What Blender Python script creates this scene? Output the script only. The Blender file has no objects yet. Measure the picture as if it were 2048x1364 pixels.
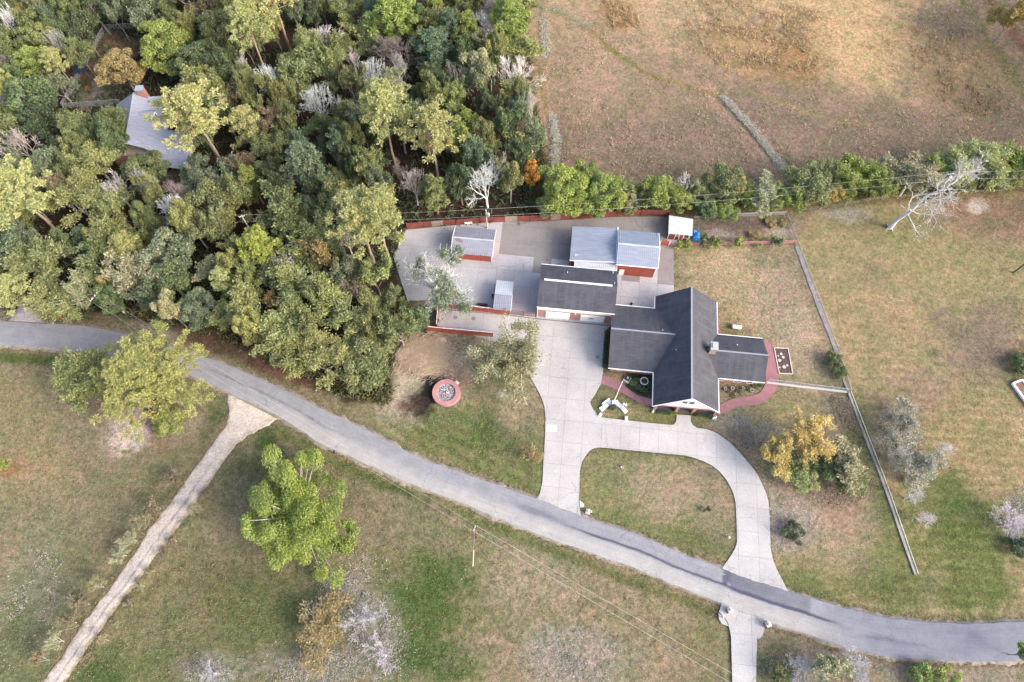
import bpy, math, random
import numpy as np
from mathutils import Vector, Matrix
from mathutils.geometry import tessellate_polygon

# ------------------------------------------------------------------ camera, sky, sun, exposure
scene = bpy.context.scene
ALT = 122.0                       # drone height above the ground, metres
FPX = 2048 * 24 / 36              # focal length in photo pixels (24 mm equivalent)
TILT = math.radians(24)           # tilt away from straight down
cam_data = bpy.data.cameras.new('camera')
cam_data.sensor_width = 36; cam_data.lens = 24
cam_data.clip_start = 1; cam_data.clip_end = 3000
cam = bpy.data.objects.new('camera', cam_data)
scene.collection.objects.link(cam)
cam.location = (0, 0, ALT); cam.rotation_euler = (TILT, 0, 0)
scene.camera = cam

SUN_ELEV = math.radians(33)
SUN_DIR = Vector((0.91, -0.42, 0)).normalized()      # towards the sun, on the ground
world = bpy.data.worlds.new('World'); scene.world = world
world.use_nodes = True
wn = world.node_tree.nodes; wl = world.node_tree.links
sky = wn.new('ShaderNodeTexSky'); sky.sky_type = 'NISHITA'; sky.sun_disc = False
sky.sun_elevation = SUN_ELEV
sky.sun_rotation = math.atan2(SUN_DIR.x, SUN_DIR.y)
sky.air_density = 1.0; sky.dust_density = 4.0; sky.ozone_density = 0.6
bg = wn['Background']; bg.inputs['Strength'].default_value = 0.15
wl.new(sky.outputs[0], bg.inputs['Color'])
sun_data = bpy.data.lights.new('sun', 'SUN')
sun_data.energy = 1.0; sun_data.angle = math.radians(22); sun_data.color = (1.0, 0.95, 0.90)
sun = bpy.data.objects.new('sun', sun_data); scene.collection.objects.link(sun)
sv = Vector((SUN_DIR.x * math.cos(SUN_ELEV), SUN_DIR.y * math.cos(SUN_ELEV), math.sin(SUN_ELEV)))
sun.rotation_euler = sv.to_track_quat('Z', 'Y').to_euler()
sun.location = (60, -60, 150)
scene.view_settings.view_transform = 'Standard'
scene.view_settings.look = 'None'
scene.view_settings.exposure = 1.62
scene.view_settings.gamma = 1.0
scene.view_settings.use_curve_mapping = False
scene.cycles.max_bounces = 6
scene.cycles.diffuse_bounces = 3
scene.cycles.transparent_max_bounces = 12

# ------------------------------------------------------------------ helpers
COL = scene.collection
rng = np.random.default_rng(7)
random.seed(7)
CT, ST = math.cos(TILT), math.sin(TILT)

def at(px, py, z=0.0):
    """photo pixel -> world point on the level z"""
    dx = (px - 1024) / FPX; dy = -(py - 682) / FPX
    y = dy * CT + ST; zz = dy * ST - CT
    s = (ALT - z) / -zz
    return Vector((dx * s, y * s, z))

def proj(P):
    """world points (N,3) -> photo pixels"""
    x = P[:, 0]; y = P[:, 1]; z = P[:, 2] - ALT
    yc = y * CT + z * ST; zc = -y * ST + z * CT
    zc = np.minimum(zc, -1.0)
    return 1024 + FPX * x / -zc, 682 - FPX * yc / -zc

def depth_at(px, py, z=0.0):
    p = at(px, py, z)
    return p.y * ST + (ALT - z) * CT

AX = math.radians(-6)             # the house frame is turned six degrees
def uv(u, v, z=0.0):
    return Vector((u * math.cos(AX) - v * math.sin(AX), u * math.sin(AX) + v * math.cos(AX), z))
def to_uv(p):
    return (p[0] * math.cos(AX) + p[1] * math.sin(AX), -p[0] * math.sin(AX) + p[1] * math.cos(AX))

K_ILL = 1.72
def lin(c):
    c = c / 255.0
    return c / 12.92 if c <= 0.04045 else ((c + 0.055) / 1.055) ** 2.4
def S(r, g, b, k=K_ILL):
    """albedo of a level surface that the photo shows as this sRGB colour"""
    return (min(lin(r) / k, .85), min(lin(g) / k, .85), min(lin(b) / k, .85), 1.0)

def tag(o, label=None, cat=None, group=None, kind=None):
    if label: o['label'] = label
    if cat: o['category'] = cat
    if group: o['group'] = group
    if kind: o['kind'] = kind
    return o

def thing(name, label, cat, loc=(0, 0, 0), rot=0.0, group=None):
    o = bpy.data.objects.new(name, None)
    o.empty_display_size = 0.5
    COL.objects.link(o); o.location = loc; o.rotation_euler = (0, 0, rot)
    return tag(o, label, cat, group)

class MB:
    """collects polygons, builds one mesh object"""
    def __init__(s): s.v = []; s.f = []; s.m = []
    def add(s, verts, faces, mi=0):
        b = len(s.v); s.v.extend([tuple(x) for x in verts])
        for f in faces: s.f.append([b + i for i in f]); s.m.append(mi)
        return s
    def box(s, x0, x1, y0, y1, z0, z1, mi=0):
        v = [(x0,y0,z0),(x1,y0,z0),(x1,y1,z0),(x0,y1,z0),(x0,y0,z1),(x1,y0,z1),(x1,y1,z1),(x0,y1,z1)]
        return s.add(v, [(0,3,2,1),(4,5,6,7),(0,1,5,4),(1,2,6,5),(2,3,7,6),(3,0,4,7)], mi)
    def quad(s, a, b, c, d, mi=0): return s.add([a, b, c, d], [(0, 1, 2, 3)], mi)
    def slab(s, pts, t, mi=0):
        """polygon given in 3D, thickened downwards by t"""
        n = len(pts); v = [tuple(p) for p in pts] + [(p[0], p[1], p[2] - t) for p in pts]
        f = [tuple(range(n)), tuple(range(2 * n - 1, n - 1, -1))]
        f += [(i, i + n, (i + 1) % n + n, (i + 1) % n) for i in range(n)]
        return s.add(v, f, mi)
    def prism(s, pts, z0, z1, mi=0):
        """concave polygon (x,y) extruded from z0 to z1"""
        if area2(pts) < 0: pts = pts[::-1]
        n = len(pts)
        v = [(p[0], p[1], z1) for p in pts] + [(p[0], p[1], z0) for p in pts]
        tris = tessellate_polygon([[Vector((p[0], p[1], 0)) for p in pts]])
        f = []
        for t in tris:
            a, b, c = t
            cr = (pts[b][0]-pts[a][0])*(pts[c][1]-pts[a][1]) - (pts[b][1]-pts[a][1])*(pts[c][0]-pts[a][0])
            f.append((a, b, c) if cr > 0 else (a, c, b))
        f += [(i, i + n, (i + 1) % n + n, (i + 1) % n) for i in range(n)]
        return s.add(v, f, mi)
    def tube(s, p0, p1, r0, r1=None, n=6, mi=0, cap=True):
        r1 = r0 if r1 is None else r1
        p0 = Vector(p0); p1 = Vector(p1); d = (p1 - p0)
        if d.length < 1e-6: return s
        d.normalize(); a = d.orthogonal().normalized(); b = d.cross(a)
        v = []
        for (p, r) in ((p0, r0), (p1, r1)):
            for i in range(n):
                t = 2 * math.pi * i / n
                v.append(p + (a * math.cos(t) + b * math.sin(t)) * r)
        f = [(i, (i + 1) % n, (i + 1) % n + n, i + n) for i in range(n)]
        if cap: f += [tuple(range(n - 1, -1, -1)), tuple(range(n, 2 * n))]
        return s.add(v, f, mi)
    def lathe(s, c, prof, n=16, mi=0):
        """prof: list of (radius, z) from bottom to top"""
        v = []
        for r, z in prof:
            for i in range(n):
                t = 2 * math.pi * i / n
                v.append((c[0] + r * math.cos(t), c[1] + r * math.sin(t), z))
        f = []
        for k in range(len(prof) - 1):
            for i in range(n):
                f.append((k*n+i, k*n+(i+1) % n, (k+1)*n+(i+1) % n, (k+1)*n+i))
        f.append(tuple((len(prof)-1)*n+i for i in range(n)))
        f.append(tuple(range(n - 1, -1, -1)))
        return s.add(v, f, mi)
    def build(s, name, mat, parent=None, org=(0, 0, 0), smooth=False):
        me = bpy.data.meshes.new(name)
        me.from_pydata([(a - org[0], b - org[1], c - org[2]) for a, b, c in s.v], [], s.f)
        mats = mat if isinstance(mat, (list, tuple)) else [mat]
        for m in mats: me.materials.append(m)
        if len(mats) > 1: me.polygons.foreach_set('material_index', s.m)
        if smooth: me.polygons.foreach_set('use_smooth', [True] * len(s.f))
        me.update()
        o = bpy.data.objects.new(name, me); COL.objects.link(o)
        if parent: o.parent = parent
        return o

def area2(p):
    return sum(p[i][0]*p[(i+1) % len(p)][1] - p[(i+1) % len(p)][0]*p[i][1] for i in range(len(p)))

def np_mesh(name, V, Fq, mat, attrs=None, smooth=False):
    """fast mesh: V (N,3), Fq (M,k) all faces with k corners"""
    me = bpy.data.meshes.new(name)
    k = Fq.shape[1]
    me.vertices.add(len(V)); me.vertices.foreach_set('co', np.ascontiguousarray(V, dtype=np.float32).ravel())
    me.loops.add(Fq.size); me.loops.foreach_set('vertex_index', np.ascontiguousarray(Fq, dtype=np.int32).ravel())
    me.polygons.add(len(Fq))
    me.polygons.foreach_set('loop_start', np.arange(0, Fq.size, k, dtype=np.int32))
    try: me.polygons.foreach_set('loop_total', np.full(len(Fq), k, dtype=np.int32))
    except Exception: pass
    if smooth: me.polygons.foreach_set('use_smooth', np.ones(len(Fq), dtype=bool))
    for m in (mat if isinstance(mat, (list, tuple)) else [mat]): me.materials.append(m)
    for an, arr in (attrs or {}).items():
        a = me.color_attributes.new(an, 'FLOAT_COLOR', 'POINT')
        a.data.foreach_set('color', np.ascontiguousarray(arr, dtype=np.float32).ravel())
    me.update(calc_edges=True); me.validate()
    return me

def mobj(name, me, parent=None, loc=(0, 0, 0)):
    o = bpy.data.objects.new(name, me); COL.objects.link(o); o.location = loc
    if parent: o.parent = parent
    return o

def catmull(P, n=6):
    P = [Vector((p[0], p[1], 0)) for p in P]; out = []
    for i in range(len(P) - 1):
        p0 = P[max(i-1, 0)]; p1 = P[i]; p2 = P[i+1]; p3 = P[min(i+2, len(P)-1)]
        for k in range(n):
            t = k / n
            out.append(0.5*((2*p1) + (p2-p0)*t + (2*p0-5*p1+4*p2-p3)*t*t + (3*p1-p0-3*p2+p3)*t**3))
    out.append(P[-1]); return out

# value noise on numpy arrays, for ground colours and shapes
_perm = np.random.default_rng(3).random((256, 256))
def vnoise(x, y, s):
    x = np.asarray(x) * s; y = np.asarray(y) * s
    xi = np.floor(x).astype(int); yi = np.floor(y).astype(int)
    fx = x - xi; fy = y - yi; fx = fx*fx*(3-2*fx); fy = fy*fy*(3-2*fy)
    g = lambda a, b: _perm[a % 256, b % 256]
    return (g(xi,yi)*(1-fx)+g(xi+1,yi)*fx)*(1-fy) + (g(xi,yi+1)*(1-fx)+g(xi+1,yi+1)*fx)*fy
def fbm(x, y, s, o=4):
    r = 0; a = 1; t = 0
    for k in range(o):
        r = r + a * vnoise(x + 17.3*k, y - 9.1*k, s * 2**k); t += a; a *= 0.55
    return r / t

# ------------------------------------------------------------------ materials
def nmat(name):
    m = bpy.data.materials.new(name); m.use_nodes = True
    nt = m.node_tree; return m, nt, nt.nodes['Principled BSDF']
def _in(nt, sock, val):
    if hasattr(val, 'is_output') or isinstance(val, bpy.types.NodeSocket): nt.links.new(val, sock)
    else: sock.default_value = val
def noise(nt, vec, scale, detail=4, rough=0.6, dim='3D'):
    n = nt.nodes.new('ShaderNodeTexNoise'); n.inputs['Scale'].default_value = scale
    n.inputs['Detail'].default_value = detail; n.inputs['Roughness'].default_value = rough
    if vec: nt.links.new(vec, n.inputs['Vector'])
    return n.outputs['Fac']
def ramp(nt, fac, a, b, ca=(0, 0, 0, 1), cb=(1, 1, 1, 1)):
    r = nt.nodes.new('ShaderNodeValToRGB'); nt.links.new(fac, r.inputs['Fac'])
    r.color_ramp.elements[0].position = a; r.color_ramp.elements[0].color = ca
    r.color_ramp.elements[1].position = b; r.color_ramp.elements[1].color = cb
    return r.outputs['Color']
def mix(nt, fac, a, b, mode='MIX'):
    n = nt.nodes.new('ShaderNodeMix'); n.data_type = 'RGBA'; n.blend_type = mode
    _in(nt, n.inputs[0], fac); _in(nt, n.inputs[6], a); _in(nt, n.inputs[7], b)
    return n.outputs[2]
def bump(nt, bsdf, h, strength=0.3, dist=0.05):
    b = nt.nodes.new('ShaderNodeBump'); b.inputs['Strength'].default_value = strength
    b.inputs['Distance'].default_value = dist
    nt.links.new(h, b.inputs['Height']); nt.links.new(b.outputs[0], bsdf.inputs['Normal'])
def coord(nt, kind='Object', scale=None):
    t = nt.nodes.new('ShaderNodeTexCoord'); o = t.outputs[kind]
    if scale:
        mp = nt.nodes.new('ShaderNodeMapping'); mp.inputs['Scale'].default_value = scale
        nt.links.new(o, mp.inputs['Vector']); o = mp.outputs[0]
    return o

def plain(name, col, rough=0.8, var=0.15, scale=3.0, metal=0.0, spec=0.3, vscale=None, dark=None):
    """paint, stone or timber with uneven tone and a little wear"""
    m, nt, b = nmat(name)
    v = coord(nt, 'Object', vscale)
    n1 = noise(nt, v, scale, 5); n2 = noise(nt, v, scale * 7, 3)
    lo = tuple(c * (1 - var) for c in col[:3]) + (1,); hi = tuple(min(1, c * (1 + var)) for c in col[:3]) + (1,)
    c = mix(nt, ramp(nt, n1, .3, .7), lo, hi)
    c = mix(nt, ramp(nt, n2, .55, .75, (0,0,0,1), (.35,.35,.35,1)), c, dark or tuple(x * .6 for x in col[:3]) + (1,))
    nt.links.new(c, b.inputs['Base Color'])
    b.inputs['Roughness'].default_value = rough; b.inputs['Metallic'].default_value = metal
    b.inputs['Specular IOR Level'].default_value = spec
    bump(nt, b, n2, .15, .01)
    return m

def cracks(nt, v, c, scale, width, amt, col):
    nz = nt.nodes.new('ShaderNodeTexNoise'); nz.inputs['Scale'].default_value = scale * 5; nt.links.new(v, nz.inputs['Vector'])
    mv = nt.nodes.new('ShaderNodeVectorMath'); mv.operation = 'MULTIPLY_ADD'; nt.links.new(nz.outputs['Color'], mv.inputs[0]); mv.inputs[1].default_value = (2.2, 2.2, 0); nt.links.new(v, mv.inputs[2])
    vo = nt.nodes.new('ShaderNodeTexVoronoi'); vo.feature = 'DISTANCE_TO_EDGE'; vo.inputs['Scale'].default_value = scale; nt.links.new(mv.outputs[0], vo.inputs['Vector'])
    ln = ramp(nt, vo.outputs['Distance'], 0, width, (amt, amt, amt, 1), (0, 0, 0, 1))
    ln = mix(nt, 1.0, ln, ramp(nt, noise(nt, v, .09, 3), .45, .6), 'MULTIPLY')
    return mix(nt, ln, c, col)
def concrete_mat(name, col, stain=(0.2, 0.19, 0.18, 1), amt=0.5):
    m, nt, b = nmat(name)
    v = coord(nt, 'Object')
    oi = nt.nodes.new('ShaderNodeObjectInfo')
    c = mix(nt, ramp(nt, noise(nt, v, .16, 5), .3, .72), tuple(x*.86 for x in col[:3])+(1,), tuple(min(1, x*1.08) for x in col[:3])+(1,))
    tone = ramp(nt, oi.outputs['Random'], 0, 1, (.94,.94,.95,1), (1,1,1,1))
    c = mix(nt, 1.0, c, tone, 'MULTIPLY')
    st = ramp(nt, noise(nt, v, .45, 7, .72), .55, .80, (0,0,0,1), (amt, amt, amt, 1))
    c = mix(nt, st, c, stain)
    c = cracks(nt, v, c, .11, .012, .6, tuple(x*.45 for x in col[:3])+(1,))
    oil = noise(nt, v, 1.3, 3, .5)
    c = mix(nt, ramp(nt, oil, .70, .76, (0,0,0,1), (.4,.4,.4,1)), c, stain)
    fine = noise(nt, v, 9, 4)
    c = mix(nt, .16, c, ramp(nt, fine, .35, .65), 'OVERLAY')
    nt.links.new(c, b.inputs['Base Color']); b.inputs['Roughness'].default_value = .9
    b.inputs['Specular IOR Level'].default_value = .2
    bump(nt, b, fine, .2, .01)
    return m

def shingle_mat(name, col):
    m, nt, b = nmat(name)
    v = coord(nt, 'Object')
    uvn = nt.nodes.new('ShaderNodeUVMap')
    br = nt.nodes.new('ShaderNodeTexBrick'); nt.links.new(uvn.outputs[0], br.inputs['Vector'])
    br.inputs['Scale'].default_value = 1.0; br.inputs['Brick Width'].default_value = .9; br.inputs['Row Height'].default_value = .28
    br.inputs['Mortar Size'].default_value = .018; br.inputs['Mortar Smooth'].default_value = .4
    br.inputs['Color1'].default_value = tuple(c*.86 for c in col[:3])+(1,); br.inputs['Color2'].default_value = tuple(c*1.16 for c in col[:3])+(1,)
    br.inputs['Mortar'].default_value = tuple(c*.6 for c in col[:3])+(1,)
    c = br.outputs['Color']
    big = noise(nt, v, .35, 5, .65)
    c = mix(nt, ramp(nt, big, .40, .66, (0,0,0,1), (.5,.5,.5,1)), c, tuple(min(1, x*1.7) for x in col[:3])+(1,))
    # light streaks that run down the slope
    mp = nt.nodes.new('ShaderNodeMapping'); mp.inputs['Scale'].default_value = (1.4, .12, 1); nt.links.new(uvn.outputs[0], mp.inputs['Vector'])
    st = noise(nt, mp.outputs[0], 1.0, 5, .6)
    c = mix(nt, ramp(nt, st, .48, .70, (0,0,0,1), (.40,.40,.40,1)), c, tuple(min(1, x*2.0) for x in col[:3])+(1,))
    mp2 = nt.nodes.new('ShaderNodeMapping'); mp2.inputs['Scale'].default_value = (.25, 3.4, 1); nt.links.new(uvn.outputs[0], mp2.inputs['Vector'])
    sc = noise(nt, mp2.outputs[0], 1.0, 6, .7)
    c = mix(nt, ramp(nt, sc, .60, .72, (0,0,0,1), (.5,.5,.5,1)), c, tuple(min(1, x*2.8) for x in col[:3])+(1,))
    nt.links.new(c, b.inputs['Base Color']); b.inputs['Roughness'].default_value = .78
    b.inputs['Specular IOR Level'].default_value = .35
    bump(nt, b, br.outputs['Fac'], -.4, .02)
    return m

def metal_mat(name, col, rust=0.0, rough=.42, streak=(.4, 3, .4)):
    m, nt, b = nmat(name)
    v = coord(nt, 'Object'); vs = coord(nt, 'Object', streak)
    n = noise(nt, vs, 1.0, 5, .6)
    c = mix(nt, ramp(nt, n, .35, .7), tuple(x*.84 for x in col[:3])+(1,), tuple(min(1, x*1.1) for x in col[:3])+(1,))
    if rust:
        rn = noise(nt, v, .32, 6, .6)
        c = mix(nt, ramp(nt, rn, .62 - .1*rust, .68 - .1*rust, (0,0,0,1), (.8,.8,.8,1)), c, (.17, .10, .07, 1))
    nt.links.new(c, b.inputs['Base Color'])
    b.inputs['Metallic'].default_value = .25; b.inputs['Roughness'].default_value = rough
    return m

def leaf_mat():
    m = bpy.data.materials.new('leaves'); m.use_nodes = True; nt = m.node_tree; nt.nodes.clear()
    out = nt.nodes.new('ShaderNodeOutputMaterial')
    oi = nt.nodes.new('ShaderNodeObjectInfo')
    at_ = nt.nodes.new('ShaderNodeAttribute'); at_.attribute_name = 'tint'
    sep = nt.nodes.new('ShaderNodeSeparateColor'); nt.links.new(at_.outputs['Color'], sep.inputs[0])
    c = mix(nt, 1.0, oi.outputs['Color'], ramp(nt, sep.outputs[0], 0, 1, (.55,.62,.58,1), (1.08,1.06,1.0,1)), 'MULTIPLY')
    c = mix(nt, ramp(nt, sep.outputs[1], .5, 1.0, (0,0,0,1), (.55,.55,.55,1)), c, mix(nt, 1.0, oi.outputs['Color'], (1.45, 1.22, .80, 1), 'MULTIPLY'))
    d = nt.nodes.new('ShaderNodeBsdfDiffuse'); t = nt.nodes.new('ShaderNodeBsdfTranslucent')
    nt.links.new(c, d.inputs['Color']); nt.links.new(c, t.inputs['Color'])
    g = nt.nodes.new('ShaderNodeBsdfGlossy'); g.inputs['Roughness'].default_value = .55; g.inputs['Color'].default_value = (.9, .95, .9, 1)
    ms = nt.nodes.new('ShaderNodeMixShader'); ms.inputs[0].default_value = .28
    nt.links.new(d.outputs[0], ms.inputs[1]); nt.links.new(t.outputs[0], ms.inputs[2])
    m2 = nt.nodes.new('ShaderNodeMixShader'); m2.inputs[0].default_value = .035
    nt.links.new(ms.outputs[0], m2.inputs[1]); nt.links.new(g.outputs[0], m2.inputs[2])
    nt.links.new(m2.outputs[0], out.inputs[0])
    return m

def bark_mat():
    m, nt, b = nmat('bark')
    oi = nt.nodes.new('ShaderNodeObjectInfo')
    v = coord(nt, 'Object', (3, 3, .7)); n = noise(nt, v, 2, 5)
    c = mix(nt, 1.0, oi.outputs['Color'], ramp(nt, n, .3, .7, (.55,.55,.55,1), (1.1,1.1,1.1,1)), 'MULTIPLY')
    nt.links.new(c, b.inputs['Base Color']); b.inputs['Roughness'].default_value = .95
    b.inputs['Specular IOR Level'].default_value = .1
    return m

def ground_mat():
    """colour per vertex (what grows there, with painted sunlight and shade in places) broken up by grass grain at several scales"""
    m, nt, b = nmat('ground_cover')
    a = nt.nodes.new('ShaderNodeAttribute'); a.attribute_name = 'cover'
    v = coord(nt, 'Object')
    c = a.outputs['Color']
    n0 = noise(nt, v, .12, 6, .62)
    n1 = noise(nt, v, .55, 6, .68)
    n2 = noise(nt, v, 1.7, 5, .72)
    n3 = noise(nt, v, 5.0, 4, .75)
    dry = mix(nt, 1.0, c, (1.12, 1.04, .99, 1), 'MULTIPLY')
    grn = mix(nt, 1.0, c, (.82, .90, .78, 1), 'MULTIPLY')
    c = mix(nt, ramp(nt, n0, .36, .64), grn, dry)
    c = mix(nt, .55, c, mix(nt, 1.0, c, ramp(nt, n1, .36, .64, (.68,.72,.70,1), (1.26,1.24,1.25,1)), 'MULTIPLY'))
    c = mix(nt, .70, c, mix(nt, 1.0, c, ramp(nt, n2, .38, .62, (.55,.58,.54,1), (1.36,1.34,1.34,1)), 'MULTIPLY'))
    c = mix(nt, .70, c, mix(nt, 1.0, c, ramp(nt, n3, .38, .62, (.5,.5,.48,1), (1.45,1.45,1.42,1)), 'MULTIPLY'))
    hp = noise(nt, v, .42, 5, .7)
    c = mix(nt, 1.0, c, ramp(nt, hp, .38, .62, (.88, .98, .86, 1), (1.08, .99, 1.04, 1)), 'MULTIPLY')
    dk = noise(nt, v, 1.1, 6, .8)
    c = mix(nt, ramp(nt, dk, .62, .72, (0,0,0,1), (.4,.4,.4,1)), c, mix(nt, 1.0, c, (.5, .5, .48, 1), 'MULTIPLY'))
    # stray straw-coloured specks
    sp = noise(nt, v, 2.4, 5, .85)
    c = mix(nt, ramp(nt, sp, .60, .70, (0,0,0,1), (.45,.45,.45,1)), c, (.40, .36, .30, 1))
    nt.links.new(c, b.inputs['Base Color'])
    b.inputs['Roughness'].default_value = 1.0; b.inputs['Specular IOR Level'].default_value = .05
    h = mix(nt, .5, n2, n3); bump(nt, b, h, .55, .25)
    return m

def attr_mat(name, attr, rough=.9, grain=8.0, g_amt=.5, crack=0):
    m, nt, b = nmat(name)
    a = nt.nodes.new('ShaderNodeAttribute'); a.attribute_name = attr
    v = coord(nt, 'Object'); c = a.outputs['Color']
    n1 = noise(nt, v, .5, 6, .65); n2 = noise(nt, v, grain, 5, .7)
    c = mix(nt, 1.0, c, ramp(nt, n1, .25, .75, (.86,.86,.87,1), (1.12,1.12,1.11,1)), 'MULTIPLY')
    c = mix(nt, g_amt, c, mix(nt, 1.0, c, ramp(nt, n2, .3, .7, (.6,.6,.6,1), (1.35,1.35,1.35,1)), 'MULTIPLY'))
    if crack: c = cracks(nt, v, c, crack, .014, .7, (.12, .12, .14, 1))
    nt.links.new(c, b.inputs['Base Color']); b.inputs['Roughness'].default_value = rough
    b.inputs['Specular IOR Level'].default_value = .2
    bump(nt, b, n2, .3, .02)
    return m

def wire_mesh_mat():
    m = bpy.data.materials.new('chain_link_wire'); m.use_nodes = True; nt = m.node_tree; nt.nodes.clear()
    out = nt.nodes.new('ShaderNodeOutputMaterial')
    v = coord(nt, 'Object'); n = noise(nt, v, 14, 2)
    t = nt.nodes.new('ShaderNodeBsdfTransparent'); d = nt.nodes.new('ShaderNodeBsdfDiffuse')
    d.inputs['Color'].default_value = (.42, .44, .46, 1)
    ms = nt.nodes.new('ShaderNodeMixShader')
    nt.links.new(ramp(nt, n, .35, .65, (.22,.22,.22,1), (.46,.46,.46,1)), ms.inputs[0])
    nt.links.new(t.outputs[0], ms.inputs[1]); nt.links.new(d.outputs[0], ms.inputs[2]); nt.links.new(ms.outputs[0], out.inputs[0])
    return m

def glass_mat(name, col=(.03, .04, .05, 1), rough=.08):
    m, nt, b = nmat(name)
    v = coord(nt, 'Object'); n = noise(nt, v, 1.5, 2)
    nt.links.new(mix(nt, n, col, tuple(c * 1.8 for c in col[:3]) + (1,)), b.inputs['Base Color'])
    b.inputs['Roughness'].default_value = rough; b.inputs['Specular IOR Level'].default_value = .6
    return m

def brick_mat(name, col):
    m, nt, b = nmat(name)
    v = coord(nt, 'Object')
    mp = nt.nodes.new('ShaderNodeMapping'); mp.inputs['Rotation'].default_value = (math.pi / 2, 0, 0); nt.links.new(v, mp.inputs['Vector'])
    br = nt.nodes.new('ShaderNodeTexBrick'); nt.links.new(mp.outputs[0], br.inputs['Vector'])
    br.inputs['Scale'].default_value = 1; br.inputs['Brick Width'].default_value = .22; br.inputs['Row Height'].default_value = .075
    br.inputs['Mortar Size'].default_value = .008
    br.inputs['Color1'].default_value = tuple(c*.8 for c in col[:3])+(1,); br.inputs['Color2'].default_value = tuple(c*1.15 for c in col[:3])+(1,)
    br.inputs['Mortar'].default_value = (.45, .38, .34, 1)
    c = mix(nt, ramp(nt, noise(nt, v, 1.2, 4), .4, .7, (0,0,0,1), (.3,.3,.3,1)), br.outputs['Color'], tuple(x*.7 for x in col[:3])+(1,))
    nt.links.new(c, b.inputs['Base Color']); b.inputs['Roughness'].default_value = .9
    bump(nt, b, br.outputs['Fac'], -.3, .01)
    return m

M = {}
M['ground'] = ground_mat()
M['road'] = attr_mat('asphalt', 'wear', .88, 6, .5, .16)
M['shoulder'] = attr_mat('gravel_edge', 'wear', .95, 7, .8)
M['track'] = attr_mat('gravel_track', 'wear', .95, 3.2, 1.0)
M['concrete'] = concrete_mat('drive_concrete', S(212, 208, 206), (.24, .23, .23, 1), .45)
M['yardconc'] = concrete_mat('yard_concrete', S(206, 205, 208), (.20, .19, .18, 1), .65)
M['oldconc'] = concrete_mat('old_stained_concrete', S(164, 160, 159), (.10, .095, .09, 1), .8)
M['joint'] = plain('joint_filler', (.16, .15, .14, 1), .95)
M['pink'] = plain('red_stamped_concrete', S(176, 128, 132), .85, .14, .8)
M['pinkwall'] = plain('red_coping', S(205, 150, 148), .85, .15, 1.2)
M['shingle'] = shingle_mat('grey_shingles', (.047, .048, .059, 1))
M['ridge'] = plain('ridge_shingles', (.22, .23, .27, 1), .75, .12, 4)
M['brick'] = brick_mat('red_brick', (.33, .115, .085, 1))
M['white'] = plain('white_paint', (.80, .79, .77, 1), .5, .04, 2, spec=.4, dark=(.66, .65, .62, 1))
M['whitedirty'] = plain('weathered_white_paint', (.70, .69, .67, 1), .6, .1, 1.5)
M['glass'] = glass_mat('window_glass')
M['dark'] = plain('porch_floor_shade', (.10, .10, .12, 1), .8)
M['redmetal'] = metal_mat('red_metal_siding', (.40, .095, .062, 1), 0, .55, (1.2, 1.2, .3))
M['redwood'] = plain('red_stained_boards', (.21, .065, .052, 1), .85, .28, 1.2, vscale=(1, 1, .4))
M['greywood'] = plain('weathered_boards', (.30, .24, .20, 1), .9, .3, 1.2, vscale=(1, 1, .4))
M['galv'] = metal_mat('galvanised_roofing', (.27, .30, .36, 1), 0, .5)
M['galvold'] = metal_mat('aged_galvanised_roofing', (.27, .28, .33, 1), .62, .5)
M['galvwhite'] = metal_mat('white_metal_roofing', (.48, .50, .53, 1), 0, .5)
M['silver'] = metal_mat('silver_metal_roof', (.33, .34, .39, 1), .12, .45)
M['steel'] = plain('galvanised_steel', (.50, .51, .53, 1), .45, .08, 2, metal=.6)
M['iron'] = plain('dark_iron', (.035, .033, .033, 1), .6, .2, 4)
M['rust'] = plain('rusty_iron', (.20, .09, .05, 1), .9, .3, 3)
M['polewood'] = plain('creosoted_pole_wood', (.095, .070, .055, 1), .9, .25, 2, vscale=(1, 1, .2))
M['palewood'] = plain('pale_grey_wood', (.42, .38, .34, 1), .9, .2, 2, vscale=(1, 1, .2))
M['porcelain'] = plain('white_porcelain', (.60, .61, .62, 1), .3, .05, 3, spec=.5)
M['tarp'] = plain('blue_tarpaulin', (.035, .26, .62, 1), .45, .18, 1.8, spec=.4)
M['stone'] = plain('pale_stone', (.42, .41, .38, 1), .85, .14, 2)
M['greystone'] = plain('polished_grey_granite', (.36, .38, .44, 1), .35, .12, 3, spec=.5)
M['mulch'] = plain('dark_mulch', (.085, .055, .050, 1), .98, .35, 5)
M['timber'] = plain('landscape_timber', (.52, .46, .40, 1), .9, .18, 2)
M['wire'] = plain('aluminium_cable', (.55, .56, .56, 1), .5, .05, 2, metal=.3)
M['black'] = plain('black_plastic', (.02, .02, .022, 1), .5, .2, 3)
M['mesh'] = wire_mesh_mat()
M['straw'] = leaf_mat(); M['straw'].name = 'dry_straw'
M['leaf'] = leaf_mat()
M['bark'] = bark_mat()
M['ash'] = plain('ash_and_char', (.30, .30, .33, 1), .95, .6, 4, dark=(.04, .04, .05, 1))
M['carpaint'] = plain('dark_blue_car_paint', (.02, .035, .08, 1), .2, .08, 1, metal=.3, spec=.6)
M['orange'] = plain('orange_red_plastic', (.55, .10, .04, 1), .6, .15, 3)
M['tin'] = plain('mustard_metal_sign_paint', (.45, .40, .12, 1), .6)

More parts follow.
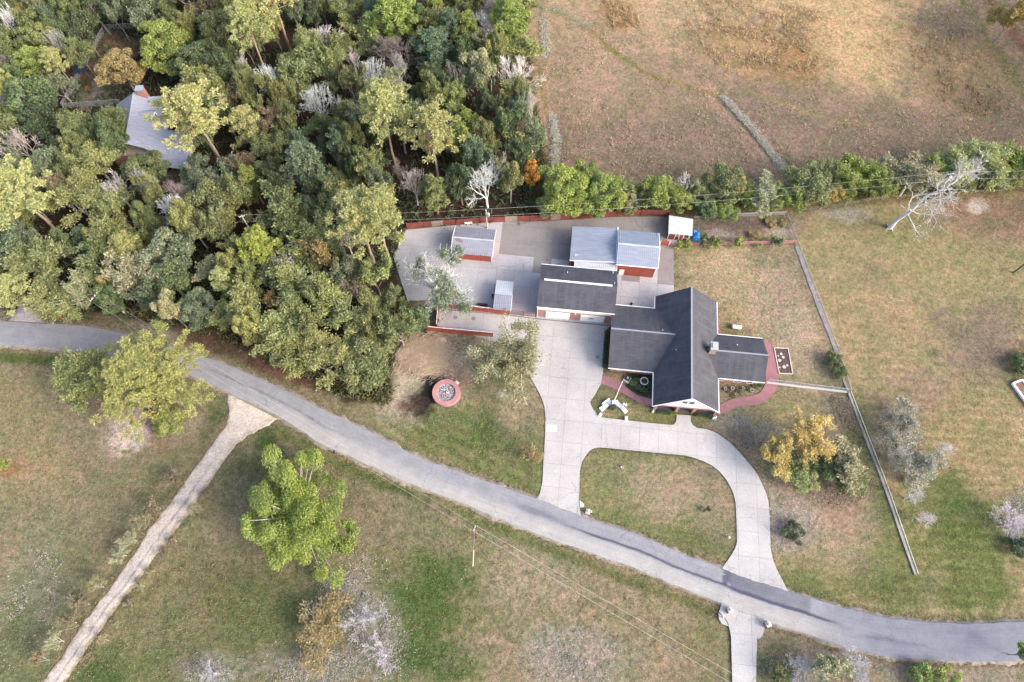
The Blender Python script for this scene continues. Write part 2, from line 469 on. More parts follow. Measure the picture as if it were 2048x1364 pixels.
# ------------------------------------------------------------------ ground: one sheet out to the horizon
def inpoly(px, py, poly):
    c = np.zeros(px.shape, bool); n = len(poly); j = n - 1
    for i in range(n):
        xi, yi = poly[i]; xj, yj = poly[j]
        k = ((yi > py) != (yj > py)) & (px < (xj - xi) * (py - yi) / ((yj - yi) or 1e-9) + xi)
        c ^= k; j = i
    return c
def polydist(px, py, pts):
    """distance in pixels to a polyline"""
    d = np.full(px.shape, 1e9)
    for (x0, y0), (x1, y1) in zip(pts[:-1], pts[1:]):
        dx, dy = x1 - x0, y1 - y0; L = dx*dx + dy*dy
        t = np.clip(((px - x0)*dx + (py - y0)*dy) / L, 0, 1)
        d = np.minimum(d, np.hypot(px - x0 - t*dx, py - y0 - t*dy))
    return d

gx = np.concatenate([np.linspace(-1500, -170, 20)[:-1], np.arange(-170, 170.1, .6), np.linspace(170, 1500, 20)[1:]])
gy = np.concatenate([np.linspace(-1500, -20, 20)[:-1], np.arange(-20, 185.1, .6), np.linspace(185, 1500, 20)[1:]])
GX, GY = np.meshgrid(gx, gy)
X = GX.ravel(); Y = GY.ravel()
PX, PY = proj(np.stack([X, Y, np.zeros_like(X)], 1))
behind = (Y * ST + ALT * CT) < 20
PX = np.where(behind, -9999, PX); PY = np.where(behind, 9999, PY)
W1 = fbm(X, Y, .05, 5); W2 = fbm(X + 300, Y, .22, 4); W3 = fbm(X, Y + 500, .9, 3); W4 = np.random.default_rng(9).random(len(X))

FOREST = [(-1500, -900), (1052, -900), (1062, 100), (1075, 230), (1095, 330), (1080, 440), (815, 455), (790, 520), (830, 640), (800, 690), (775, 800),
          (700, 800), (600, 760), (500, 705), (400, 668), (300, 645), (215, 628), (110, 625), (-1500, 600)]
FIELD = [(1052, -900), (4000, -900), (4000, 330), (2048, 372), (1800, 395), (1600, 418), (1330, 428), (1080, 440), (1095, 330), (1075, 230), (1062, 100)]
cov = np.zeros((len(X), 3)); cov[:] = S(148, 138, 110)[:3]
def lay(col, mask):
    global cov
    mask = np.clip(mask, 0, 1)[:, None]
    cov = cov * (1 - mask) + np.array(col[:3]) * mask
def soft(poly, edge=14):
    """polygon mask with a soft wavering edge"""
    ins = inpoly(PX, PY, poly); d = polydist(PX, PY, poly + [poly[0]])
    d = np.where(ins, d, -d) + (W2 - .5) * edge * 2.2
    return np.clip(d / edge + .5, 0, 1)
def blob(x, y, rx, ry, col, s=.8, rot=0, edge=.4):
    a = math.radians(rot); dx = PX - x; dy = PY - y
    u = (dx*math.cos(a) + dy*math.sin(a)) / rx; v = (-dx*math.sin(a) + dy*math.cos(a)) / ry
    d = np.hypot(u, v) + (W1 - .5) * 1.3 + (W2 - .5) * 1.1 + (W3 - .5) * .8 + (W4 - .5) * .45
    lay(col, s * np.clip((1 + edge - d) / (2 * edge), 0, 1))
def band(pts, w, col, s=.8, wob=.6):
    d = polydist(PX, PY, pts) + ((W2 - .5) * 1.2 + (W3 - .5) * 1.2 + (W4 - .5) * .7) * w * wob
    lay(col, s * np.clip((w - d) / (w * .7) + .3, 0, 1))

TAN = S(176, 158, 128); PALE = S(196, 178, 152); GREEN = S(102, 120, 64); DGREEN = S(76, 104, 48); OLIVE = S(142, 138, 96)
SAND = S(206, 192, 178); GREYP = S(172, 166, 160); MAUVE = S(150, 132, 122); BROWN = S(112, 92, 76); LITTER = S(84, 68, 58); SUNLIT_TAN = S(206, 176, 138)
# south of the road
blob(120, 1050, 330, 330, S(158, 146, 114), .9)
blob(30, 880, 90, 130, S(166, 150, 112), .7)
blob(450, 1280, 330, 200, S(126, 126, 88), .85)
blob(560, 950, 150, 90, S(120, 118, 82), .6)
blob(1150, 1260, 330, 170, S(164, 148, 118), .95)
blob(830, 1240, 110, 170, GREEN, .95, 8)
blob(860, 1190, 60, 60, DGREEN, .6); blob(840, 1310, 80, 50, DGREEN, .7)
blob(350, 1160, 120, 90, S(134, 128, 92), .6); blob(480, 1160, 90, 110, S(118, 112, 78), .6); blob(540, 1230, 90, 60, GREEN, .6)
blob(700, 1040, 70, 60, S(150, 134, 112), .7); blob(900, 1060, 60, 40, S(164, 148, 122), .6)
blob(740, 1250, 52, 110, GREYP, .6, -18, .35); blob(690, 1180, 40, 30, GREYP, .4)
blob(640, 1330, 120, 40, S(168, 158, 152), .7); blob(420, 1340, 70, 28, GREYP, .6)
blob(270, 1340, 90, 60, GREEN, .5); blob(190, 1350, 50, 40, DGREEN, .6)
blob(60, 1200, 70, 160, S(140, 144, 120), .6, 20); blob(20, 1330, 60, 90, S(112, 122, 74), .6)
blob(200, 1050, 60, 120, S(136, 130, 100), .6, 25)
blob(1160, 1330, 90, 60, GREYP, .6); blob(1060, 1150, 70, 50, S(180, 164, 140), .6)
blob(1420, 1290, 40, 70, OLIVE, .8); blob(1640, 1330, 120, 50, S(150, 142, 126), .8); blob(1900, 1350, 170, 24, S(172, 154, 140), .9)
blob(1560, 1320, 40, 40, S(132, 128, 92), .7); blob(1700, 1350, 60, 20, BROWN, .4)
# under the big pine by the road
blob(275, 850, 110, 60, S(168, 140, 126), .95, -10); blob(300, 800, 90, 60, S(134, 96, 84), .8, 10)
blob(250, 865, 42, 44, S(216, 204, 194), .95, 20, .35); blob(270, 800, 22, 34, S(206, 190, 180), .7)
blob(385, 850, 40, 26, S(186, 164, 148), .7, -25); blob(170, 860, 60, 30, S(164, 150, 124), .5)
blob(430, 830, 26, 60, DGREEN, .8, 25); blob(530, 880, 50, 36, DGREEN, .8, 30); blob(520, 930, 60, 30, S(108, 112, 76), .6)
blob(15, 935, 26, 18, S(170, 120, 84), .7); blob(330, 990, 50, 60, S(120, 120, 84), .5); blob(300, 1000, 24, 40, DGREEN, .3)
# verge and ditch below the road
band([(0, 712), (60, 714), (130, 722), (200, 745)], 12, S(104, 116, 58), .95)
band([(0, 698), (130, 705)], 6, S(160, 142, 112), .8)
band([(560, 868), (640, 910), (760, 965), (900, 1010), (1000, 1058), (1180, 1130), (1340, 1190), (1440, 1225)], 13, S(112, 118, 70), .85)
band([(690, 925), (760, 965), (820, 985)], 9, DGREEN, .7)
band([(640, 893), (760, 948), (900, 1006), (1090, 1082), (1290, 1150), (1430, 1208)], 6, S(176, 154, 124), .75)
band([(1550, 1256), (1620, 1280), (1700, 1308), (1760, 1325), (1830, 1330), (2048, 1332)], 7, S(158, 134, 122), .8)
# front lawn between woods, drive and road
blob(960, 900, 190, 110, S(130, 136, 86), .95, 25)
blob(830, 860, 90, 40, S(116, 124, 74), .7, 28); blob(985, 850, 34, 46, DGREEN, .8, 10)
blob(1030, 830, 44, 40, S(172, 156, 128), .9); blob(1060, 800, 30, 50, S(176, 158, 134), .7)
blob(880, 720, 110, 66, S(204, 184, 166), .95); blob(850, 715, 60, 34, S(208, 182, 164), .9, -15)
blob(800, 790, 40, 60, S(200, 184, 164), .9); blob(790, 820, 40, 24, S(188, 172, 152), .7)
blob(925, 755, 34, 26, S(134, 108, 92), .7); blob(955, 735, 26, 40, S(190, 166, 146), .7); blob(920, 690, 50, 22, S(150, 138, 112), .7)
blob(855, 795, 22, 34, S(44, 38, 42), .97, 15, .3); blob(828, 805, 18, 22, S(84, 66, 62), .75, 0, .5); blob(868, 760, 22, 10, S(70, 60, 58), .7)
blob(812, 818, 14, 12, S(110, 84, 74), .6)
blob(1020, 745, 50, 24, S(132, 124, 80), .7); blob(1012, 790, 20, 10, S(204, 192, 180), .7)
band([(780, 850), (900, 920), (1060, 985)], 22, S(124, 132, 78), .6)
band([(765, 850), (850, 905), (1000, 965), (1070, 990)], 5, S(168, 148, 120), .7)
# woods floor edge and road verge on the north side
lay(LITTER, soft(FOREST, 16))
blob(430, 690, 130, 16, S(112, 86, 72), .9, 22); blob(560, 745, 90, 14, S(128, 92, 76), .8, 26)
blob(130, 632, 70, 10, S(104, 96, 66), .8, 6); blob(320, 660, 40, 10, S(172, 164, 156), .6, 20)
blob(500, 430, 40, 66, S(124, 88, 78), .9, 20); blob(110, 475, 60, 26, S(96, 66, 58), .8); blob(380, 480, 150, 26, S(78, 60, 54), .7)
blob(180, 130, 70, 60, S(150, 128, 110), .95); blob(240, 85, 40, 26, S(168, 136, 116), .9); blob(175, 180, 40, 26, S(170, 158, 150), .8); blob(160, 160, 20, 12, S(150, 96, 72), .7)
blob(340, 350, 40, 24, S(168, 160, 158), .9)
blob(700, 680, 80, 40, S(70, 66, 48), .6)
# island lawn in the drive
blob(1310, 1000, 160, 100, S(128, 132, 86), .97, 0, .25); blob(1330, 980, 100, 52, S(176, 156, 130), .85, 8); blob(1420, 1025, 44, 36, S(168, 150, 124), .8)
blob(1200, 1010, 34, 70, S(146, 144, 96), .6); blob(1410, 1090, 60, 22, S(112, 118, 74), .7, 20)
# beds by the porch, lawn strips in front of the house
blob(1250, 815, 90, 34, S(136, 134, 92), .95); blob(1230, 822, 30, 14, S(166, 150, 116), .6)
blob(1275, 770, 34, 26, S(58, 70, 46), .9, 20, .3); blob(1240, 757, 12, 9, S(196, 164, 128), .9, 0, .3); blob(1213, 705, 4, 40, S(36, 58, 32), .95, 0, .4)
blob(1375, 838, 90, 14, S(122, 130, 76), .9)
blob(1470, 785, 44, 20, S(150, 130, 106), .95); blob(1450, 790, 12, 14, S(186, 160, 132), .6)
# garden east of the drive
blob(1560, 900, 130, 110, S(152, 136, 118), .97); blob(1640, 1050, 120, 110, S(172, 152, 126), .95)
blob(1600, 1010, 60, 60, S(176, 156, 142), .8); blob(1690, 1010, 26, 60, S(140, 112, 104), .8, 10); blob(1500, 850, 60, 30, S(168, 160, 154), .7, 20); blob(1580, 1060, 46, 40, S(178, 166, 162), .8)
blob(1560, 820, 80, 30, S(160, 152, 106), .85); blob(1690, 800, 40, 60, S(150, 130, 122), .7); blob(1640, 1160, 100, 40, S(150, 142, 96), .8, 15); blob(1600, 1170, 60, 20, GREEN, .7, 20)
blob(1690, 1080, 50, 60, S(186, 164, 134), .6)
# back yard inside the fence
blob(1470, 590, 140, 100, S(190, 168, 138), .97); blob(1600, 640, 80, 120, S(190, 166, 142), .9)
blob(1450, 640, 44, 60, S(172, 154, 112), .7); blob(1580, 590, 50, 40, S(168, 150, 132), .6); blob(1620, 730, 60, 60, S(186, 164, 136), .8)
blob(1440, 520, 90, 30, S(196, 172, 138), .8); blob(1380, 505, 36, 12, S(160, 148, 108), .7); blob(1465, 670, 40, 20, S(140, 134, 82), .8)
blob(1605, 665, 40, 50, S(200, 178, 158), .6)
# dirt pen behind the rail fence
blob(1480, 458, 100, 24, S(126, 112, 108), .98, 1, .25); blob(1440, 470, 24, 10, S(178, 166, 160), .8); blob(1555, 465, 26, 16, S(190, 178, 166), .9); blob(1520, 470, 40, 12, S(168, 148, 112), .6)
# east lawn beyond the fence
EAST = [(1596, 490), (1620, 425), (1800, 398), (2048, 375), (4000, 330), (4000, 1700), (2048, 1236), (1900, 1240), (1780, 1228), (1690, 1205), (1830, 1150), (1690, 770)]
lay(S(176, 160, 120), soft(EAST, 10))
blob(1760, 640, 130, 100, S(186, 162, 124), .8); blob(1960, 690, 110, 70, S(150, 132, 118), .85, 15); blob(1800, 450, 120, 36, S(150, 146, 98), .7)  # the grey-brown patch is shade painted into the lawn colour
blob(1980, 440, 130, 50, S(160, 132, 112), .9); blob(1690, 425, 50, 20, S(196, 184, 172), .9); blob(1955, 412, 14, 12, S(224, 216, 208), .8)
blob(1850, 520, 130, 60, S(170, 160, 112), .7); blob(1750, 540, 40, 30, S(160, 142, 118), .6); blob(1840, 800, 70, 50, S(164, 142, 122), .8)
blob(1960, 900, 110, 110, S(180, 158, 112), .7); blob(1880, 1000, 90, 70, S(116, 126, 74), .8); blob(1960, 1100, 130, 110, S(110, 126, 64), .9)
blob(1740, 920, 26, 160, S(132, 134, 82), .8, -22); blob(1800, 1120, 60, 90, S(132, 136, 80), .8); blob(1780, 870, 40, 60, S(172, 164, 154), .5)
blob(1920, 1170, 130, 40, S(120, 130, 72), .8); blob(2035, 1040, 36, 50, S(184, 178, 172), .5, 0, .4); blob(1985, 960, 50, 40, S(176, 156, 116), .6); blob(2045, 730, 26, 36, S(66, 80, 48), .8)
blob(1850, 1190, 20, 60, S(160, 152, 116), .6, 30); blob(1760, 1180, 80, 40, S(112, 122, 66), .7)
# the field behind the tree line
lay(S(164, 141, 120), soft(FIELD, 10))
blob(1400, -40, 420, 150, SUNLIT_TAN, .95); blob(1700, 60, 220, 120, S(216, 182, 134), .95, 20)  # tan grass with warm low sunlight painted into the upper field
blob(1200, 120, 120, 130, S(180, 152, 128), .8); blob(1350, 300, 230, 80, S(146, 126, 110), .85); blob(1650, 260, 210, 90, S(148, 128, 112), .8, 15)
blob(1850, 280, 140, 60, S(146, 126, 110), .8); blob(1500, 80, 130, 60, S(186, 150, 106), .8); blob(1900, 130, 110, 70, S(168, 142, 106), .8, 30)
blob(1235, 25, 34, 34, S(186, 144, 94), .8); blob(1590, 115, 40, 40, S(172, 134, 90), .8, 30)
band([(1085, 15), (1130, 30), (1180, 58), (1230, 105), (1300, 150), (1380, 172), (1440, 190)], 5, S(144, 132, 74), .9, .8)
band([(1446, 192), (1502, 252), (1541, 302), (1576, 346)], 9, S(178, 170, 164), .9, 1.0)
band([(1092, 40), (1097, 110), (1088, 112), (1083, 40), (1075, -30)], 3, S(150, 146, 138), .9)
band([(1088, 20), (1118, 18), (1150, 36), (1178, 52)], 6, S(160, 158, 140), .8)
band([(1062, 0), (1070, 120), (1085, 210), (1100, 232)], 6, S(184, 156, 124), .8); band([(1075, 120), (1092, 225)], 4, S(140, 134, 70), .7)
band([(1105, 232), (1112, 280), (1110, 345)], 10, S(168, 162, 158), .85, 1.0)
blob(1085, 365, 24, 26, S(150, 146, 156), .8); band([(1930, 0), (1980, 80), (2048, 180)], 12, S(128, 130, 76), .55, 1.0); band([(1975, -10), (2020, 50), (2060, 110)], 14, S(150, 110, 96), .9)
band([(1740, 250), (1640, 232), (1500, 180)], 5, S(170, 150, 96), .5)
band([(1080, 438), (1330, 424), (1600, 412), (1740, 398), (1900, 386), (2048, 374)], 13, S(140, 122, 84), .85)

stripe = .5 + .5 * np.sin((Y + .06 * X) * 3.3 + 2 * W1); mow = np.clip(soft(EAST, 30) * (PY > 560) * np.clip((PY - 560) / 300, 0, 1), 0, 1) * .13
stripe2 = .5 + .5 * np.sin((X * .55 + Y * .83) * 2.9 + 2 * W1); mow2 = ((PX > 780) & (PX < 1100) & (PY > 790) & (PY < 1000)) * .12
cov *= (1 + mow * (stripe - .5) * 2 + mow2 * (stripe2 - .5) * 2)[:, None]
_l = cov @ np.array([.3, .6, .1]); _k = (.87 + .0 * soft(FIELD, 10))[:, None]; cov = cov * _k + _l[:, None] * np.array([1.02, 1.0, .98]) * (1 - _k)
cov *= np.array([.94, .925, .99]) * (1 - .08 * soft(EAST, 10))[:, None]
relief = -(0.05 + .22 * fbm(X + 90, Y + 40, .06, 3) + .05 * W2)
ROADC = [(-300, 660), (0, 666), (130, 676), (300, 708), (450, 760), (600, 840), (800, 930), (1000, 1005), (1200, 1075), (1440, 1170), (1700, 1258), (1830, 1280), (2048, 1282), (2500, 1220)]
TRACKC = [(500, 830), (450, 880), (370, 998), (255, 1170), (106, 1364), (40, 1450)]
flat = np.maximum(np.exp(-(np.maximum(polydist(PX, PY, ROADC) - 36, 0) / 12) ** 2), np.exp(-(np.maximum(polydist(PX, PY, TRACKC) - 24, 0) / 10) ** 2))
relief = relief * (1 - flat) - .05 * flat
for pts, w, dep in (([(560, 868), (760, 962), (1000, 1058), (1340, 1190), (1440, 1225)], 9, .3), ([(0, 716), (130, 726), (200, 749)], 8, .3),
                    ([(1440, 190), (1500, 250), (1575, 345)], 14, .5), ([(1105, 232), (1112, 345)], 13, .5), ([(780, 855), (1060, 990)], 12, .25)):
    d = polydist(PX, PY, pts); relief -= dep * np.exp(-(d / w) ** 2)
HOUSEPAD = [(800, 440), (1340, 425), (1600, 430), (1600, 500), (1700, 770), (1560, 800), (1550, 1180), (1060, 1010), (1060, 700), (850, 680)]
pad = soft(HOUSEPAD, 12); relief = relief * (1 - pad) - .06 * pad
far_z = np.where((np.abs(X) > 171) | (Y > 186) | (Y < -21), -.2, relief)
ny, nx = GX.shape
idx = np.arange(nx * ny).reshape(ny, nx)
quads = np.stack([idx[:-1, :-1], idx[:-1, 1:], idx[1:, 1:], idx[1:, :-1]], -1).reshape(-1, 4)
gme = np_mesh('ground', np.stack([X, Y, far_z], 1), quads, M['ground'], {'cover': np.concatenate([cov, np.ones((len(X), 1))], 1)}, True)
ground = mobj('ground', gme); tag(ground, 'mown lawns, dry pasture and woodland floor', None, None, 'structure')

# ------------------------------------------------------------------ road, track and other ribbons
def ribbon(name, left, right, z, mat, colfn, label, nx_=16, step=.7, jit=.12, skirt=.12, parent=None):
    """left and right edges in pixels -> a sheet; colfn(s along in px, t across 0..1, x, y) -> rgb"""
    L = catmull([at(*p) for p in left], 8); Rr = catmull([at(*p) for p in right], 8)
    def resample(P, n):
        d = [0]
        for a, b in zip(P[:-1], P[1:]): d.append(d[-1] + (b - a).length)
        d = np.array(d); t = np.linspace(0, d[-1], n)
        return np.stack([np.interp(t, d, [p.x for p in P]), np.interp(t, d, [p.y for p in P])], 1)
    n = int(sum((b - a).length for a, b in zip(L[:-1], L[1:])) / step)
    A = resample(L, n); B = resample(Rr, n)
    jr = np.random.default_rng(len(name))
    dirv = (B - A) / np.linalg.norm(B - A, axis=1)[:, None]
    A = A - dirv * ((vnoise(A[:, 0], A[:, 1], .6) - .5) * 2 * jit + jr.normal(0, jit * .35, n))[:, None]
    B = B + dirv * ((vnoise(B[:, 0], B[:, 1], .6) - .5) * 2 * jit + jr.normal(0, jit * .35, n))[:, None]
    T = np.linspace(0, 1, nx_)
    P = A[:, None, :] * (1 - T)[None, :, None] + B[:, None, :] * T[None, :, None]
    crown = (1 - (2 * T - 1) ** 2) * .05
    Z = np.broadcast_to(z + crown, (n, nx_)).copy()
    Z[:, 0] = z - .03; Z[:, -1] = z - .03
    # skirts down both sides
    V = np.concatenate([np.concatenate([P[:, :1], P, P[:, -1:]], 1), np.concatenate([Z[:, :1] - skirt, Z, Z[:, -1:] - skirt], 1)[..., None]], 2)
    m = nx_ + 2
    V = V.reshape(-1, 3); ii = np.arange(n * m).reshape(n, m)
    F = np.stack([ii[:-1, :-1], ii[:-1, 1:], ii[1:, 1:], ii[1:, :-1]], -1).reshape(-1, 4)
    px, py = proj(np.stack([V[:, 0], V[:, 1], np.zeros(len(V))], 1))
    TT = np.tile(np.concatenate([[0], T, [1]]), n)
    C = colfn(px, TT, V[:, 0], V[:, 1])
    me = np_mesh(name, V, F[:, ::-1], mat, {'wear': np.concatenate([C, np.ones((len(C), 1))], 1)}, True)
    o = mobj(name, me, parent)
    if not parent: tag(o, label, None, None, 'structure')
    return o

R_TOP = [(-260, 634), (-120, 638), (0, 642), (84, 646), (167, 652), (250, 667), (334, 688), (404, 712), (474, 737), (560, 775), (650, 820), (740, 862), (826, 909), (911, 940), (997, 971), (1074, 997), (1163, 1031), (1287, 1074), (1355, 1104), (1444, 1135), (1500, 1157), (1577, 1181), (1692, 1216), (1784, 1235), (1915, 1246), (2048, 1241), (2250, 1222), (2500, 1185)]
R_BOT = [(-260, 682), (-120, 686), (0, 690), (60, 693), (123, 699), (200, 708), (300, 728), (398, 758), (451, 784), (560, 835), (635, 884), (700, 914), (746, 934), (830, 971), (914, 1002), (1000, 1039), (1089, 1074), (1178, 1105), (1267, 1136), (1355, 1173), (1438, 1206), (1533, 1243), (1618, 1271), (1692, 1296), (1761, 1312), (1826, 1319), (1944, 1324), (2048, 1320), (2250, 1298), (2500, 1255)]
A1 = np.array(S(172, 171, 175)[:3]); A2 = np.array(S(192, 189, 186)[:3]); A3 = np.array(S(84, 88, 108)[:3]); A4 = np.array(S(164, 164, 170)[:3]); A5 = np.array(S(146, 147, 158)[:3])
def smooth(x, a, b): t = np.clip((x - a) / (b - a), 0, 1); return t*t*(3-2*t)
def road_col(px, t, x, y):
    n = fbm(x, y, .35, 4); n2 = fbm(x, y, 1.4, 3)
    c = A4 * (1 - smooth(t, .35, .75))[:, None] + A2 * smooth(t, .35, .75)[:, None]
    far = smooth(px, 1560, 1760)[:, None]; c = c * (1 - far) + A5 * far * (.95 + .1 * n[:, None])
    lf = (1 - smooth(px, 430, 640))[:, None]; c = c * (1 - lf) + A1 * .94 * lf
    # dark seam along the crown of the road
    seam = np.exp(-((t - .46 - (n - .5) * .05) / .038) ** 2) * smooth(px, 1110, 1190) * (1 - smooth(px, 1640, 1700)) * (.9 + .7 * n2)
    seam += np.exp(-((t - .46 - (n - .5) * .1) / .045) ** 2) * smooth(px, 400, 440) * (1 - smooth(px, 600, 760)) * n2 * .9
    seam += np.exp(-((t - .60 - (n - .5) * .2) / .05) ** 2) * smooth(px, 1700, 1750) * (1 - smooth(px, 1820, 1880)) * n2 * .9
    patch = ((px > 1450 + (t - .2) * 50) & (px < 1622) & (t < .50)) * .62 * (1 - smooth(px, 1450, 1700) * .6)
    patch = np.maximum(patch, ((np.abs(px - 1453 - (t - .2) * -20) < 6) & (t < .48)) * .8)
    tyre = (np.exp(-((t - .22) / .05) ** 2) + np.exp(-((t - .68) / .05) ** 2)) * .10 * n2
    skid = np.exp(-((t - .4) / .12) ** 2) * smooth(px, 1010, 1060) * (1 - smooth(px, 1090, 1180)) * .5
    k = np.clip(seam * .9 + patch + tyre + skid, 0, .95)[:, None]
    c = c * (1 - k) + A3 * k
    st = vnoise(px * .03 + 40, t * 34, 1.0); st2 = vnoise(px * .09, t * 60 + 9, 1.0)
    return c * (.84 + .14 * n + .13 * st + .07 * st2)[:, None]
def shoulder_col(px, t, x, y):
    n = fbm(x, y, .8, 3)[:, None]
    return np.array(S(206, 196, 184)[:3]) * n + np.array(S(168, 150, 128)[:3]) * (1 - n)
def widen(top, bot, d):
    o1 = []; o2 = []
    for i in range(len(top)):
        a = np.array(top[i], float); b = np.array(bot[min(i, len(bot)-1)], float); v = (a - b) / np.linalg.norm(a - b)
        o1.append(tuple(a + v * d)); o2.append(tuple(b - v * d))
    return o1, o2
W_T = [(x, y - 5) for x, y in R_TOP]; W_B = [(x, y + 6) for x, y in R_BOT]
ribbon('road_shoulder', W_T, W_B, -.02, M['shoulder'], shoulder_col, 'pale gravel edge of the asphalt road', 6, .5, .32)
ribbon('road', R_TOP, R_BOT, .07, M['road'], road_col, 'grey asphalt road curving across the picture', 48, .45, .10)

T_L = [(452, 786), (457, 822), (446, 857), (404, 912), (343, 998), (310, 1042), (268, 1105), (225, 1169), (169, 1239), (130, 1300), (84, 1364), (20, 1450)]
T_R = [(556, 838), (515, 862), (493, 872), (471, 893), (446, 924), (396, 999), (363, 1045), (322, 1098), (284, 1149), (228, 1225), (172, 1300), (128, 1368), (66, 1450)]
def track_col(px, t, x, y):
    n = fbm(x, y, .6, 4); n2 = fbm(x + 50, y, 1.6, 3)
    pale = np.array(S(228, 214, 200)[:3]); grey = np.array(S(204, 197, 194)[:3]); weed = np.array(S(148, 130, 102)[:3]); dark = np.array(S(140, 134, 136)[:3])
    c = pale * (.9 + .2 * n)[:, None]
    up = smooth(px, 380, 470)
    rut = np.exp(-((t - .30 - (n - .5) * .1) / .17) ** 2) * (1 - up * .7)
    c = c * (1 - rut[:, None] * .75) + grey * rut[:, None] * .75
    mid = np.exp(-((t - .58 - (n - .5) * .15) / .06) ** 2) * (1 - up) * n2 * 1.3
    mid = np.clip(mid, 0, .9)[:, None]; c = c * (1 - mid) + dark * mid
    ed = np.clip((np.abs(t - .5) * 2 - .62 + (n2 - .5) * .9) * 2.2, 0, .85) * (1 - up * .5); ed = ed[:, None]
    c = c * (1 - ed) + weed * ed
    return c
ribbon('gravel_track', T_L, T_R, .03, M['track'], track_col, 'pale two-rut gravel track branching off the road', 22, .5, .2, .25)
def pale_col(px, t, x, y):
    n = fbm(x, y, .9, 4)[:, None]
    e = np.clip((np.abs(t - .5) * 2 - .5 + (n[:, 0] - .5)) * 1.6, 0, .8)[:, None]
    return (np.array(S(218, 208, 204)[:3]) * (.85 + .25 * n)) * (1 - e) + np.array(S(140, 128, 110)[:3]) * e
ribbon('gravel_apron', [(10, 641), (28, 622), (36, 605), (40, 590)], [(92, 646), (76, 624), (72, 606), (70, 590)], .0, M['track'], pale_col, 'pale gravel turn-in on the far side of the road', 10, .4, .4, .2)

# ------------------------------------------------------------------ concrete: every slab between the joints is its own piece
def clip_half(poly, a, b, c):
    """keep the part of a convex polygon where a*x+b*y<=c"""
    out = []
    for i in range(len(poly)):
        p, q = poly[i], poly[(i + 1) % len(poly)]
        dp = a*p[0] + b*p[1] - c; dq = a*q[0] + b*q[1] - c
        if dp <= 0: out.append(p)
        if (dp < 0 < dq) or (dq < 0 < dp):
            t = dp / (dp - dq); out.append((p[0] + (q[0]-p[0])*t, p[1] + (q[1]-p[1])*t))
    return out
def paved(name, label, polypx, sx, sy, z, mat, off=(0, 0), gap=.016, thick=.10, piece='concrete_slab', smoothn=0):
    pts = [at(*p) for p in polypx]
    P = [to_uv(p) for p in pts]
    if area2(P) < 0: P = P[::-1]
    base = MB().prism([tuple(uv(*p)[:2]) for p in P], z - thick, z - .035)
    bo = base.build(name, M['joint']); tag(bo, label, None, None, 'structure')
    tri = tessellate_polygon([[Vector((p[0], p[1], 0)) for p in P]])
    us = [p[0] for p in P]; vs = [p[1] for p in P]
    i0, i1 = math.floor((min(us) - off[0]) / sx), math.ceil((max(us) - off[0]) / sx)
    j0, j1 = math.floor((min(vs) - off[1]) / sy), math.ceil((max(vs) - off[1]) / sy)
    for i in range(i0, i1):
        for j in range(j0, j1):
            x0, x1 = off[0] + i*sx + gap, off[0] + (i+1)*sx - gap
            y0, y1 = off[1] + j*sy + gap, off[1] + (j+1)*sy - gap
            mb = MB(); tot = 0; edges = {}
            verts = {}; faces = []
            for t in tri:
                q = [P[k] for k in t]
                if area2(q) < 0: q = q[::-1]
                for (a, b, c) in ((-1, 0, -x0), (1, 0, x1), (0, -1, -y0), (0, 1, y1)):
                    q = clip_half(q, a, b, c)
                    if len(q) < 3: break
                if len(q) < 3 or abs(area2(q)) < .002: continue
                tot += abs(area2(q)) / 2
                f = []
                for p in q:
                    k = (round(p[0], 3), round(p[1], 3))
                    if k not in verts: verts[k] = len(verts)
                    if not f or f[-1] != verts[k]: f.append(verts[k])
                if len(f) > 1 and f[0] == f[-1]: f.pop()
                if len(f) > 2: faces.append(f)
            if tot < .12: continue
            vl = list(verts); n = len(vl); zz = z + random.uniform(-.006, .006)
            V3 = [tuple(uv(p[0], p[1], zz)) for p in vl] + [tuple(uv(p[0], p[1], zz - .03)) for p in vl]
            ec = {}
            for f in faces:
                for a, b in zip(f, f[1:] + f[:1]): ec[(a, b)] = ec.get((a, b), 0) + 1
            fs = list(faces) + [(b, a, a + n, b + n) for (a, b) in ec if (b, a) not in ec]
            mb.add(V3, fs); mb.build(piece, mat(.5 * (x0 + x1), .5 * (y0 + y1)) if callable(mat) else mat, bo)
    return bo

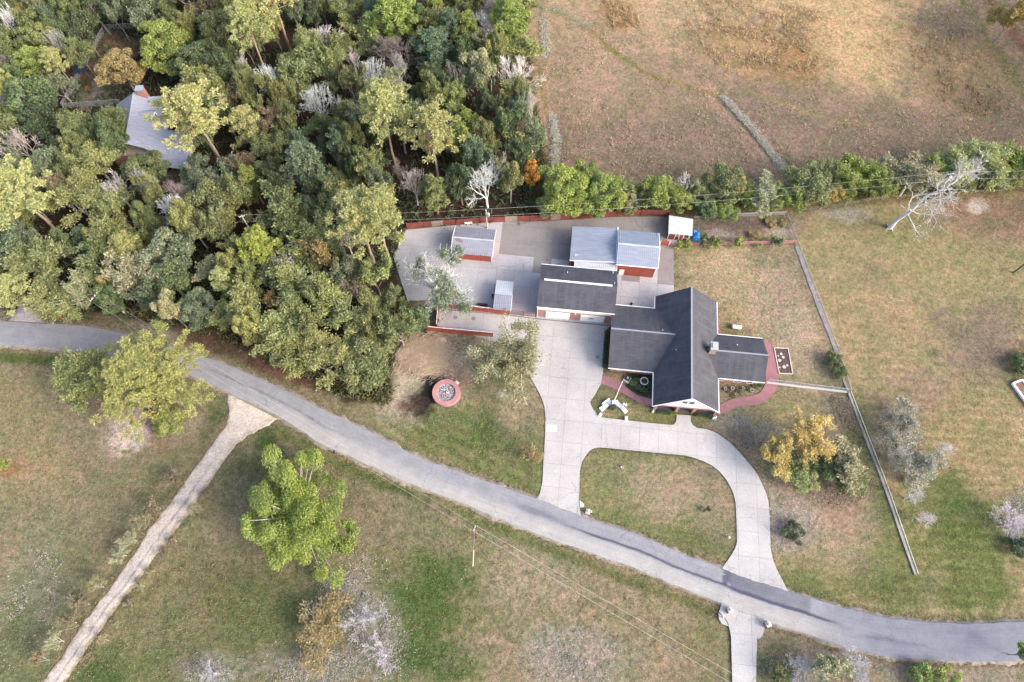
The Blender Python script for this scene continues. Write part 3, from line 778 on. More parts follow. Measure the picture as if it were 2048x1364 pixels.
YARD = [(786, 512), (812, 460), (905, 451), (1000, 443), (1090, 443), (1230, 434), (1336, 433), (1336, 482), (1347, 492), (1348, 605), (1225, 645), (1221, 651), (1074, 637), (1020, 630), (877, 617), (868, 600), (815, 602)]
paved('yard_pavement', 'fenced concrete yard behind the garage', YARD, 3.65, 3.65, .05, lambda u, v: M['oldconc'] if v > 72.3 + 2.2 * math.sin(u * .7) and u > -9.5 else M['yardconc'], (.5, .4))
DRIVE = [(877, 618.5), (1020, 631.5), (1074, 638.5), (1221, 652.5), (1211, 662), (1206, 744), (1202, 767), (1191, 788), (1180, 804), (1183, 812), (1188, 821), (1195, 829), (1204, 835), (1256, 841), (1300, 846), (1343, 850), (1348, 849), (1352, 843), (1353.5, 829), (1381, 831), (1381.5, 843), (1386, 851), (1395, 856), (1412, 858), (1426, 863), (1439, 870), (1461, 886), (1483, 909), (1505, 935), (1516, 951), (1524, 968), (1532, 985), (1537, 1004), (1540, 1049), (1541, 1096), (1546, 1120), (1553, 1138), (1577, 1184), (1500, 1160), (1443, 1138), (1453, 1124), (1462, 1111), (1470, 1097), (1474, 1084), (1473, 1040), (1471, 1005), (1467, 988), (1461, 974), (1451, 957), (1439, 943), (1424, 931), (1406, 922), (1389, 916), (1371, 911), (1297, 904), (1215, 896), (1199, 895), (1187, 897), (1180, 901), (1174, 908), (1164, 923), (1160, 941), (1158, 1001), (1162, 1034), (1072, 999), (1077, 992), (1080, 986), (1085, 963), (1087, 920), (1090, 877), (1091, 837), (1089, 814), (1085, 801), (1080, 789), (1066, 763), (1040, 720), (1010, 690), (944, 670), (886, 657.5), (874, 650)]
paved('driveway', 'pale concrete driveway with a loop past the porch', DRIVE, 3.5, 4.2, .06, M['concrete'], (-1.3, 1.2))
LOWER = [(1443, 1207), (1447, 1208), (1531.5, 1241), (1531, 1250), (1521, 1262), (1514, 1278), (1513, 1310), (1512, 1380), (1465, 1380), (1463, 1310), (1462, 1274), (1457.5, 1250), (1450, 1235), (1438, 1224)]
paved('lower_driveway', 'short concrete driveway below the road', LOWER, 9, 4.6, .05, M['concrete'], (3, 1.0))
paved('culvert_apron', 'small concrete culvert apron beside the lower driveway', [(1437, 1226), (1449, 1236), (1456, 1250), (1458, 1253), (1444, 1248), (1438, 1238)], 9, 9, .03, M['concrete'])
paved('culvert_apron', 'small concrete culvert apron on the far side of the lower driveway', [(1530, 1252), (1528, 1263), (1523, 1274), (1515, 1279), (1519, 1264)], 9, 9, .03, M['concrete'])
new_slab = MB().prism([at(*p)[:2] for p in [(1092, 849), (1114, 850), (1113.5, 864), (1091.5, 863)]], .03, .075)
o = new_slab.build('concrete_patch', plain('fresh_white_concrete', S(228, 228, 228), .9, .03), bpy.data.objects['driveway'])

def walk(name, label, inner, outer, z=.055):
    A = catmull([at(*p) for p in inner], 5); B = catmull([at(*p) for p in outer], 5)
    mb = MB().prism([(p.x, p.y) for p in A] + [(p.x, p.y) for p in reversed(B)], -.08, z)
    o = mb.build(name, M['pink']); return tag(o, label, None, None, 'structure')
walk('red_path', 'curving red stamped concrete path from the driveway to the porch',
     [(1205, 752), (1219, 754), (1239, 764), (1261, 781), (1280, 792), (1309, 798)], [(1202, 768), (1223, 775), (1242, 785), (1264, 797), (1286, 808), (1309, 815)])
walk('red_path', 'broad red stamped concrete path round the east end of the house',
     [(1524, 682), (1528, 697), (1531, 730), (1531, 762), (1526, 777), (1515, 788), (1494, 793), (1469, 796), (1452, 804), (1436, 811)],
     [(1530, 682), (1545, 691), (1554, 716), (1558, 749), (1555, 769), (1550, 783), (1535, 799), (1513, 810), (1480, 812.5), (1458, 822), (1436, 830)])
walk('red_path', 'narrow red strip of path behind the house', [(1428, 610), (1431, 640), (1433, 668)], [(1433, 610), (1436, 648), (1444, 668)])

# ------------------------------------------------------------------ building helpers (u = along the front, v = away from the viewer)
def slope(parent, org, pts, mat, t=.14, name='roof_slope'):
    mb = MB().slab(pts, t); o = mb.build(name, mat, parent, org)
    P = [Vector(p) for p in pts]
    n = (P[1] - P[0]).cross(P[2] - P[0]).normalized()
    if n.z < 0: n = -n
    e1 = Vector((0, 0, 1)).cross(n)
    e1 = e1.normalized() if e1.length > 1e-4 else Vector((1, 0, 0))
    e2 = n.cross(e1)
    ul = o.data.uv_layers.new(name='UVMap'); off = Vector(org)
    for lp in o.data.loops:
        co = o.data.vertices[lp.vertex_index].co + off
        ul.data[lp.index].uv = (co.dot(e1), co.dot(e2))
    return o
def ribbed(parent, org, a, b, c, d, mat, sp=.45, t=.06, h=.05, name='roof_sheet', w=.05):
    """metal sheet a-b (eave) to c-d (ridge) with standing ribs running up the slope"""
    a, b, c, d = map(Vector, (a, b, c, d)); mb = MB().slab([a, b, c, d], t)
    n = (b - a).cross(d - a).normalized()
    if n.z < 0: n = -n
    L = (b - a).length; k = max(2, int(L / sp))
    for i in range(k + 1):
        f = min(max(i / k, .004), .996)
        p = a.lerp(b, f); q = d.lerp(c, f); e = (b - a).normalized() * w
        v = [p - e, p + n*h - e*.4, p + n*h + e*.4, p + e, q - e, q + n*h - e*.4, q + n*h + e*.4, q + e]
        mb.add(v, [(0, 1, 5, 4), (1, 2, 6, 5), (2, 3, 7, 6), (0, 3, 2, 1), (4, 5, 6, 7)])
    return mb.build(name, mat, parent, org)
def bar(parent, org, p, q, w, h, mat, name):
    """square bar from p to q"""
    p = Vector(p); q = Vector(q); d = (q - p).normalized(); s = d.cross(Vector((0, 0, 1)))
    s = s.normalized() if s.length > 1e-3 else Vector((1, 0, 0)); n = s.cross(d)
    mb = MB(); v = []
    for c in (p, q): v += [c - s*w/2 - n*h/2, c + s*w/2 - n*h/2, c + s*w/2 + n*h/2, c - s*w/2 + n*h/2]
    mb.add(v, [(0, 1, 2, 3), (7, 6, 5, 4), (0, 4, 5, 1), (1, 5, 6, 2), (2, 6, 7, 3), (3, 7, 4, 0)])
    return mb.build(name, mat, parent, org)
def window_front(parent, org, u0, u1, v, z0, z1, cols=2, rows=1, mat_frame=None):
    """window in a wall that faces -v; frame, panes proud of the wall"""
    mf = mat_frame or M['white']; fr = .09; mb = MB()
    mb.box(u0, u1, v - .06, v + .02, z0, z0 + fr); mb.box(u0, u1, v - .06, v + .02, z1 - fr, z1)
    mb.box(u0, u0 + fr, v - .06, v + .02, z0 + fr, z1 - fr); mb.box(u1 - fr, u1, v - .06, v + .02, z0 + fr, z1 - fr)
    w = mb.build('window', mf, parent, org)
    iw = (u1 - u0 - 2 * fr) / cols; ih = (z1 - z0 - 2 * fr) / rows
    for i in range(cols):
        for j in range(rows):
            a = u0 + fr + i * iw; b = z0 + fr + j * ih
            p = MB().box(a + .03, a + iw - .03, v - .025, v + .02, b + .03, b + ih - .03).build('pane', M['glass'], w)
            p.data.transform(Matrix.Translation((-org[0], -org[1], -org[2])))
    return w
def gutter(parent, org, p, q, mat=None):
    return bar(parent, org, p, q, .14, .14, mat or M['white'], 'gutter')

# ------------------------------------------------------------------ main house
ho = (27.4, 53.8, 0)
house = thing('brick_house', 'large red brick house with cross-gabled dark shingle roof and white front gable', 'house', uv(*ho), AX)
EZ, RZ = 2.8, 8.4; U0, UR, U1 = 21.5, 27.3, 33.5; V0, V1 = 42.5, 65.3
MZ = lambda u: RZ - abs(u - UR) * (RZ - EZ) / ((UR - U0) if u < UR else (U1 - UR))
# walls
mb = MB(); mb.box(U0 + .55, U1 - .55, V0 + 2.9, V1 - .5, -.1, EZ + .15)
mb.add([(U0+.55, V1-.5, EZ+.15), (U1-.55, V1-.5, EZ+.15), (UR, V1-.5, RZ-.35), (U0+.55, V1-.7, EZ+.15), (U1-.55, V1-.7, EZ+.15), (UR, V1-.7, RZ-.35)], [(0, 2, 1), (3, 4, 5), (0, 3, 5, 2), (1, 2, 5, 4)])
mb.build('wall', M['brick'], house, ho)
MB().box(13.6, U0 + .54, 49.75, 62.1, -.1, EZ + .1).add([(13.6, 49.75, EZ+.1), (13.6, 62.1, EZ+.1), (13.6, 55.9, 5.75), (13.8, 49.75, EZ+.1), (13.8, 62.1, EZ+.1), (13.8, 55.9, 5.75)], [(0, 1, 2), (3, 5, 4), (0, 2, 5, 3), (1, 4, 5, 2)]).build('wall', M['brick'], house, ho)
MB().box(U1 - .54, 41.5, 49.8, 57.8, -.1, EZ + .1).add([(41.5, 49.8, EZ+.1), (41.5, 57.8, EZ+.1), (41.5, 53.8, 4.95), (41.3, 49.8, EZ+.1), (41.3, 57.8, EZ+.1), (41.3, 53.8, 4.95)], [(0, 2, 1), (3, 4, 5), (0, 3, 5, 2), (1, 2, 5, 4)]).build('wall', M['brick'], house, ho)
# roof slopes
slope(house, ho, [(U0, V0, EZ), (UR, V0 + .1, RZ), (UR, V1 - .3, RZ), (U0, V1, EZ)][::-1], M['shingle'])
slope(house, ho, [(U1, V0, EZ), (UR, V0 + .1, RZ), (UR, V1 - .3, RZ), (U1, V1, EZ)], M['shingle'])
LZ, LV = 6.0, 55.9; lu = UR - (RZ - LZ) * (UR - U0) / (RZ - EZ)
slope(house, ho, [(13.0, 49.2, EZ+.02), (U0 + .05, 49.2, EZ+.02), (lu + .05, LV, LZ+.02), (12.8, LV, LZ+.02)], M['shingle'])
slope(house, ho, [(13.0, 62.6, EZ+.02), (U0 + .05, 62.6, EZ+.02), (lu + .05, LV, LZ+.02), (12.8, LV, LZ+.02)][::-1], M['shingle'])
WZ, WV = 5.2, 53.8; ru = UR + (RZ - WZ) * (U1 - UR) / (RZ - EZ)
slope(house, ho, [(U1 - .05, 49.3, EZ+.02), (42.1, 49.3, EZ+.02), (42.2, WV, WZ+.02), (ru - .05, WV, WZ+.02)], M['shingle'])
slope(house, ho, [(U1 - .05, 58.3, EZ+.02), (42.1, 58.3, EZ+.02), (42.2, WV, WZ+.02), (ru - .05, WV, WZ+.02)][::-1], M['shingle'])
bar(house, ho, (UR, V0 + .1, RZ + .02), (UR, V1 - .3, RZ + .02), .34, .07, M['ridge'], 'ridge_cap')
bar(house, ho, (12.8, LV, LZ + .04), (lu, LV, LZ + .04), .30, .06, M['ridge'], 'ridge_cap')
bar(house, ho, (ru, WV, WZ + .04), (42.2, WV, WZ + .04), .30, .06, M['ridge'], 'ridge_cap')
# fascias and gutters
for p, q in (((U0 - .07, V0, EZ - .08), (U0 - .07, 49.15, EZ - .08)), ((U0 - .07, 62.65, EZ - .08), (U0 - .07, V1, EZ - .08)), ((U1 + .07, V0, EZ - .08), (U1 + .07, 49.25, EZ - .08)), ((U1 + .07, 58.35, EZ - .08), (U1 + .07, V1, EZ - .08)),
             ((13.0, 49.13, EZ - .07), (U0 - .15, 49.13, EZ - .07)), ((13.0, 62.67, EZ - .07), (U0 - .15, 62.67, EZ - .07)), ((U1 + .15, 49.23, EZ - .07), (42.1, 49.23, EZ - .07)), ((U1 + .15, 58.37, EZ - .07), (42.1, 58.37, EZ - .07))):
    gutter(house, ho, p, q)
# white front gable over the porch, its rake boards and soffit
g = MB(); gv = V0 + .45
g.add([(U0 + .1, gv, EZ - .12), (U1 - .1, gv, EZ - .12), (UR, gv, RZ - .22), (U0 + .1, gv + .15, EZ - .12), (U1 - .1, gv + .15, EZ - .12), (UR, gv + .15, RZ - .22)], [(0, 1, 2), (3, 5, 4), (0, 2, 5, 3), (1, 4, 5, 2), (0, 3, 4, 1)])
gable = g.build('gable_wall', M['white'], house, ho)
for p, q in (((U0 - .1, V0 - .05, EZ - .02), (UR, V0 + .03, RZ - .02)), ((U1 + .1, V0 - .05, EZ - .02), (UR, V0 + .03, RZ - .02))):
    bar(house, ho, p, q, .09, .26, M['white'], 'rake_board')
for k in (-1, 1):
    c = UR + .1 + k * .62
    wv = gv - .02; fm = MB()
    w = window_front(house, ho, c - .52, c + .52, gv - .02, 4.55, 6.0, 3, 2)
beam = MB().box(U0 + .35, U1 - .35, V0 + .35, V0 + .44, 2.35, EZ - .13); beam.box(U0 + .35, U1 - .35, V0 + .62, V0 + .85, 2.35, EZ - .13)
beam.build('porch_beam', M['brick'], house, ho)
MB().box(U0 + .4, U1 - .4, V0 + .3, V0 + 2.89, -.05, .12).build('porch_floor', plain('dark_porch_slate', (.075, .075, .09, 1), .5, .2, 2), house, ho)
for (px, py) in ((1308.7, 820), (1351.4, 825), (1384.6, 826.5), (1427.8, 832)):
    u, v = to_uv(at(px, py))
    MB().box(u - .26, u + .26, V0 + .33, V0 + .85, .0, 2.36).box(u - .32, u + .32, V0 + .27, V0 + .91, -.02, .30).build('porch_column', M['brick'], house, ho)
d = MB().box(UR - .55, UR + .75, V0 + 2.84, V0 + 2.9, .1, 2.2).build('front_door', plain('dark_door_paint', (.05, .03, .025, 1), .4), house, ho)
k = MB().box(UR + .55, UR + .62, V0 + 2.79, V0 + 2.84, 1.0, 1.15).build('door_handle', M['steel'], d); k.data.transform(Matrix.Translation((-ho[0], -ho[1], 0)))
for a in (22.6, 24.3, 29.2, 31.1): window_front(house, ho, a, a + 1.1, V0 + 2.9, .7, 2.2, 2, 2)
for a, b in ((14.9, 15.9), (17.2, 18.4), (19.9, 21.2)): window_front(house, ho, a, b, 49.75, .9, 2.35, 2, 1)
for a, b in ((34.0, 35.3), (36.9, 38.4), (39.4, 40.6)): window_front(house, ho, a, b, 49.8, .5, 2.4, 2, 1)
for a, b in ((15.0, 16.2), (18.2, 19.4)):
    MB().box(a, b, 62.08, 62.16, 1, 2.3).build('window', M['white'], house, ho)
# chimney
ch = MB().box(31.15, 32.35, 53.1, 54.5, 3.8, 7.0).build('chimney', plain('tan_chimney_brick', (.36, .25, .20, 1), .9, .15, 3), house, ho)
c2 = MB().box(31.05, 32.45, 53.0, 54.6, 7.0, 7.18).box(31.35, 32.15, 53.3, 54.3, 7.18, 7.5).build('chimney_cap', M['steel'], ch); c2.data.transform(Matrix.Translation((-ho[0], -ho[1], 0)))
for (px, py, z) in ((1325, 661, 5.6), (1474, 690, 4.2), (1352, 700, 6.0)):
    u, v = to_uv(at(px, py, z)); MB().tube((u, v, z - .8), (u, v, z + .25), .09, n=8).build('vent_pipe', M['porcelain'], house, ho)

# ------------------------------------------------------------------ garage
go = (6.0, 64.3, 0)
gar = thing('garage', 'tall two-door garage with dark shingle roof and white band over brick front', 'garage', uv(*go), AX)
GU0, GU1, GV0, GV1, GE, GR, GVR = -1.45, 13.5, 59.55, 69.0, 4.9, 7.3, 64.25
MB().box(GU0 + .25, GU1 - .25, GV0 + .35, GV1 - .35, -.1, 3.1).build('wall', M['brick'], gar, go)
MB().box(GU0 + .22, GU1 - .22, GV0 + .31, GV1 - .31, 3.1, GE - .05).add(
    [(GU0+.22, GV0+.31, GE-.05), (GU0+.22, GV1-.31, GE-.05), (GU0+.22, GVR, GR-.2), (GU1-.22, GV0+.31, GE-.05), (GU1-.22, GV1-.31, GE-.05), (GU1-.22, GVR, GR-.2)], [(0, 2, 1), (3, 4, 5), (0, 3, 5, 2), (1, 2, 5, 4)]).build('siding', M['white'], gar, go)
slope(gar, go, [(GU0, GV0, GE), (GU1, GV0, GE), (GU1, GVR, GR), (GU0, GVR, GR)], M['shingle'])
slope(gar, go, [(GU0, GV1, GE), (GU1, GV1, GE), (GU1, GVR, GR), (GU0, GVR, GR)][::-1], M['shingle'])
bar(gar, go, (GU0 + .9, GVR, GR + .06), (GU1 - 1.0, GVR, GR + .06), .34, .12, M['whitedirty'], 'ridge_vent')
gutter(gar, go, (GU0, GV0 - .07, GE - .1), (GU1, GV0 - .07, GE - .1)); gutter(gar, go, (GU0, GV1 + .07, GE - .1), (GU1, GV1 + .07, GE - .1))
for u in (GU0 + .18, GU1 - .18):
    MB().box(u - .06, u + .06, GV0 + .2, GV0 + .3, .05, GE - .15).build('downpipe', M['white'], gar, go)
for (pa, pb) in ((1091, 1137), (1160, 1206)):
    ua = to_uv(at(pa, 638))[0]; ub = to_uv(at(pb, 646))[0]
    d = MB().box(ua - .08, ub + .08, GV0 + .27, GV0 + .34, -.02, 2.65).build('garage_door', M['whitedirty'], gar, go)
    for j in range(4):
        p = MB().box(ua + .02, ub - .02, GV0 + .235, GV0 + .269, .06 + j*.64, .06 + j*.64 + .6).build('door_panel', M['white'], d); p.data.transform(Matrix.Translation((-go[0], -go[1], 0)))
MB().lathe((6.1, GV0 + .22), [(.10, 2.75), (.16, 2.8), (.12, 3.0)], 8).build('wall_lamp', M['porcelain'], gar, go)
for (px, py, z) in ((1135, 545, 6.2), (1226, 545, 5.8), (1229, 567, 7.0)):
    u, v = to_uv(at(px, py, z)); MB().tube((u, v, z - .6), (u, v, z + .3), .08, n=8).build('vent_pipe', M['porcelain'], gar, go)
# the dark ornament with spreading arms on the right-hand door
oc = uv(*to_uv(at(1182, 640, 1.4)), 1.5); u, v = to_uv(oc); v = GV0 + .19
om = MB(); om.lathe((0, 0), [(.05, -.04), (.17, 0), (.05, .04)], 10)
for a in (25, 155, 205, 335):
    t = math.radians(a); om.tube((0, 0, 0), (.62*math.cos(t), .62*math.sin(t), .02), .05, .02, 5)
od = om.build('door_ornament', M['black']); od.location = uv(u, v, 1.5); od.rotation_euler = (math.pi/2, 0, AX)
tag(od, 'black ornament with four spreading arms on the right garage door', 'ornament')

# ------------------------------------------------------------------ metal workshop
wo = (13.0, 75.0, 0)
ws = thing('metal_workshop', 'big corrugated metal workshop with blue-grey roofs and red front wall', 'workshop', uv(*wo), AX)
ribwall = MB().box(13.6, 21.3, 71.1, 78.5, -.05, 4.5).add([(21.3, 71.1, 4.5), (21.3, 78.5, 4.5), (21.3, 74.7, 5.7), (13.6, 71.1, 4.5), (13.6, 78.5, 4.5), (13.6, 74.7, 5.7)], [(0, 1, 2), (3, 5, 4), (0, 2, 5, 3), (1, 4, 5, 2)])
for i in range(20):
    u = 13.75 + i * .38; ribwall.add([(u, 71.1, 0), (u + .05, 71.05, 0), (u + .1, 71.1, 0), (u, 71.1, 4.5), (u + .05, 71.05, 4.5), (u + .1, 71.1, 4.5)], [(0, 1, 4, 3), (1, 2, 5, 4)])
ribwall.build('wall', M['redmetal'], ws, wo)
ribbed(ws, wo, (13.35, 70.75, 4.6), (21.55, 70.75, 4.6), (21.55, 74.65, 5.95), (13.35, 74.65, 5.95), M['galv'], .38)
ribbed(ws, wo, (21.55, 78.85, 4.6), (13.35, 78.85, 4.6), (13.35, 74.65, 5.95), (21.55, 74.65, 5.95), M['galv'], .38)
bar(ws, wo, (13.35, 74.65, 6.0), (21.55, 74.65, 6.0), .4, .05, M['galvwhite'], 'ridge_cap')
gutter(ws, wo, (13.35, 70.66, 4.5), (21.6, 70.66, 4.5)); bar(ws, wo, (21.62, 70.75, 4.58), (21.62, 74.65, 5.93), .12, .2, M['white'], 'rake_trim'); bar(ws, wo, (21.62, 78.85, 4.58), (21.62, 74.65, 5.93), .12, .2, M['white'], 'rake_trim')
MB().box(21.32, 21.44, 70.98, 71.1, 0, 4.4).build('downpipe', M['white'], ws, wo)
dd = MB().box(14.35, 15.35, 71.0, 71.04, .05, 2.15).build('door', M['white'], ws, wo)
hd = MB().box(15.15, 15.25, 70.96, 71.0, 1.0, 1.1).build('door_handle', M['steel'], dd); hd.data.transform(Matrix.Translation((-wo[0], -wo[1], 0)))
# west bay, sheets running the other way
MB().box(4.5, 13.3, 71.7, 79.0, -.05, 3.3).build('wall', M['redmetal'], ws, wo)
ribbed(ws, wo, (4.15, 79.35, 3.55), (4.15, 71.35, 3.55), (13.3, 71.35, 4.45), (13.3, 79.35, 4.45), M['galv'], .40)
bar(ws, wo, (13.32, 71.3, 4.55), (13.32, 79.4, 4.55), .22, .14, M['white'], 'valley_trim')
bar(ws, wo, (4.12, 71.25, 3.5), (13.2, 71.25, 4.4), .1, .16, M['white'], 'rake_trim')
# small lean-to roof between garage and workshop
ribbed(ws, wo, (5.1, 69.75, 3.35), (13.55, 69.75, 3.35), (13.55, 72.8, 3.72), (5.1, 72.8, 3.72), M['galvwhite'], .42, name='lean_to_roof')
for u in (5.3, 9.3): MB().box(u - .06, u + .06, 69.8, 69.92, 0, 3.25).build('post', M['white'], ws, wo)
bar(ws, wo, (13.62, 69.75, 3.4), (13.62, 72.8, 3.77), .1, .16, M['white'], 'rake_trim')

# ------------------------------------------------------------------ red shed on the left of the yard
so = (-15.65, 74.3, 0)
sh = thing('red_shed', 'red metal shed with rust-patched grey gable roof in the yard', 'shed', uv(*so), AX)
m_ = MB().box(-19.6, -11.75, 71.35, 77.2, -.05, 2.55).add([(-19.6, 71.35, 2.55), (-19.6, 77.2, 2.55), (-19.6, 74.2, 3.7), (-11.75, 71.35, 2.55), (-11.75, 77.2, 2.55), (-11.75, 74.2, 3.7)], [(0, 2, 1), (3, 4, 5), (0, 3, 5, 2), (1, 2, 5, 4)])
for i in range(20):
    u = -19.5 + i * .4; m_.add([(u, 71.35, 0), (u + .05, 71.3, 0), (u + .1, 71.35, 0), (u, 71.35, 2.5), (u + .05, 71.3, 2.5), (u + .1, 71.35, 2.5)], [(0, 1, 4, 3), (1, 2, 5, 4)])
m_.build('wall', M['redmetal'], sh, so)
ribbed(sh, so, (-19.85, 71.05, 2.65), (-11.5, 71.05, 2.65), (-11.4, 74.0, 3.9), (-19.75, 74.0, 3.9), M['galvold'], .42)
ribbed(sh, so, (-11.5, 77.5, 2.65), (-19.9, 77.5, 2.65), (-19.75, 74.0, 3.9), (-11.4, 74.0, 3.9), M['galvold'], .42)
bar(sh, so, (-19.75, 74.0, 3.96), (-11.4, 74.0, 3.96), .35, .06, M['galvwhite'], 'ridge_cap')
for u in (-19.93, -11.42):
    bar(sh, so, (u, 71.05, 2.62), (u, 74.0, 3.88), .1, .2, M['white'], 'rake_trim'); bar(sh, so, (u, 77.5, 2.62), (u, 74.0, 3.88), .1, .2, M['white'], 'rake_trim')
for u in (-19.62, -11.73): MB().box(u - .07, u + .07, 71.25, 71.34, 0, 2.6).build('corner_trim', M['white'], sh, so)
# ------------------------------------------------------------------ small white-roofed gate shed
to_ = (-8.25, 62.5, 0)
gs = thing('small_shed', 'small narrow shed with half white half grey metal roof beside the iron gate', 'shed', uv(*to_), AX)
MB().box(-9.75, -6.75, 59.75, 65.5, 0, 2.5).build('wall', M['redmetal'], gs, to_)
ribbed(gs, to_, (-9.95, 59.3, 2.5), (-6.55, 59.3, 2.5), (-6.55, 62.5, 3.15), (-9.95, 62.5, 3.15), M['galvold'], .42)
ribbed(gs, to_, (-6.55, 65.8, 2.5), (-9.95, 65.8, 2.5), (-9.95, 62.5, 3.15), (-6.55, 62.5, 3.15), M['galvwhite'], .42)
bar(gs, to_, (-9.95, 62.5, 3.2), (-6.55, 62.5, 3.2), .3, .05, M['galvwhite'], 'ridge_cap')
bar(gs, to_, (-6.5, 59.3, 2.48), (-6.5, 62.5, 3.12), .08, .16, M['white'], 'rake_trim')
# ------------------------------------------------------------------ red and white shed by the pen
po = (26.4, 82.4, 0)
ps = thing('garden_shed', 'red and white garden shed with pale ribbed roof beside the blue tarpaulin', 'shed', uv(*po), AX)
MB().box(24.2, 28.6, 80.75, 84.1, -.05, 2.3).build('wall', M['redwood'], ps, po)
ribbed(ps, po, (23.95, 80.45, 2.4), (23.95, 84.5, 3.0), (28.9, 84.1, 3.0), (28.9, 80.45, 2.4), M['galvwhite'], .33, h=.06)
for u in (24.2, 25.6, 26.45, 27.25, 28.55): MB().box(u - .06, u + .06, 80.66, 80.74, 0, 2.35).build('white_trim', M['white'], ps, po)
MB().box(24.15, 28.65, 80.64, 80.72, 2.28, 2.42).build('white_trim', M['white'], ps, po)
window_front(ps, po, 25.68, 26.38, 80.74, 1.35, 2.2, 1, 1); window_front(ps, po, 27.33, 28.45, 80.74, .9, 2.2, 1, 2)
MB().box(26.5, 27.2, 80.68, 80.74, .03, 2.1).build('door', M['redmetal'], ps, po)
stp = MB().box(24.2, 26.2, 79.4, 80.6, 0, .12).build('concrete_step', M['stone'], ps, po)
# blue tarpaulin heap
tc = at(1391, 472); tb = MB(); N = 14
for j in range(N + 1):
    for i in range(N + 1):
        x = (i / N - .5) * 1.7; y = (j / N - .5) * 2.4
        e = min(1, (1 - abs(2*i/N - 1)) * 3.2, (1 - abs(2*j/N - 1)) * 3.2)
        z = e * (1.0 + .35 * math.sin(3.1 * i / N * 2 + .8) * math.cos(j * .55)) * (0.75 if j < N * .35 else 1.0) + .05 * math.sin(i * 2.3 + j * 1.7)
        tb.v.append((x, y, max(z, .0)))
tb.f = [(j*(N+1)+i, j*(N+1)+i+1, (j+1)*(N+1)+i+1, (j+1)*(N+1)+i) for j in range(N) for i in range(N)]; tb.m = [0] * len(tb.f)
tp = tb.build('tarpaulin_heap', M['tarp'], smooth=False); tp.location = tc; tp.rotation_euler = (0, 0, AX); tag(tp, 'bright blue tarpaulin heap beside the red and white shed', 'tarpaulin')

# ------------------------------------------------------------------ fences
def panel_fence(name, label, cat, pts, h, mat, w=2.4, cap=None, post=M['redwood'], rib=.16, from_uv=False, thick=.05, group=None):
    """solid board or sheet fence: every panel and post its own piece"""
    P = [Vector((p[0], p[1], 0)) for p in pts]
    root = thing(name, label, cat, P[0], 0, group); org = P[0]
    for a, b in zip(P[:-1], P[1:]):
        L = (b - a).length; n = max(1, round(L / w)); d = (b - a) / L; s = Vector((-d.y, d.x, 0))
        for i in range(n):
            p = a + d * (L * i / n + .05); q = a + d * (L * (i + 1) / n - .05)
            hh = h * random.uniform(.97, 1.03); mb = MB(); k = max(2, int((q - p).length / rib))
            for j in range(k):
                x0 = p.lerp(q, j / k + .01 / k); x1 = p.lerp(q, (j + .96) / k); o = s * (thick / 2 * (1 if j % 2 else .55)); dz = random.uniform(-.03, .02)
                v = [x0 - o, x1 - o, x1 + o, x0 + o]; v = [(c.x, c.y, 0) for c in v] + [(c.x, c.y, hh + dz) for c in v]
                mb.add(v, [(4, 5, 6, 7), (0, 1, 5, 4), (1, 2, 6, 5), (2, 3, 7, 6), (3, 0, 4, 7)])
            mb.build('fence_panel', mat[i % len(mat)] if isinstance(mat, list) else mat, root, org)
            if cap: bar(root, org, p + Vector((0, 0, h + .06)), q + Vector((0, 0, h + .06)), .1, .05, cap, 'cap_rail')
        for i in range(n + 1):
            c = a + d * (L * i / n)
            MB().box(c.x - .06, c.x + .06, c.y - .06, c.y + .06, -.05, h + .08).build('fence_post', post, root, org)
    return root
F1A = uv(-20.9, 59.85); F1B = uv(-6.75, 59.65)
panel_fence('red_metal_fence', 'red metal sheet fence with white cap between yard and lower strip', 'fence', [F1A, F1B], 2.0, M['redmetal'], 2.4, M['white'], M['redmetal'], .3)
panel_fence('red_metal_fence', 'red metal sheet fence facing the bare dirt and the oak', 'fence', [uv(-22.2, 54.5), uv(-19.4, 54.45), uv(-9.5, 54.5)], 2.0, M['redmetal'], 2.4, M['white'], M['redmetal'], .3)
panel_fence('red_metal_fence', 'short red metal fence end-on at the left of the lower strip', 'fence', [uv(-20.95, 59.7), uv(-20.6, 55.2)], 1.9, M['redmetal'], 2.3, M['white'], M['redmetal'], .3)
panel_fence('board_fence', 'long red board fence along the back of the yard under the trees', 'fence',
            [at(815, 457), at(912, 450), at(960, 446), at(1060, 442), at(1141, 438), at(1280, 430), at(1335, 433)], 2.0, [M['redwood'], M['redwood'], M['greywood'], M['redwood']], 2.4, None, M['redwood'], .2)
panel_fence('board_fence', 'small orange-red board fence joining workshop and garden shed', 'fence', [at(1319, 490), at(1337, 491)], 1.6, M['redmetal'], 2.4, None, M['white'], .2)
panel_fence('board_fence', 'dark board fence along the left side of the garden shed', 'fence', [at(1336, 433), at(1336, 478)], 1.7, M['redwood'], 2.4, None, M['redwood'], .2)
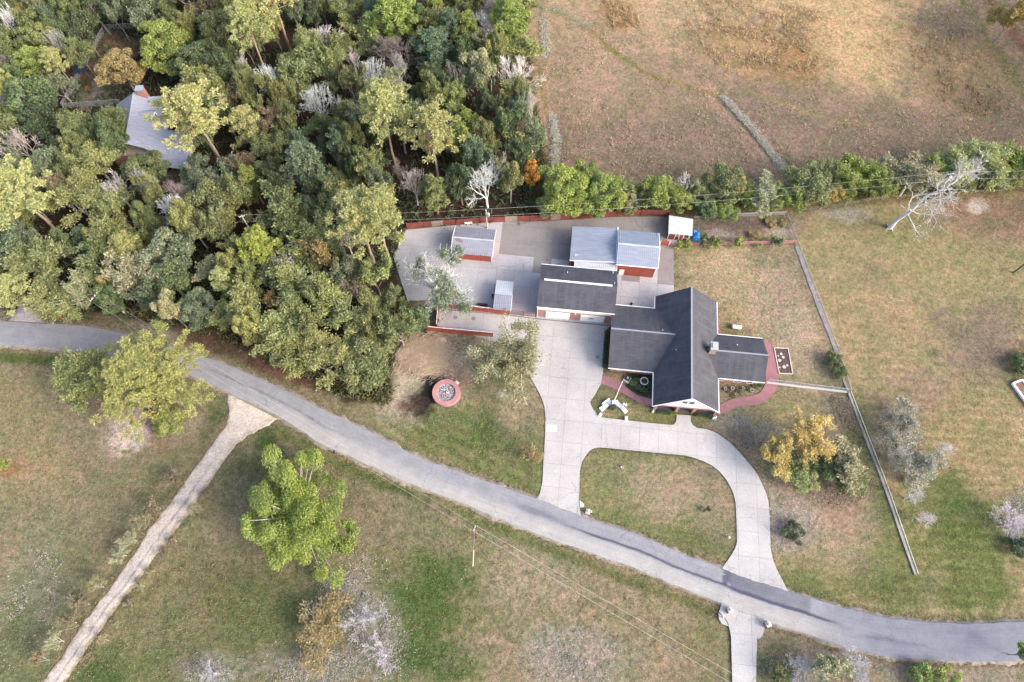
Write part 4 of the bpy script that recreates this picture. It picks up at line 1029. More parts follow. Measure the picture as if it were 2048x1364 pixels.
# iron gate
ga, gb = uv(-6.6, 59.75), uv(-1.5, 59.7); gt = thing('iron_gate', 'dark wrought iron double gate between small shed and garage', 'gate', ga)
gd = (gb - ga); n = 34
for half in range(2):
    leaf = MB(); s0, s1 = (0.01, .49) if half == 0 else (.51, .99)
    for z in (.15, 1.1, 1.75): leaf.tube(ga + gd*s0 + Vector((0, 0, z)), ga + gd*s1 + Vector((0, 0, z)), .025, n=4)
    lf = leaf.build('gate_leaf', M['rust'], gt, ga)
    for i in range(18):
        f = s0 + (s1 - s0) * i / 17; p = ga + gd * f
        b_ = MB().tube(p + Vector((0, 0, .1)), p + Vector((0, 0, 1.9 + .25 * math.sin(math.pi * (f - s0) / (s1 - s0)))), .016, n=4).build('gate_bar', M['rust'], lf)
        b_.data.transform(Matrix.Translation(-ga))
for f in (0, .5, 1): 
    p = ga + gd * f; MB().box(p.x - .05, p.x + .05, p.y - .05, p.y + .05, 0, 2.0).build('gate_post', M['iron'], gt, ga)

def rail_fence(label, pts, rails, h, mat, sp=2.4, post=None, name='rail_fence', r=.06):
    P = [Vector((p[0], p[1], 0)) for p in pts]; root = thing(name, label, 'fence', P[0]); org = P[0]
    for a, b in zip(P[:-1], P[1:]):
        L = (b - a).length; n = max(1, round(L / sp))
        for i in range(n + 1):
            c = a.lerp(b, i / n); MB().box(c.x - .07, c.x + .07, c.y - .07, c.y + .07, -.1, h + .1).build('fence_post', post or mat, root, org)
        for z in rails:
            for i in range(n):
                p = a.lerp(b, i / n) + Vector((0, 0, z)); q = a.lerp(b, (i + 1) / n) + Vector((0, 0, z + random.uniform(-.015, .015)))
                bar(root, org, p, q, .05, .14, mat, 'rail')
    return root
M['pinkrail'] = plain('faded_red_rail_paint', (.50, .23, .21, 1), .8, .2, 2)
rail_fence('faded red three-rail fence between the dirt pen and the back yard', [at(1341, 492), at(1400, 491), at(1592, 487)], (.3, .7, 1.1), 1.2, M['pinkrail'])

def chain_fence(label, pts, h, sp=3.0, curb=None, mesh=True, name='chain_link_fence', rail=.03, rm='steel'):
    P = [Vector((p[0], p[1], 0)) for p in pts]; root = thing(name, label, 'fence', P[0]); org = P[0]
    for a, b in zip(P[:-1], P[1:]):
        L = (b - a).length; n = max(1, round(L / sp))
        for i in range(n + 1):
            c = a.lerp(b, i / n); MB().tube(c, c + Vector((0, 0, h + .05)), .035, n=6).build('fence_post', M['steel'], root, org)
        MB().tube(a + Vector((0, 0, h)), b + Vector((0, 0, h)), rail, n=6).build('top_rail', M[rm], root, org)
        if mesh: MB().quad(a + Vector((0, 0, .05)), b + Vector((0, 0, .05)), b + Vector((0, 0, h)), a + Vector((0, 0, h))).build('wire_mesh', M['mesh'], root, org)
    return root
def strip(name, label, pts, w, mat, z=.06):
    P = catmull([at(*p) for p in pts], 4); L = []; Rr = []
    for i, p in enumerate(P):
        d = (P[min(i+1, len(P)-1)] - P[max(i-1, 0)]).normalized(); s = Vector((-d.y, d.x, 0)) * w / 2 * random.uniform(.8, 1.15)
        L.append((p + s)[:2]); Rr.append((p - s)[:2])
    o = MB().prism(L + Rr[::-1], -.3, z).build(name, mat); return tag(o, label, None, None, 'structure')
M['mow'] = plain('dirty_mow_strip', S(176, 172, 172), .9, .25, .6)
strip('mow_strip', 'pale concrete strip under the east boundary fence, upper length', [(1593, 492), (1615, 553), (1644, 630), (1673, 704)], .75, M['mow'])
strip('mow_strip', 'pale concrete strip under the fence from house corner to boundary', [(1534, 765), (1600, 773), (1697, 784)], .45, plain('white_mow_strip', S(214, 212, 210), .9, .08))
strip('mow_strip', 'pale concrete strip under the east boundary fence, lower length', [(1686, 757), (1697, 784), (1730, 873), (1770, 975), (1800, 1062), (1831, 1150)], .40, M['mow'])
chain_fence('chain-link fence from the back pen down the east side of the back yard', [at(1592, 487), at(1673, 704), at(1697, 782)], 1.3)
chain_fence('chain-link fence from the house corner to the east boundary', [at(1534, 763), at(1697, 783)], 1.3)
chain_fence('low pale pipe fence along the east edge of the front garden', [at(1698, 786), at(1770, 973), at(1831, 1149)], .95, 4, mesh=False, name='pipe_fence', rail=.05, rm='whitedirty')
chain_fence('chain-link fence round the clearing behind the silver-roofed house', [at(245, 208), at(128, 216), at(212, 60), at(285, 56), at(400, 62)], 1.5, 3)
chain_fence('wire fence along the back of the dirt pen', [at(1388, 436), at(1570, 430), at(1592, 486)], 1.2, 3)
# farm fence on the far right, split posts and two wires
ff = thing('farm_fence', 'old wire fence with weathered posts along the far edge of the east lawn', 'fence', at(1600, 424))
org = at(1600, 424); prev = None
for px, py in ((1600, 424), (1640, 418), (1690, 412), (1735, 403), (1766, 399), (1795, 396), (1830, 393), (1870, 392), (1905, 389), (1940, 388), (1968, 386), (2000, 384), (2022, 380), (2060, 378)):
    p = at(px, py); t = Vector((random.uniform(-.12, .12), random.uniform(-.1, .1), random.uniform(1.3, 2.0)))
    MB().tube(p - Vector((0, 0, .1)), p + t, .09, .07, 6).build('fence_post', M['palewood'], ff, org)
    if prev:
        for z in (.6, 1.1): MB().tube(prev + Vector((0, 0, z)), p + Vector((0, 0, z)), .012, n=3).build('fence_wire', M['wire'], ff, org)
    prev = p

# ------------------------------------------------------------------ silver-roofed house in the woods (its own frame)
B2 = math.radians(5.5); b0 = Vector((-82.8, 106.0, 0))
h2 = thing('silver_roof_house', 'house with silver metal roof, brick chimney and dormer among the trees', 'house', b0, B2)
Z3 = (0, 0, 0)
MB().box(-5.2, 5.3, -8.6, 5.6, -.05, 2.7).build('wall', M['brick'], h2)
ribbed(h2, Z3, (-5.7, -9, 3.3), (-5.7, 5.6, 3.3), (0, 5.2, 6.9), (0, -9, 6.9), M['silver'], .55)
ribbed(h2, Z3, (3.1, 5.4, 5.0), (3.1, -9, 5.0), (0, -9, 6.9), (0, 5.2, 6.9), M['silver'], .55)
ribbed(h2, Z3, (6.3, 7.6, 2.8), (6.3, -5, 2.8), (3.0, -5, 5.0), (3.0, 5.6, 5.0), M['silver'], .55, name='porch_roof')
ribbed(h2, Z3, (6.6, -9, 2.6), (6.6, -4.9, 2.6), (3.0, -4.9, 4.9), (3.0, -9, 4.9), M['silver'], .55, name='porch_roof')
bar(h2, Z3, (0, -9, 6.95), (0, 5.2, 6.95), .3, .07, M['galvwhite'], 'ridge_cap')
MB().box(.9, 2.4, 4.6, 5.9, 2, 7.9).build('chimney', M['brick'], h2); MB().box(.8, 2.5, 4.5, 6.0, 7.9, 8.05).build('chimney_cap', M['steel'], h2)
MB().box(2.6, 4.3, -1.3, 1.0, 3.8, 5.5).build('dormer_wall', M['whitedirty'], h2)
slope(h2, Z3, [(2.2, 1.3, 5.4), (4.5, 1.3, 5.4), (4.5, -.15, 6.3), (1.0, -.15, 6.3)][::-1], M['silver'], .08, 'dormer_roof'); slope(h2, Z3, [(2.2, -1.6, 5.4), (4.5, -1.6, 5.4), (4.5, -.15, 6.3), (1.0, -.15, 6.3)], M['silver'], .08, 'dormer_roof')
w_ = MB().box(4.3, 4.36, -.9, .6, 4.2, 5.3).build('dormer_window', M['white'], h2)
for k in (-.8, -.1): MB().box(4.36, 4.39, k, k + .55, 4.3, 5.2).build('pane', M['glass'], w_)
cp = at(338, 298, 2.8) ; co = thing('carport', 'flat silver metal carport roof below the house in the woods', 'carport', (cp.x, cp.y, 0), B2 - .25)
ribbed(co, Z3, (-2.6, -4.6, 2.55), (5.2, -4.6, 2.55), (5.2, 5.0, 2.95), (-2.6, 5.0, 2.95), M['silver'], .5)
for x in (-2.3, 4.9):
    for y in (-4.2, 4.4): MB().box(x - .08, x + .08, y - .08, y + .08, 0, 2.6).build('post', M['whitedirty'], co)
# car parked by the carport
def car(name, label, loc, rot, mat):
    c = thing(name, label, 'car', loc, rot)
    prof = [(-2.25, .35), (-2.3, .75), (-2.1, .98), (-1.5, 1.02), (-.9, 1.45), (.7, 1.48), (1.35, 1.0), (2.15, .88), (2.3, .6), (2.25, .35)]
    n = len(prof); mb = MB(); ws_ = [.82, .86, .86, .86, .68, .68, .86, .84, .8, .8]
    mb.v = [(x, -w, z) for (x, z), w in zip(prof, ws_)] + [(x, w, z) for (x, z), w in zip(prof, ws_)]
    mb.f = [tuple(range(n)), tuple(range(2*n - 1, n - 1, -1))] + [(i, i + n, (i + 1) % n + n, (i + 1) % n) for i in range(n)]; mb.m = [0] * len(mb.f)
    mb.build('body', mat, c)
    MB().add([(1.27, -.66, 1.07), (1.27, .66, 1.07), (.76, .6, 1.46), (.76, -.6, 1.46)], [(0, 1, 2, 3)]).build('windscreen', M['glass'], c)
    MB().add([(-1.45, -.66, 1.07), (-1.45, .66, 1.07), (-.93, .6, 1.46), (-.93, -.6, 1.46)], [(0, 3, 2, 1)]).build('rear_window', M['glass'], c)
    for x in (-1.4, 1.4):
        for y in (-.82, .82):
            w = MB().tube((x, y - .1, .33), (x, y + .1, .33), .33, n=14).build('wheel', M['black'], c)
            MB().tube((x, y - .11, .33), (x, y + .11, .33), .18, n=10).build('rim', M['steel'], w)
    for y in (-.6, .6):
        MB().box(2.2, 2.31, y - .2, y + .2, .62, .78).build('headlight', M['porcelain'], c); MB().box(-2.33, -2.25, y - .18, y + .18, .68, .84).build('tail_light', M['orange'], c)
    return c
car('parked_car', 'dark blue car parked by the carport in the woods', at(335, 340), math.radians(52), M['carpaint'])
kp = thing('dark_canopy', 'small dark blue canopy on posts in the fenced clearing', 'canopy', at(170, 150), .1)
MB().slab([(-1.5, -1.2, 1.9), (1.5, -1.2, 1.9), (1.5, 1.2, 2.15), (-1.5, 1.2, 2.15)], .08).build('canopy_top', plain('dark_blue_canopy', (.03, .045, .08, 1), .6), kp)
for x in (-1.4, 1.4):
    for y in (-1.1, 1.1): MB().tube((x, y, 0), (x, y, 1.95), .05).build('post', M['steel'], kp)
pl = thing('garden_chair', 'small orange garden chair in the fenced clearing', 'chair', at(178, 180), .6)
MB().box(-.25, .25, -.25, .25, .38, .44).build('seat', M['orange'], pl); MB().box(-.25, .25, .22, .27, .44, .95).build('backrest', M['orange'], pl)
for x in (-.22, .22):
    for y in (-.22, .22): MB().box(x - .02, x + .02, y - .02, y + .02, 0, .38).build('leg', M['orange'], pl)

# ------------------------------------------------------------------ poles and cables
def pole(label, base, top_h, r=.15, arm=None, trafo=False, lean=(0, 0), mat=None, insul=True):
    b = Vector((base[0], base[1], 0)); root = thing('utility_pole', label, 'pole', b)
    t = Vector((lean[0], lean[1], top_h))
    MB().tube((0, 0, -.2), t, r * 1.15, r * .8, 8).build('shaft', mat or M['polewood'], root)
    if arm:
        a = math.radians(arm[0]); d = Vector((math.cos(a), math.sin(a), 0)) * arm[1]
        bar(root, Z3, t - d - Vector((0, 0, .3)), t + d - Vector((0, 0, .3)), .11, .12, M['palewood'], 'crossarm')
        for k in (-1, -.4, .4, 1): MB().lathe(((t + d*k).x, (t + d*k).y), [(.07, top_h - .24), (.09, top_h - .15), (.05, top_h + .02)], 8).build('insulator', M['porcelain'], root)
    elif insul: MB().lathe((t.x, t.y), [(.08, top_h - .02), (.1, top_h + .1), (.05, top_h + .25)], 8).build('insulator', M['porcelain'], root)
    if trafo:
        MB().lathe((t.x + .42, t.y), [(.26, top_h - 2.0), (.3, top_h - 1.9), (.3, top_h - 1.1), (.1, top_h - 1.0), (.08, top_h - .85)], 12).build('transformer', M['steel'], root)
    return b + t
T1 = pole('dark utility pole at the roadside by the gravel turn-in', at(238, 636), 9.2, .17, (60, .9))
tb_ = at(949, 1056, 10.5)
T2 = pole('brown utility pole on the lawn south of the road', (tb_.x, tb_.y), 10.5, .16, (70, .35), mat=plain('reddish_pole_wood', (.20, .085, .05, 1), .9, .2, 2))
T3 = pole('utility pole with transformer behind the red shed', at(974, 456), 6.4, .14, None, True, mat=M['palewood'])
T4 = pole('dark utility pole with transformer behind the dead tree', at(1848, 406), 10.2, .16, (10, .7), True)
T5 = pole('dark utility pole at the right edge of the east lawn', at(2027, 545), 10.0, .15, None)
T6 = pole('pale utility pole rising among the wood beside the brown gap', at(512, 478), 8.5, .15, (15, .5), mat=M['palewood'])
T7 = pole('broken grey pole stub standing in the woods', at(574, 440), 6.5, .14, None, mat=M['palewood'], insul=False)
T8 = pole('grey utility pole at the left edge of the woods', at(16, 520), 7.5, .15, (15, .5), mat=M['palewood'])
def cable(label, a, b, sag=1.2, r=.014, group=None):
    a = Vector(a); b = Vector(b); n = 26; mb = MB(); pr = None
    for i in range(n + 1):
        t = i / n; p = a.lerp(b, t) - Vector((0, 0, sag * 4 * t * (1 - t)))
        if pr is not None: mb.tube(pr, p, r, n=4, cap=False)
        pr = p
    o = mb.build('power_cable', M['wire']); return tag(o, label, 'cable', group)
for k, w in ((0, 'upper'), (1, 'lower')):
    dz = Vector((0, .55 - 1.1*k, -.3 - .9*k))
    cable(w + ' cable from the pole at the left edge into the woods', T8 + dz, T6 + dz, 1.0)
    cable(w + ' cable from the woods pole to the transformer pole behind the shed', T6 + dz, T3 + dz, .8)
    cable(w + ' cable from the shed transformer pole along the tree line to the dead tree', T3 + dz, T4 + dz, 1.2, .018)
    cable(w + ' cable from the dead tree pole out of the picture on the right', T4 + dz, Vector((175, 92, 10)) + dz, 1.5)
    dx = Vector((.5 - k, .8 - 1.6*k, -.2))
    cable(w + ' cable from the roadside pole leaving the picture on the left', T1 + dx, Vector((-165, 42, 9)) + dx, 1.5)
    cable(w + ' cable from the roadside pole over the big pine to the lawn pole', T1 + dx, T2 + dx*.5, 2.0)
    cable(w + ' cable from the lawn pole along the road ditch to the lower driveway', T2 + dx*.5, Vector((100, -42, 10)) + dx, 1.6, .017)
ge = at(946, 1132); gy_ = thing('guy_wire', 'pale guy wire with yellow guard anchoring the lawn pole', 'guy wire', ge)
MB().tube((0, 0, 0), (T2 - ge) * .97, .022, n=4).build('cable', M['wire'], gy_); MB().tube((0, 0, 0), (T2 - ge) * .42, .075, n=6).build('guard', plain('pale_yellow_guard', (.72, .62, .36, 1), .6), gy_)

# ------------------------------------------------------------------ flagpole, memorial bench and other garden things
fp = thing('flagpole', 'tall white flagpole behind the V-shaped stone bench', 'flagpole', at(1228, 803))
MB().tube((0, 0, 0), (0, 0, 10.4), .09, .06, 10).build('shaft', M['white'], fp); MB().lathe((0, 0), [(.16, 0), (.16, .15), (.1, .2)], 10).build('base', M['stone'], fp); MB().lathe((0, 0), [(.02, 10.4), (.1, 10.46), (.1, 10.55), (.02, 10.62)], 10).build('finial', M['porcelain'], fp)
def zpx(x, y): return at(1190 + x / 12.4, 740 + y / 12.4)
mbn = thing('stone_bench', 'V-shaped pale stone memorial bench round a small palm', 'bench', zpx(480, 870)); bo_ = zpx(480, 870)
for nm, pts, zz, mt in (('bench_wing', [(95, 960), (170, 1035), (340, 900), (265, 850)], .48, 'white'), ('bench_panel', [(268, 846), (342, 758), (418, 768), (408, 888), (343, 898)], .40, 'greystone'), ('pedestal', [(422, 768), (558, 780), (502, 884), (412, 888)], .62, 'white'),
                    ('bench_panel', [(562, 784), (690, 905), (640, 985), (506, 884)], .40, 'greystone'), ('bench_wing', [(694, 908), (805, 1040), (735, 1092), (644, 988)], .48, 'white')):
    MB().prism([zpx(*p)[:2] for p in pts], -.02, zz).build(nm, M[mt], mbn, bo_)
def block(name, label, cat, pts, h, mt='white', top=None):
    c = zpx(sum(p[0] for p in pts) / len(pts), sum(p[1] for p in pts) / len(pts)); r = thing(name, label, cat, c)
    MB().prism([zpx(*p)[:2] for p in pts], 0, h * .75).build('seat' if cat == 'bench' else 'base', M[mt], r, c)
    q = [(c.x + (zpx(*p).x - c.x) * .8, c.y + (zpx(*p).y - c.y) * .8) for p in pts]
    MB().prism(q, h * .75 + .002, h).build('slab_top', M[top or mt], r, c); return r
block('garden_bench', 'small white stone seat left of the V-shaped bench', 'bench', [(160, 840), (340, 708), (368, 742), (190, 872)], .5)
block('stone_block', 'white stone block at the corner of the driveway loop', 'block', [(82, 1120), (130, 1072), (176, 1100), (150, 1168), (90, 1150)], .6)
block('stone_block', 'white stone block on the drive edge below the flagpole bed', 'block', [(730, 1172), (800, 1168), (808, 1262), (736, 1264)], .6)
for i, (zx, zy, lab) in enumerate(((708, 850, 'small white lawn ornament right of the V-shaped bench'), (765, 865, 'larger white lawn ornament right of the V-shaped bench'))):
    c = zpx(zx, zy); r = thing('lawn_ornament', lab, 'ornament', c); MB().lathe((0, 0), [(.2, 0), (.16, .12), (.07, .22), (.12, .45), (.15, .6), (.05, .78)], 10).build('figure', M['white'], r); MB().lathe((0, 0), [(.26, -.02), (.26, .06), (.2, .07)], 10).build('plinth', M['stone'], r)
for px, py, lab in ((1305, 824, 'white porch statue beside the left corner column'), (1425.5, 837, 'white porch statue left of the right corner column'), (1430, 836, 'white porch statue at the right corner column')):
    c = at(px, py); r = thing('porch_statue', lab, 'statue', c); MB().box(-.2, .2, -.2, .2, 0, .3).build('plinth', M['stone'], r); MB().lathe((0, 0), [(.16, .3), (.18, .45), (.11, .7), (.15, .85), (.06, 1.0), (.09, 1.1), (.03, 1.2)], 10).build('figure', M['white'], r)
# round planter, square fire bowl, tank
c = at(1288, 763); r = thing('round_planter', 'round white-rimmed planter full of dark soil by the porch', 'planter', c)
rim = MB(); n = 28
for ra, rb, z0, z1 in ((.62, .80, 0, .34),):
    prof = [(rb, z0), (rb, z1), (ra, z1), (ra, z0)]
    for q in prof:
        for i in range(n): rim.v.append((q[0]*math.cos(2*math.pi*i/n), q[0]*math.sin(2*math.pi*i/n), q[1]))
    for k in range(3):
        for i in range(n): rim.f.append((k*n+i, k*n+(i+1) % n, (k+1)*n+(i+1) % n, (k+1)*n+i)); rim.m.append(0)
rim.build('rim', M['white'], r); MB().lathe((0, 0), [(.63, 0), (.62, .25), (.3, .3)], 20).build('soil', M['mulch'], r)
c = at(1254, 758.5); r = thing('fire_bowl', 'square dark fire bowl on a rough stone base', 'fire bowl', c, math.radians(-32))
MB().box(-.62, .62, -.7, .6, 0, .3).build('stone_base', M['stone'], r); MB().box(-.48, .48, -.38, .52, .3, .55).build('bowl', M['iron'], r); MB().box(-.2, .2, -.1, .28, .55, .72).build('lid', M['steel'], r)
c = at(1471, 657); r = thing('propane_tank', 'white horizontal propane tank on the back lawn', 'tank', c, AX)
mb = MB(); n = 16; pr = [(-.98, .08), (-.94, .24), (-.82, .36), (-.65, .42), (.65, .42), (.82, .36), (.94, .24), (.98, .08)]
for x, q in pr:
    for i in range(n): mb.v.append((x, q*math.cos(2*math.pi*i/n), .72 + q*math.sin(2*math.pi*i/n)))
for k in range(len(pr) - 1):
    for i in range(n): mb.f.append((k*n+i, k*n+(i+1) % n, (k+1)*n+(i+1) % n, (k+1)*n+i)); mb.m.append(0)
mb.f += [tuple(range(n - 1, -1, -1)), tuple((len(pr)-1)*n+i for i in range(n))]; mb.m += [0, 0]
mb.build('vessel', M['white'], r, smooth=True); MB().lathe((0, 0), [(.17, 1.1), (.17, 1.24), (.08, 1.28)], 12).build('valve_dome', M['steel'], r)
for x in (-.6, .6): MB().box(x - .08, x + .08, -.3, .3, 0, .34).build('leg', M['steel'], r)
c = at(1468, 651); r = thing('regulator_box', 'low grey frame behind the propane tank', 'box', c, AX)
MB().box(-.55, .55, -.25, .25, .35, .42).build('top', M['greywood'], r)
for x in (-.5, .5): MB().box(x - .05, x + .05, -.2, .2, 0, .35).build('leg', M['greywood'], r)
# mulch bed with stepping stones
bed = [at(*p) for p in ((1548, 696), (1575.5, 697), (1585, 748), (1558, 747))]; bc = (bed[0] + bed[2]) / 2
r = thing('mulch_bed', 'dark mulch bed edged with pale timbers east of the house', 'garden bed', bc)
MB().prism([p[:2] for p in bed], -.05, .07).build('mulch', M['mulch'], r, bc)
for a, b in zip(bed, bed[1:] + bed[:1]): bar(r, bc, Vector((a.x, a.y, .09)), Vector((b.x, b.y, .09)), .16, .18, M['timber'], 'edging_timber')
for i, (px, py, rad, lab) in enumerate(((1562, 708, .27, 'stepping stone nearest the top of the mulch bed'), (1566, 714.5, .27, 'second stepping stone from the top of the mulch bed'), (1559, 721, .3, 'stepping stone at the left middle of the mulch bed'), (1568, 734, .36, 'largest pale stepping stone near the bottom of the mulch bed'), (1574, 731, .22, 'stepping stone at the right of the largest one in the mulch bed'), (1556, 712, .16, 'smallest stepping stone at the upper left of the mulch bed'), (1559, 735, .16, 'small stepping stone at the lower left of the mulch bed'))):
    p = at(px, py); o = MB().lathe((0, 0), [(rad, .06), (rad, .1), (rad * .92, .12)], 14).build('stepping_stone', M['stone']); o.location = p; tag(o, lab, 'stone', 'round stepping stones in the mulch bed')
# pots in the bed by the east porch
for px, py, rd, lab in ((1450, 779, .30, 'grey pot nearest the porch in the east front bed'), (1464, 778, .34, 'second pot from the porch in the east front bed'), (1486, 777, .30, 'third pot from the porch in the east front bed'), (1503, 782, .36, 'large round pot at the east end of the front bed'), (1471, 789, .22, 'small white pot in the middle of the east front bed')):
    c = at(px, py); r = thing('garden_pot', lab, 'pot', c, 0, 'pots in the front bed'); n = 14
    MB().lathe((0, 0), [(rd*.7, 0), (rd, .38), (rd, .44), (rd*.8, .44), (rd*.78, .40)], 14).build('pot', M['greystone'], r); MB().lathe((0, 0), [(rd*.78, .38), (rd*.7, .41)], 14).build('soil', M['mulch'], r)
# fire pit
c = at(893, 787); r = thing('fire_pit', 'round walled fire pit with wide red rim full of ash', 'fire pit', c)
rim = MB(); n = 48
for q in [(2.68, 0), (2.62, .75), (1.78, .75), (1.70, .1)]:
    for i in range(n): rim.v.append((q[0]*math.cos(2*math.pi*i/n), q[0]*math.sin(2*math.pi*i/n), q[1]))
for k in range(3):
    for i in range(n): rim.f.append((k*n+i, k*n+(i+1) % n, (k+1)*n+(i+1) % n, (k+1)*n+i)); rim.m.append(0)
rim.build('rim_wall', M['pinkwall'], r)
ash = MB(); n = 22
for j in range(n + 1):
    for i in range(n + 1):
        x = (i / n - .5) * 3.5; y = (j / n - .5) * 3.5; d = math.hypot(x, y)
        if d > 1.74: x *= 1.74 / d; y *= 1.74 / d
        ash.v.append((x, y, .22 + random.uniform(0, .22) + .2 * max(0, 1 - d / 1.6)))
ash.f = [(j*(n+1)+i, j*(n+1)+i+1, (j+1)*(n+1)+i+1, (j+1)*(n+1)+i) for j in range(n) for i in range(n)]; ash.m = [0] * len(ash.f)
ash.build('ash_bed', M['ash'], r)
for i in range(46):
    a = random.uniform(0, 6.28); d = random.uniform(0, 1.45); x, y = d*math.cos(a), d*math.sin(a); t = random.uniform(0, 3.14); L = random.uniform(.1, .42)
    p = Vector((x, y, random.uniform(.45, .62))); q = Vector((math.cos(t), math.sin(t), random.uniform(-.3, .3))) * L
    MB().tube(p - q, p + q, random.uniform(.04, .10), n=5).build('charred_stick', random.choice([M['ash'], M['stone'], M['steel'], M['black'], M['porcelain'], M['pinkwall']]), r)
c = at(914, 766); o = MB().box(-.35, .35, -.28, .28, 0, .42).box(-.3, .3, -.23, .23, .42, .5).build('stone_step', M['stone']); o.location = c; o.rotation_euler = (0, 0, -.7); tag(o, 'pale stone step against the fire pit rim', 'step')
# mailboxes and posts along the road
c = at(1176, 1024); r = thing('mailbox_stand', 'white mailbox and post rail at the road end of the driveway', 'mailbox', c, math.radians(-18))
MB().box(-.42, .42, -.42, .42, 0, .07).build('base_slab', M['stone'], r)
for x, y in ((-.4, -.4), (.4, -.4), (-.4, .4)): MB().box(x - .05, x + .05, y - .05, y + .05, 0, .5).build('post', M['timber'], r)
for a, b in (((-.4, -.4), (.4, -.4)), ((-.4, -.4), (-.4, .4))): bar(r, Z3, (a[0], a[1], .5), (b[0], b[1], .5), .09, .09, M['timber'], 'rail')
MB().box(-.08, .08, -.08, .08, .07, 1.0).build('post', M['white'], r)
mb = MB(); n = 10
for y in (-.3, .34):
    mb.v += [(-.14, y, 1.0), (.14, y, 1.0)] + [(.14*math.cos(math.pi*i/n), y, 1.14 + .14*math.sin(math.pi*i/n)) for i in range(n + 1)]
k = n + 3; mb.f = [tuple(range(k)), tuple(range(2*k - 1, k - 1, -1))] + [(i, i + k, (i + 1) % k + k, (i + 1) % k) for i in range(k)]; mb.m = [0] * len(mb.f)
bx = mb.build('mailbox', M['white'], r); MB().box(.145, .17, -.1, .0, 1.1, 1.3).build('flag', M['orange'], bx)
c = at(1182, 1024); o = thing('marker_board', 'tall narrow white and red marker post by the mailbox', 'marker', c); MB().box(-.07, .07, -.03, .03, 0, 1.3).build('board', M['white'], o); MB().box(-.075, .075, -.035, -.031, .05, .5).build('red_band', M['orange'], o); MB().box(-.2, .2, -.1, .1, -.02, .04).build('foot', M['stone'], o)
c = at(1164, 1009); o = MB().prism([(p - c)[:2] for p in (at(1159, 1000), at(1168, 1008), at(1168, 1014), at(1160, 1016))], -.1, .12).build('culvert_head', M['stone']); o.location = c; tag(o, 'small concrete culvert head at the driveway mouth', 'culvert')
def pillar(label, px, py, s=.38, h=1.25):
    c = at(px, py); r = thing('brick_pillar', label, 'pillar', c, .3); MB().box(-s, s, -s, s, 0, h).build('shaft', M['brick'], r); MB().box(-s - .05, s + .05, -s - .05, s + .05, h, h + .08).build('cap', M['stone'], r)
    MB().lathe((0, 0), [(.08, h + .08), (.2, h + .2), (.22, h + .35), (.12, h + .5)], 12).build('lamp_globe', M['porcelain'], r); return r
pillar('brick pillar with white globe left of the lower driveway', 1456.5, 1221); pillar('brick pillar with white globe right of the lower driveway', 1532, 1249)
c = at(1443, 1234); r = thing('roadside_mailbox', 'small dark mailbox on the culvert left of the lower driveway', 'mailbox', c); MB().box(-.06, .06, -.06, .06, 0, 1.0).build('post', M['black'], r); MB().box(-.12, .12, -.26, .26, 1.0, 1.25).build('box', M['steel'], r)
c = at(1456, 1076); r = thing('garden_light', 'small white globe light on the island lawn', 'light', c); MB().tube((0, 0, 0), (0, 0, .55), .05).build('stem', M['steel'], r); MB().lathe((0, 0), [(.06, .5), (.2, .62), (.2, .8), (.07, .92)], 12).build('globe', M['porcelain'], r)
c = at(1245, 934); r = thing('lawn_ornament', 'small red and white ornament on the island lawn', 'ornament', c); MB().lathe((0, 0), [(.3, 0), (.3, .1), (.12, .14), (.14, .5), (.05, .7)], 10).build('figure', M['pinkwall'], r); MB().box(-.34, -.1, -.1, .1, 0, .3).build('side_piece', M['white'], r)
c = at(671, 907); r = thing('black_mailbox', 'small black mailbox at the road edge above the yellow-green tree', 'mailbox', c); MB().box(-.06, .06, -.06, .06, 0, 1.0).build('post', M['polewood'], r); MB().box(-.13, .13, -.28, .28, 1.0, 1.28).build('box', M['black'], r)
c = at(125, 637); r = thing('red_hydrant', 'small red hydrant on the verge near the gravel turn-in', 'hydrant', c); MB().lathe((0, 0), [(.2, 0), (.2, .06), (.13, .1), (.13, .55), (.17, .6), (.08, .8)], 10).build('barrel', M['orange'], r); MB().tube((-.24, 0, .42), (.24, 0, .42), .07, n=8).build('outlet', M['iron'], r)
# raised white-framed bed on the right edge
c = at(2044, 790); r = thing('raised_bed', 'white-framed raised bed cut by the right edge of the picture', 'garden bed', c)
rb_ = [at(*p) for p in ((2023, 768), (2042, 761), (2078, 800), (2058, 816))]
for a, b in zip(rb_, rb_[1:] + rb_[:1]): bar(r, c, Vector((a.x, a.y, .25)), Vector((b.x, b.y, .25)), .32, .5, M['white'], 'frame_board')
MB().prism([p[:2] for p in rb_], 0, .2).build('soil', plain('brown_soil', (.16, .10, .07, 1), .95, .3, 2), r, c)
# yard odds and ends
c = at(937, 447); r = thing('white_cart', 'small white cart parked by the board fence', 'cart', c, .1); MB().box(-.8, .8, -.35, .35, .3, .75).build('tub', M['white'], r)
for x in (-.5, .5): MB().tube((x, -.4, .2), (x, .4, .2), .2, n=10).build('wheel', M['black'], r)
c = at(986, 590); r = thing('motorcycle', 'small dark motorbike parked beside the narrow white-roofed shed', 'motorbike', c, math.radians(80))
for x in (-.62, .62):
    w = MB().tube((x, -.06, .3), (x, .06, .3), .3, n=14).build('wheel', M['black'], r); MB().tube((x, -.07, .3), (x, .07, .3), .12, n=8).build('hub', M['steel'], w)
MB().box(-.45, .4, -.14, .14, .35, .62).build('engine', M['iron'], r); MB().box(-.1, .42, -.16, .16, .62, .85).build('fuel_tank', M['steel'], r); MB().box(-.7, -.1, -.14, .14, .66, .78).build('seat', M['black'], r); MB().tube((.5, -.36, .98), (.5, .36, .98), .025).build('handlebar', M['steel'], r); MB().tube((.62, 0, .3), (.48, 0, .98), .04).build('fork', M['steel'], r)
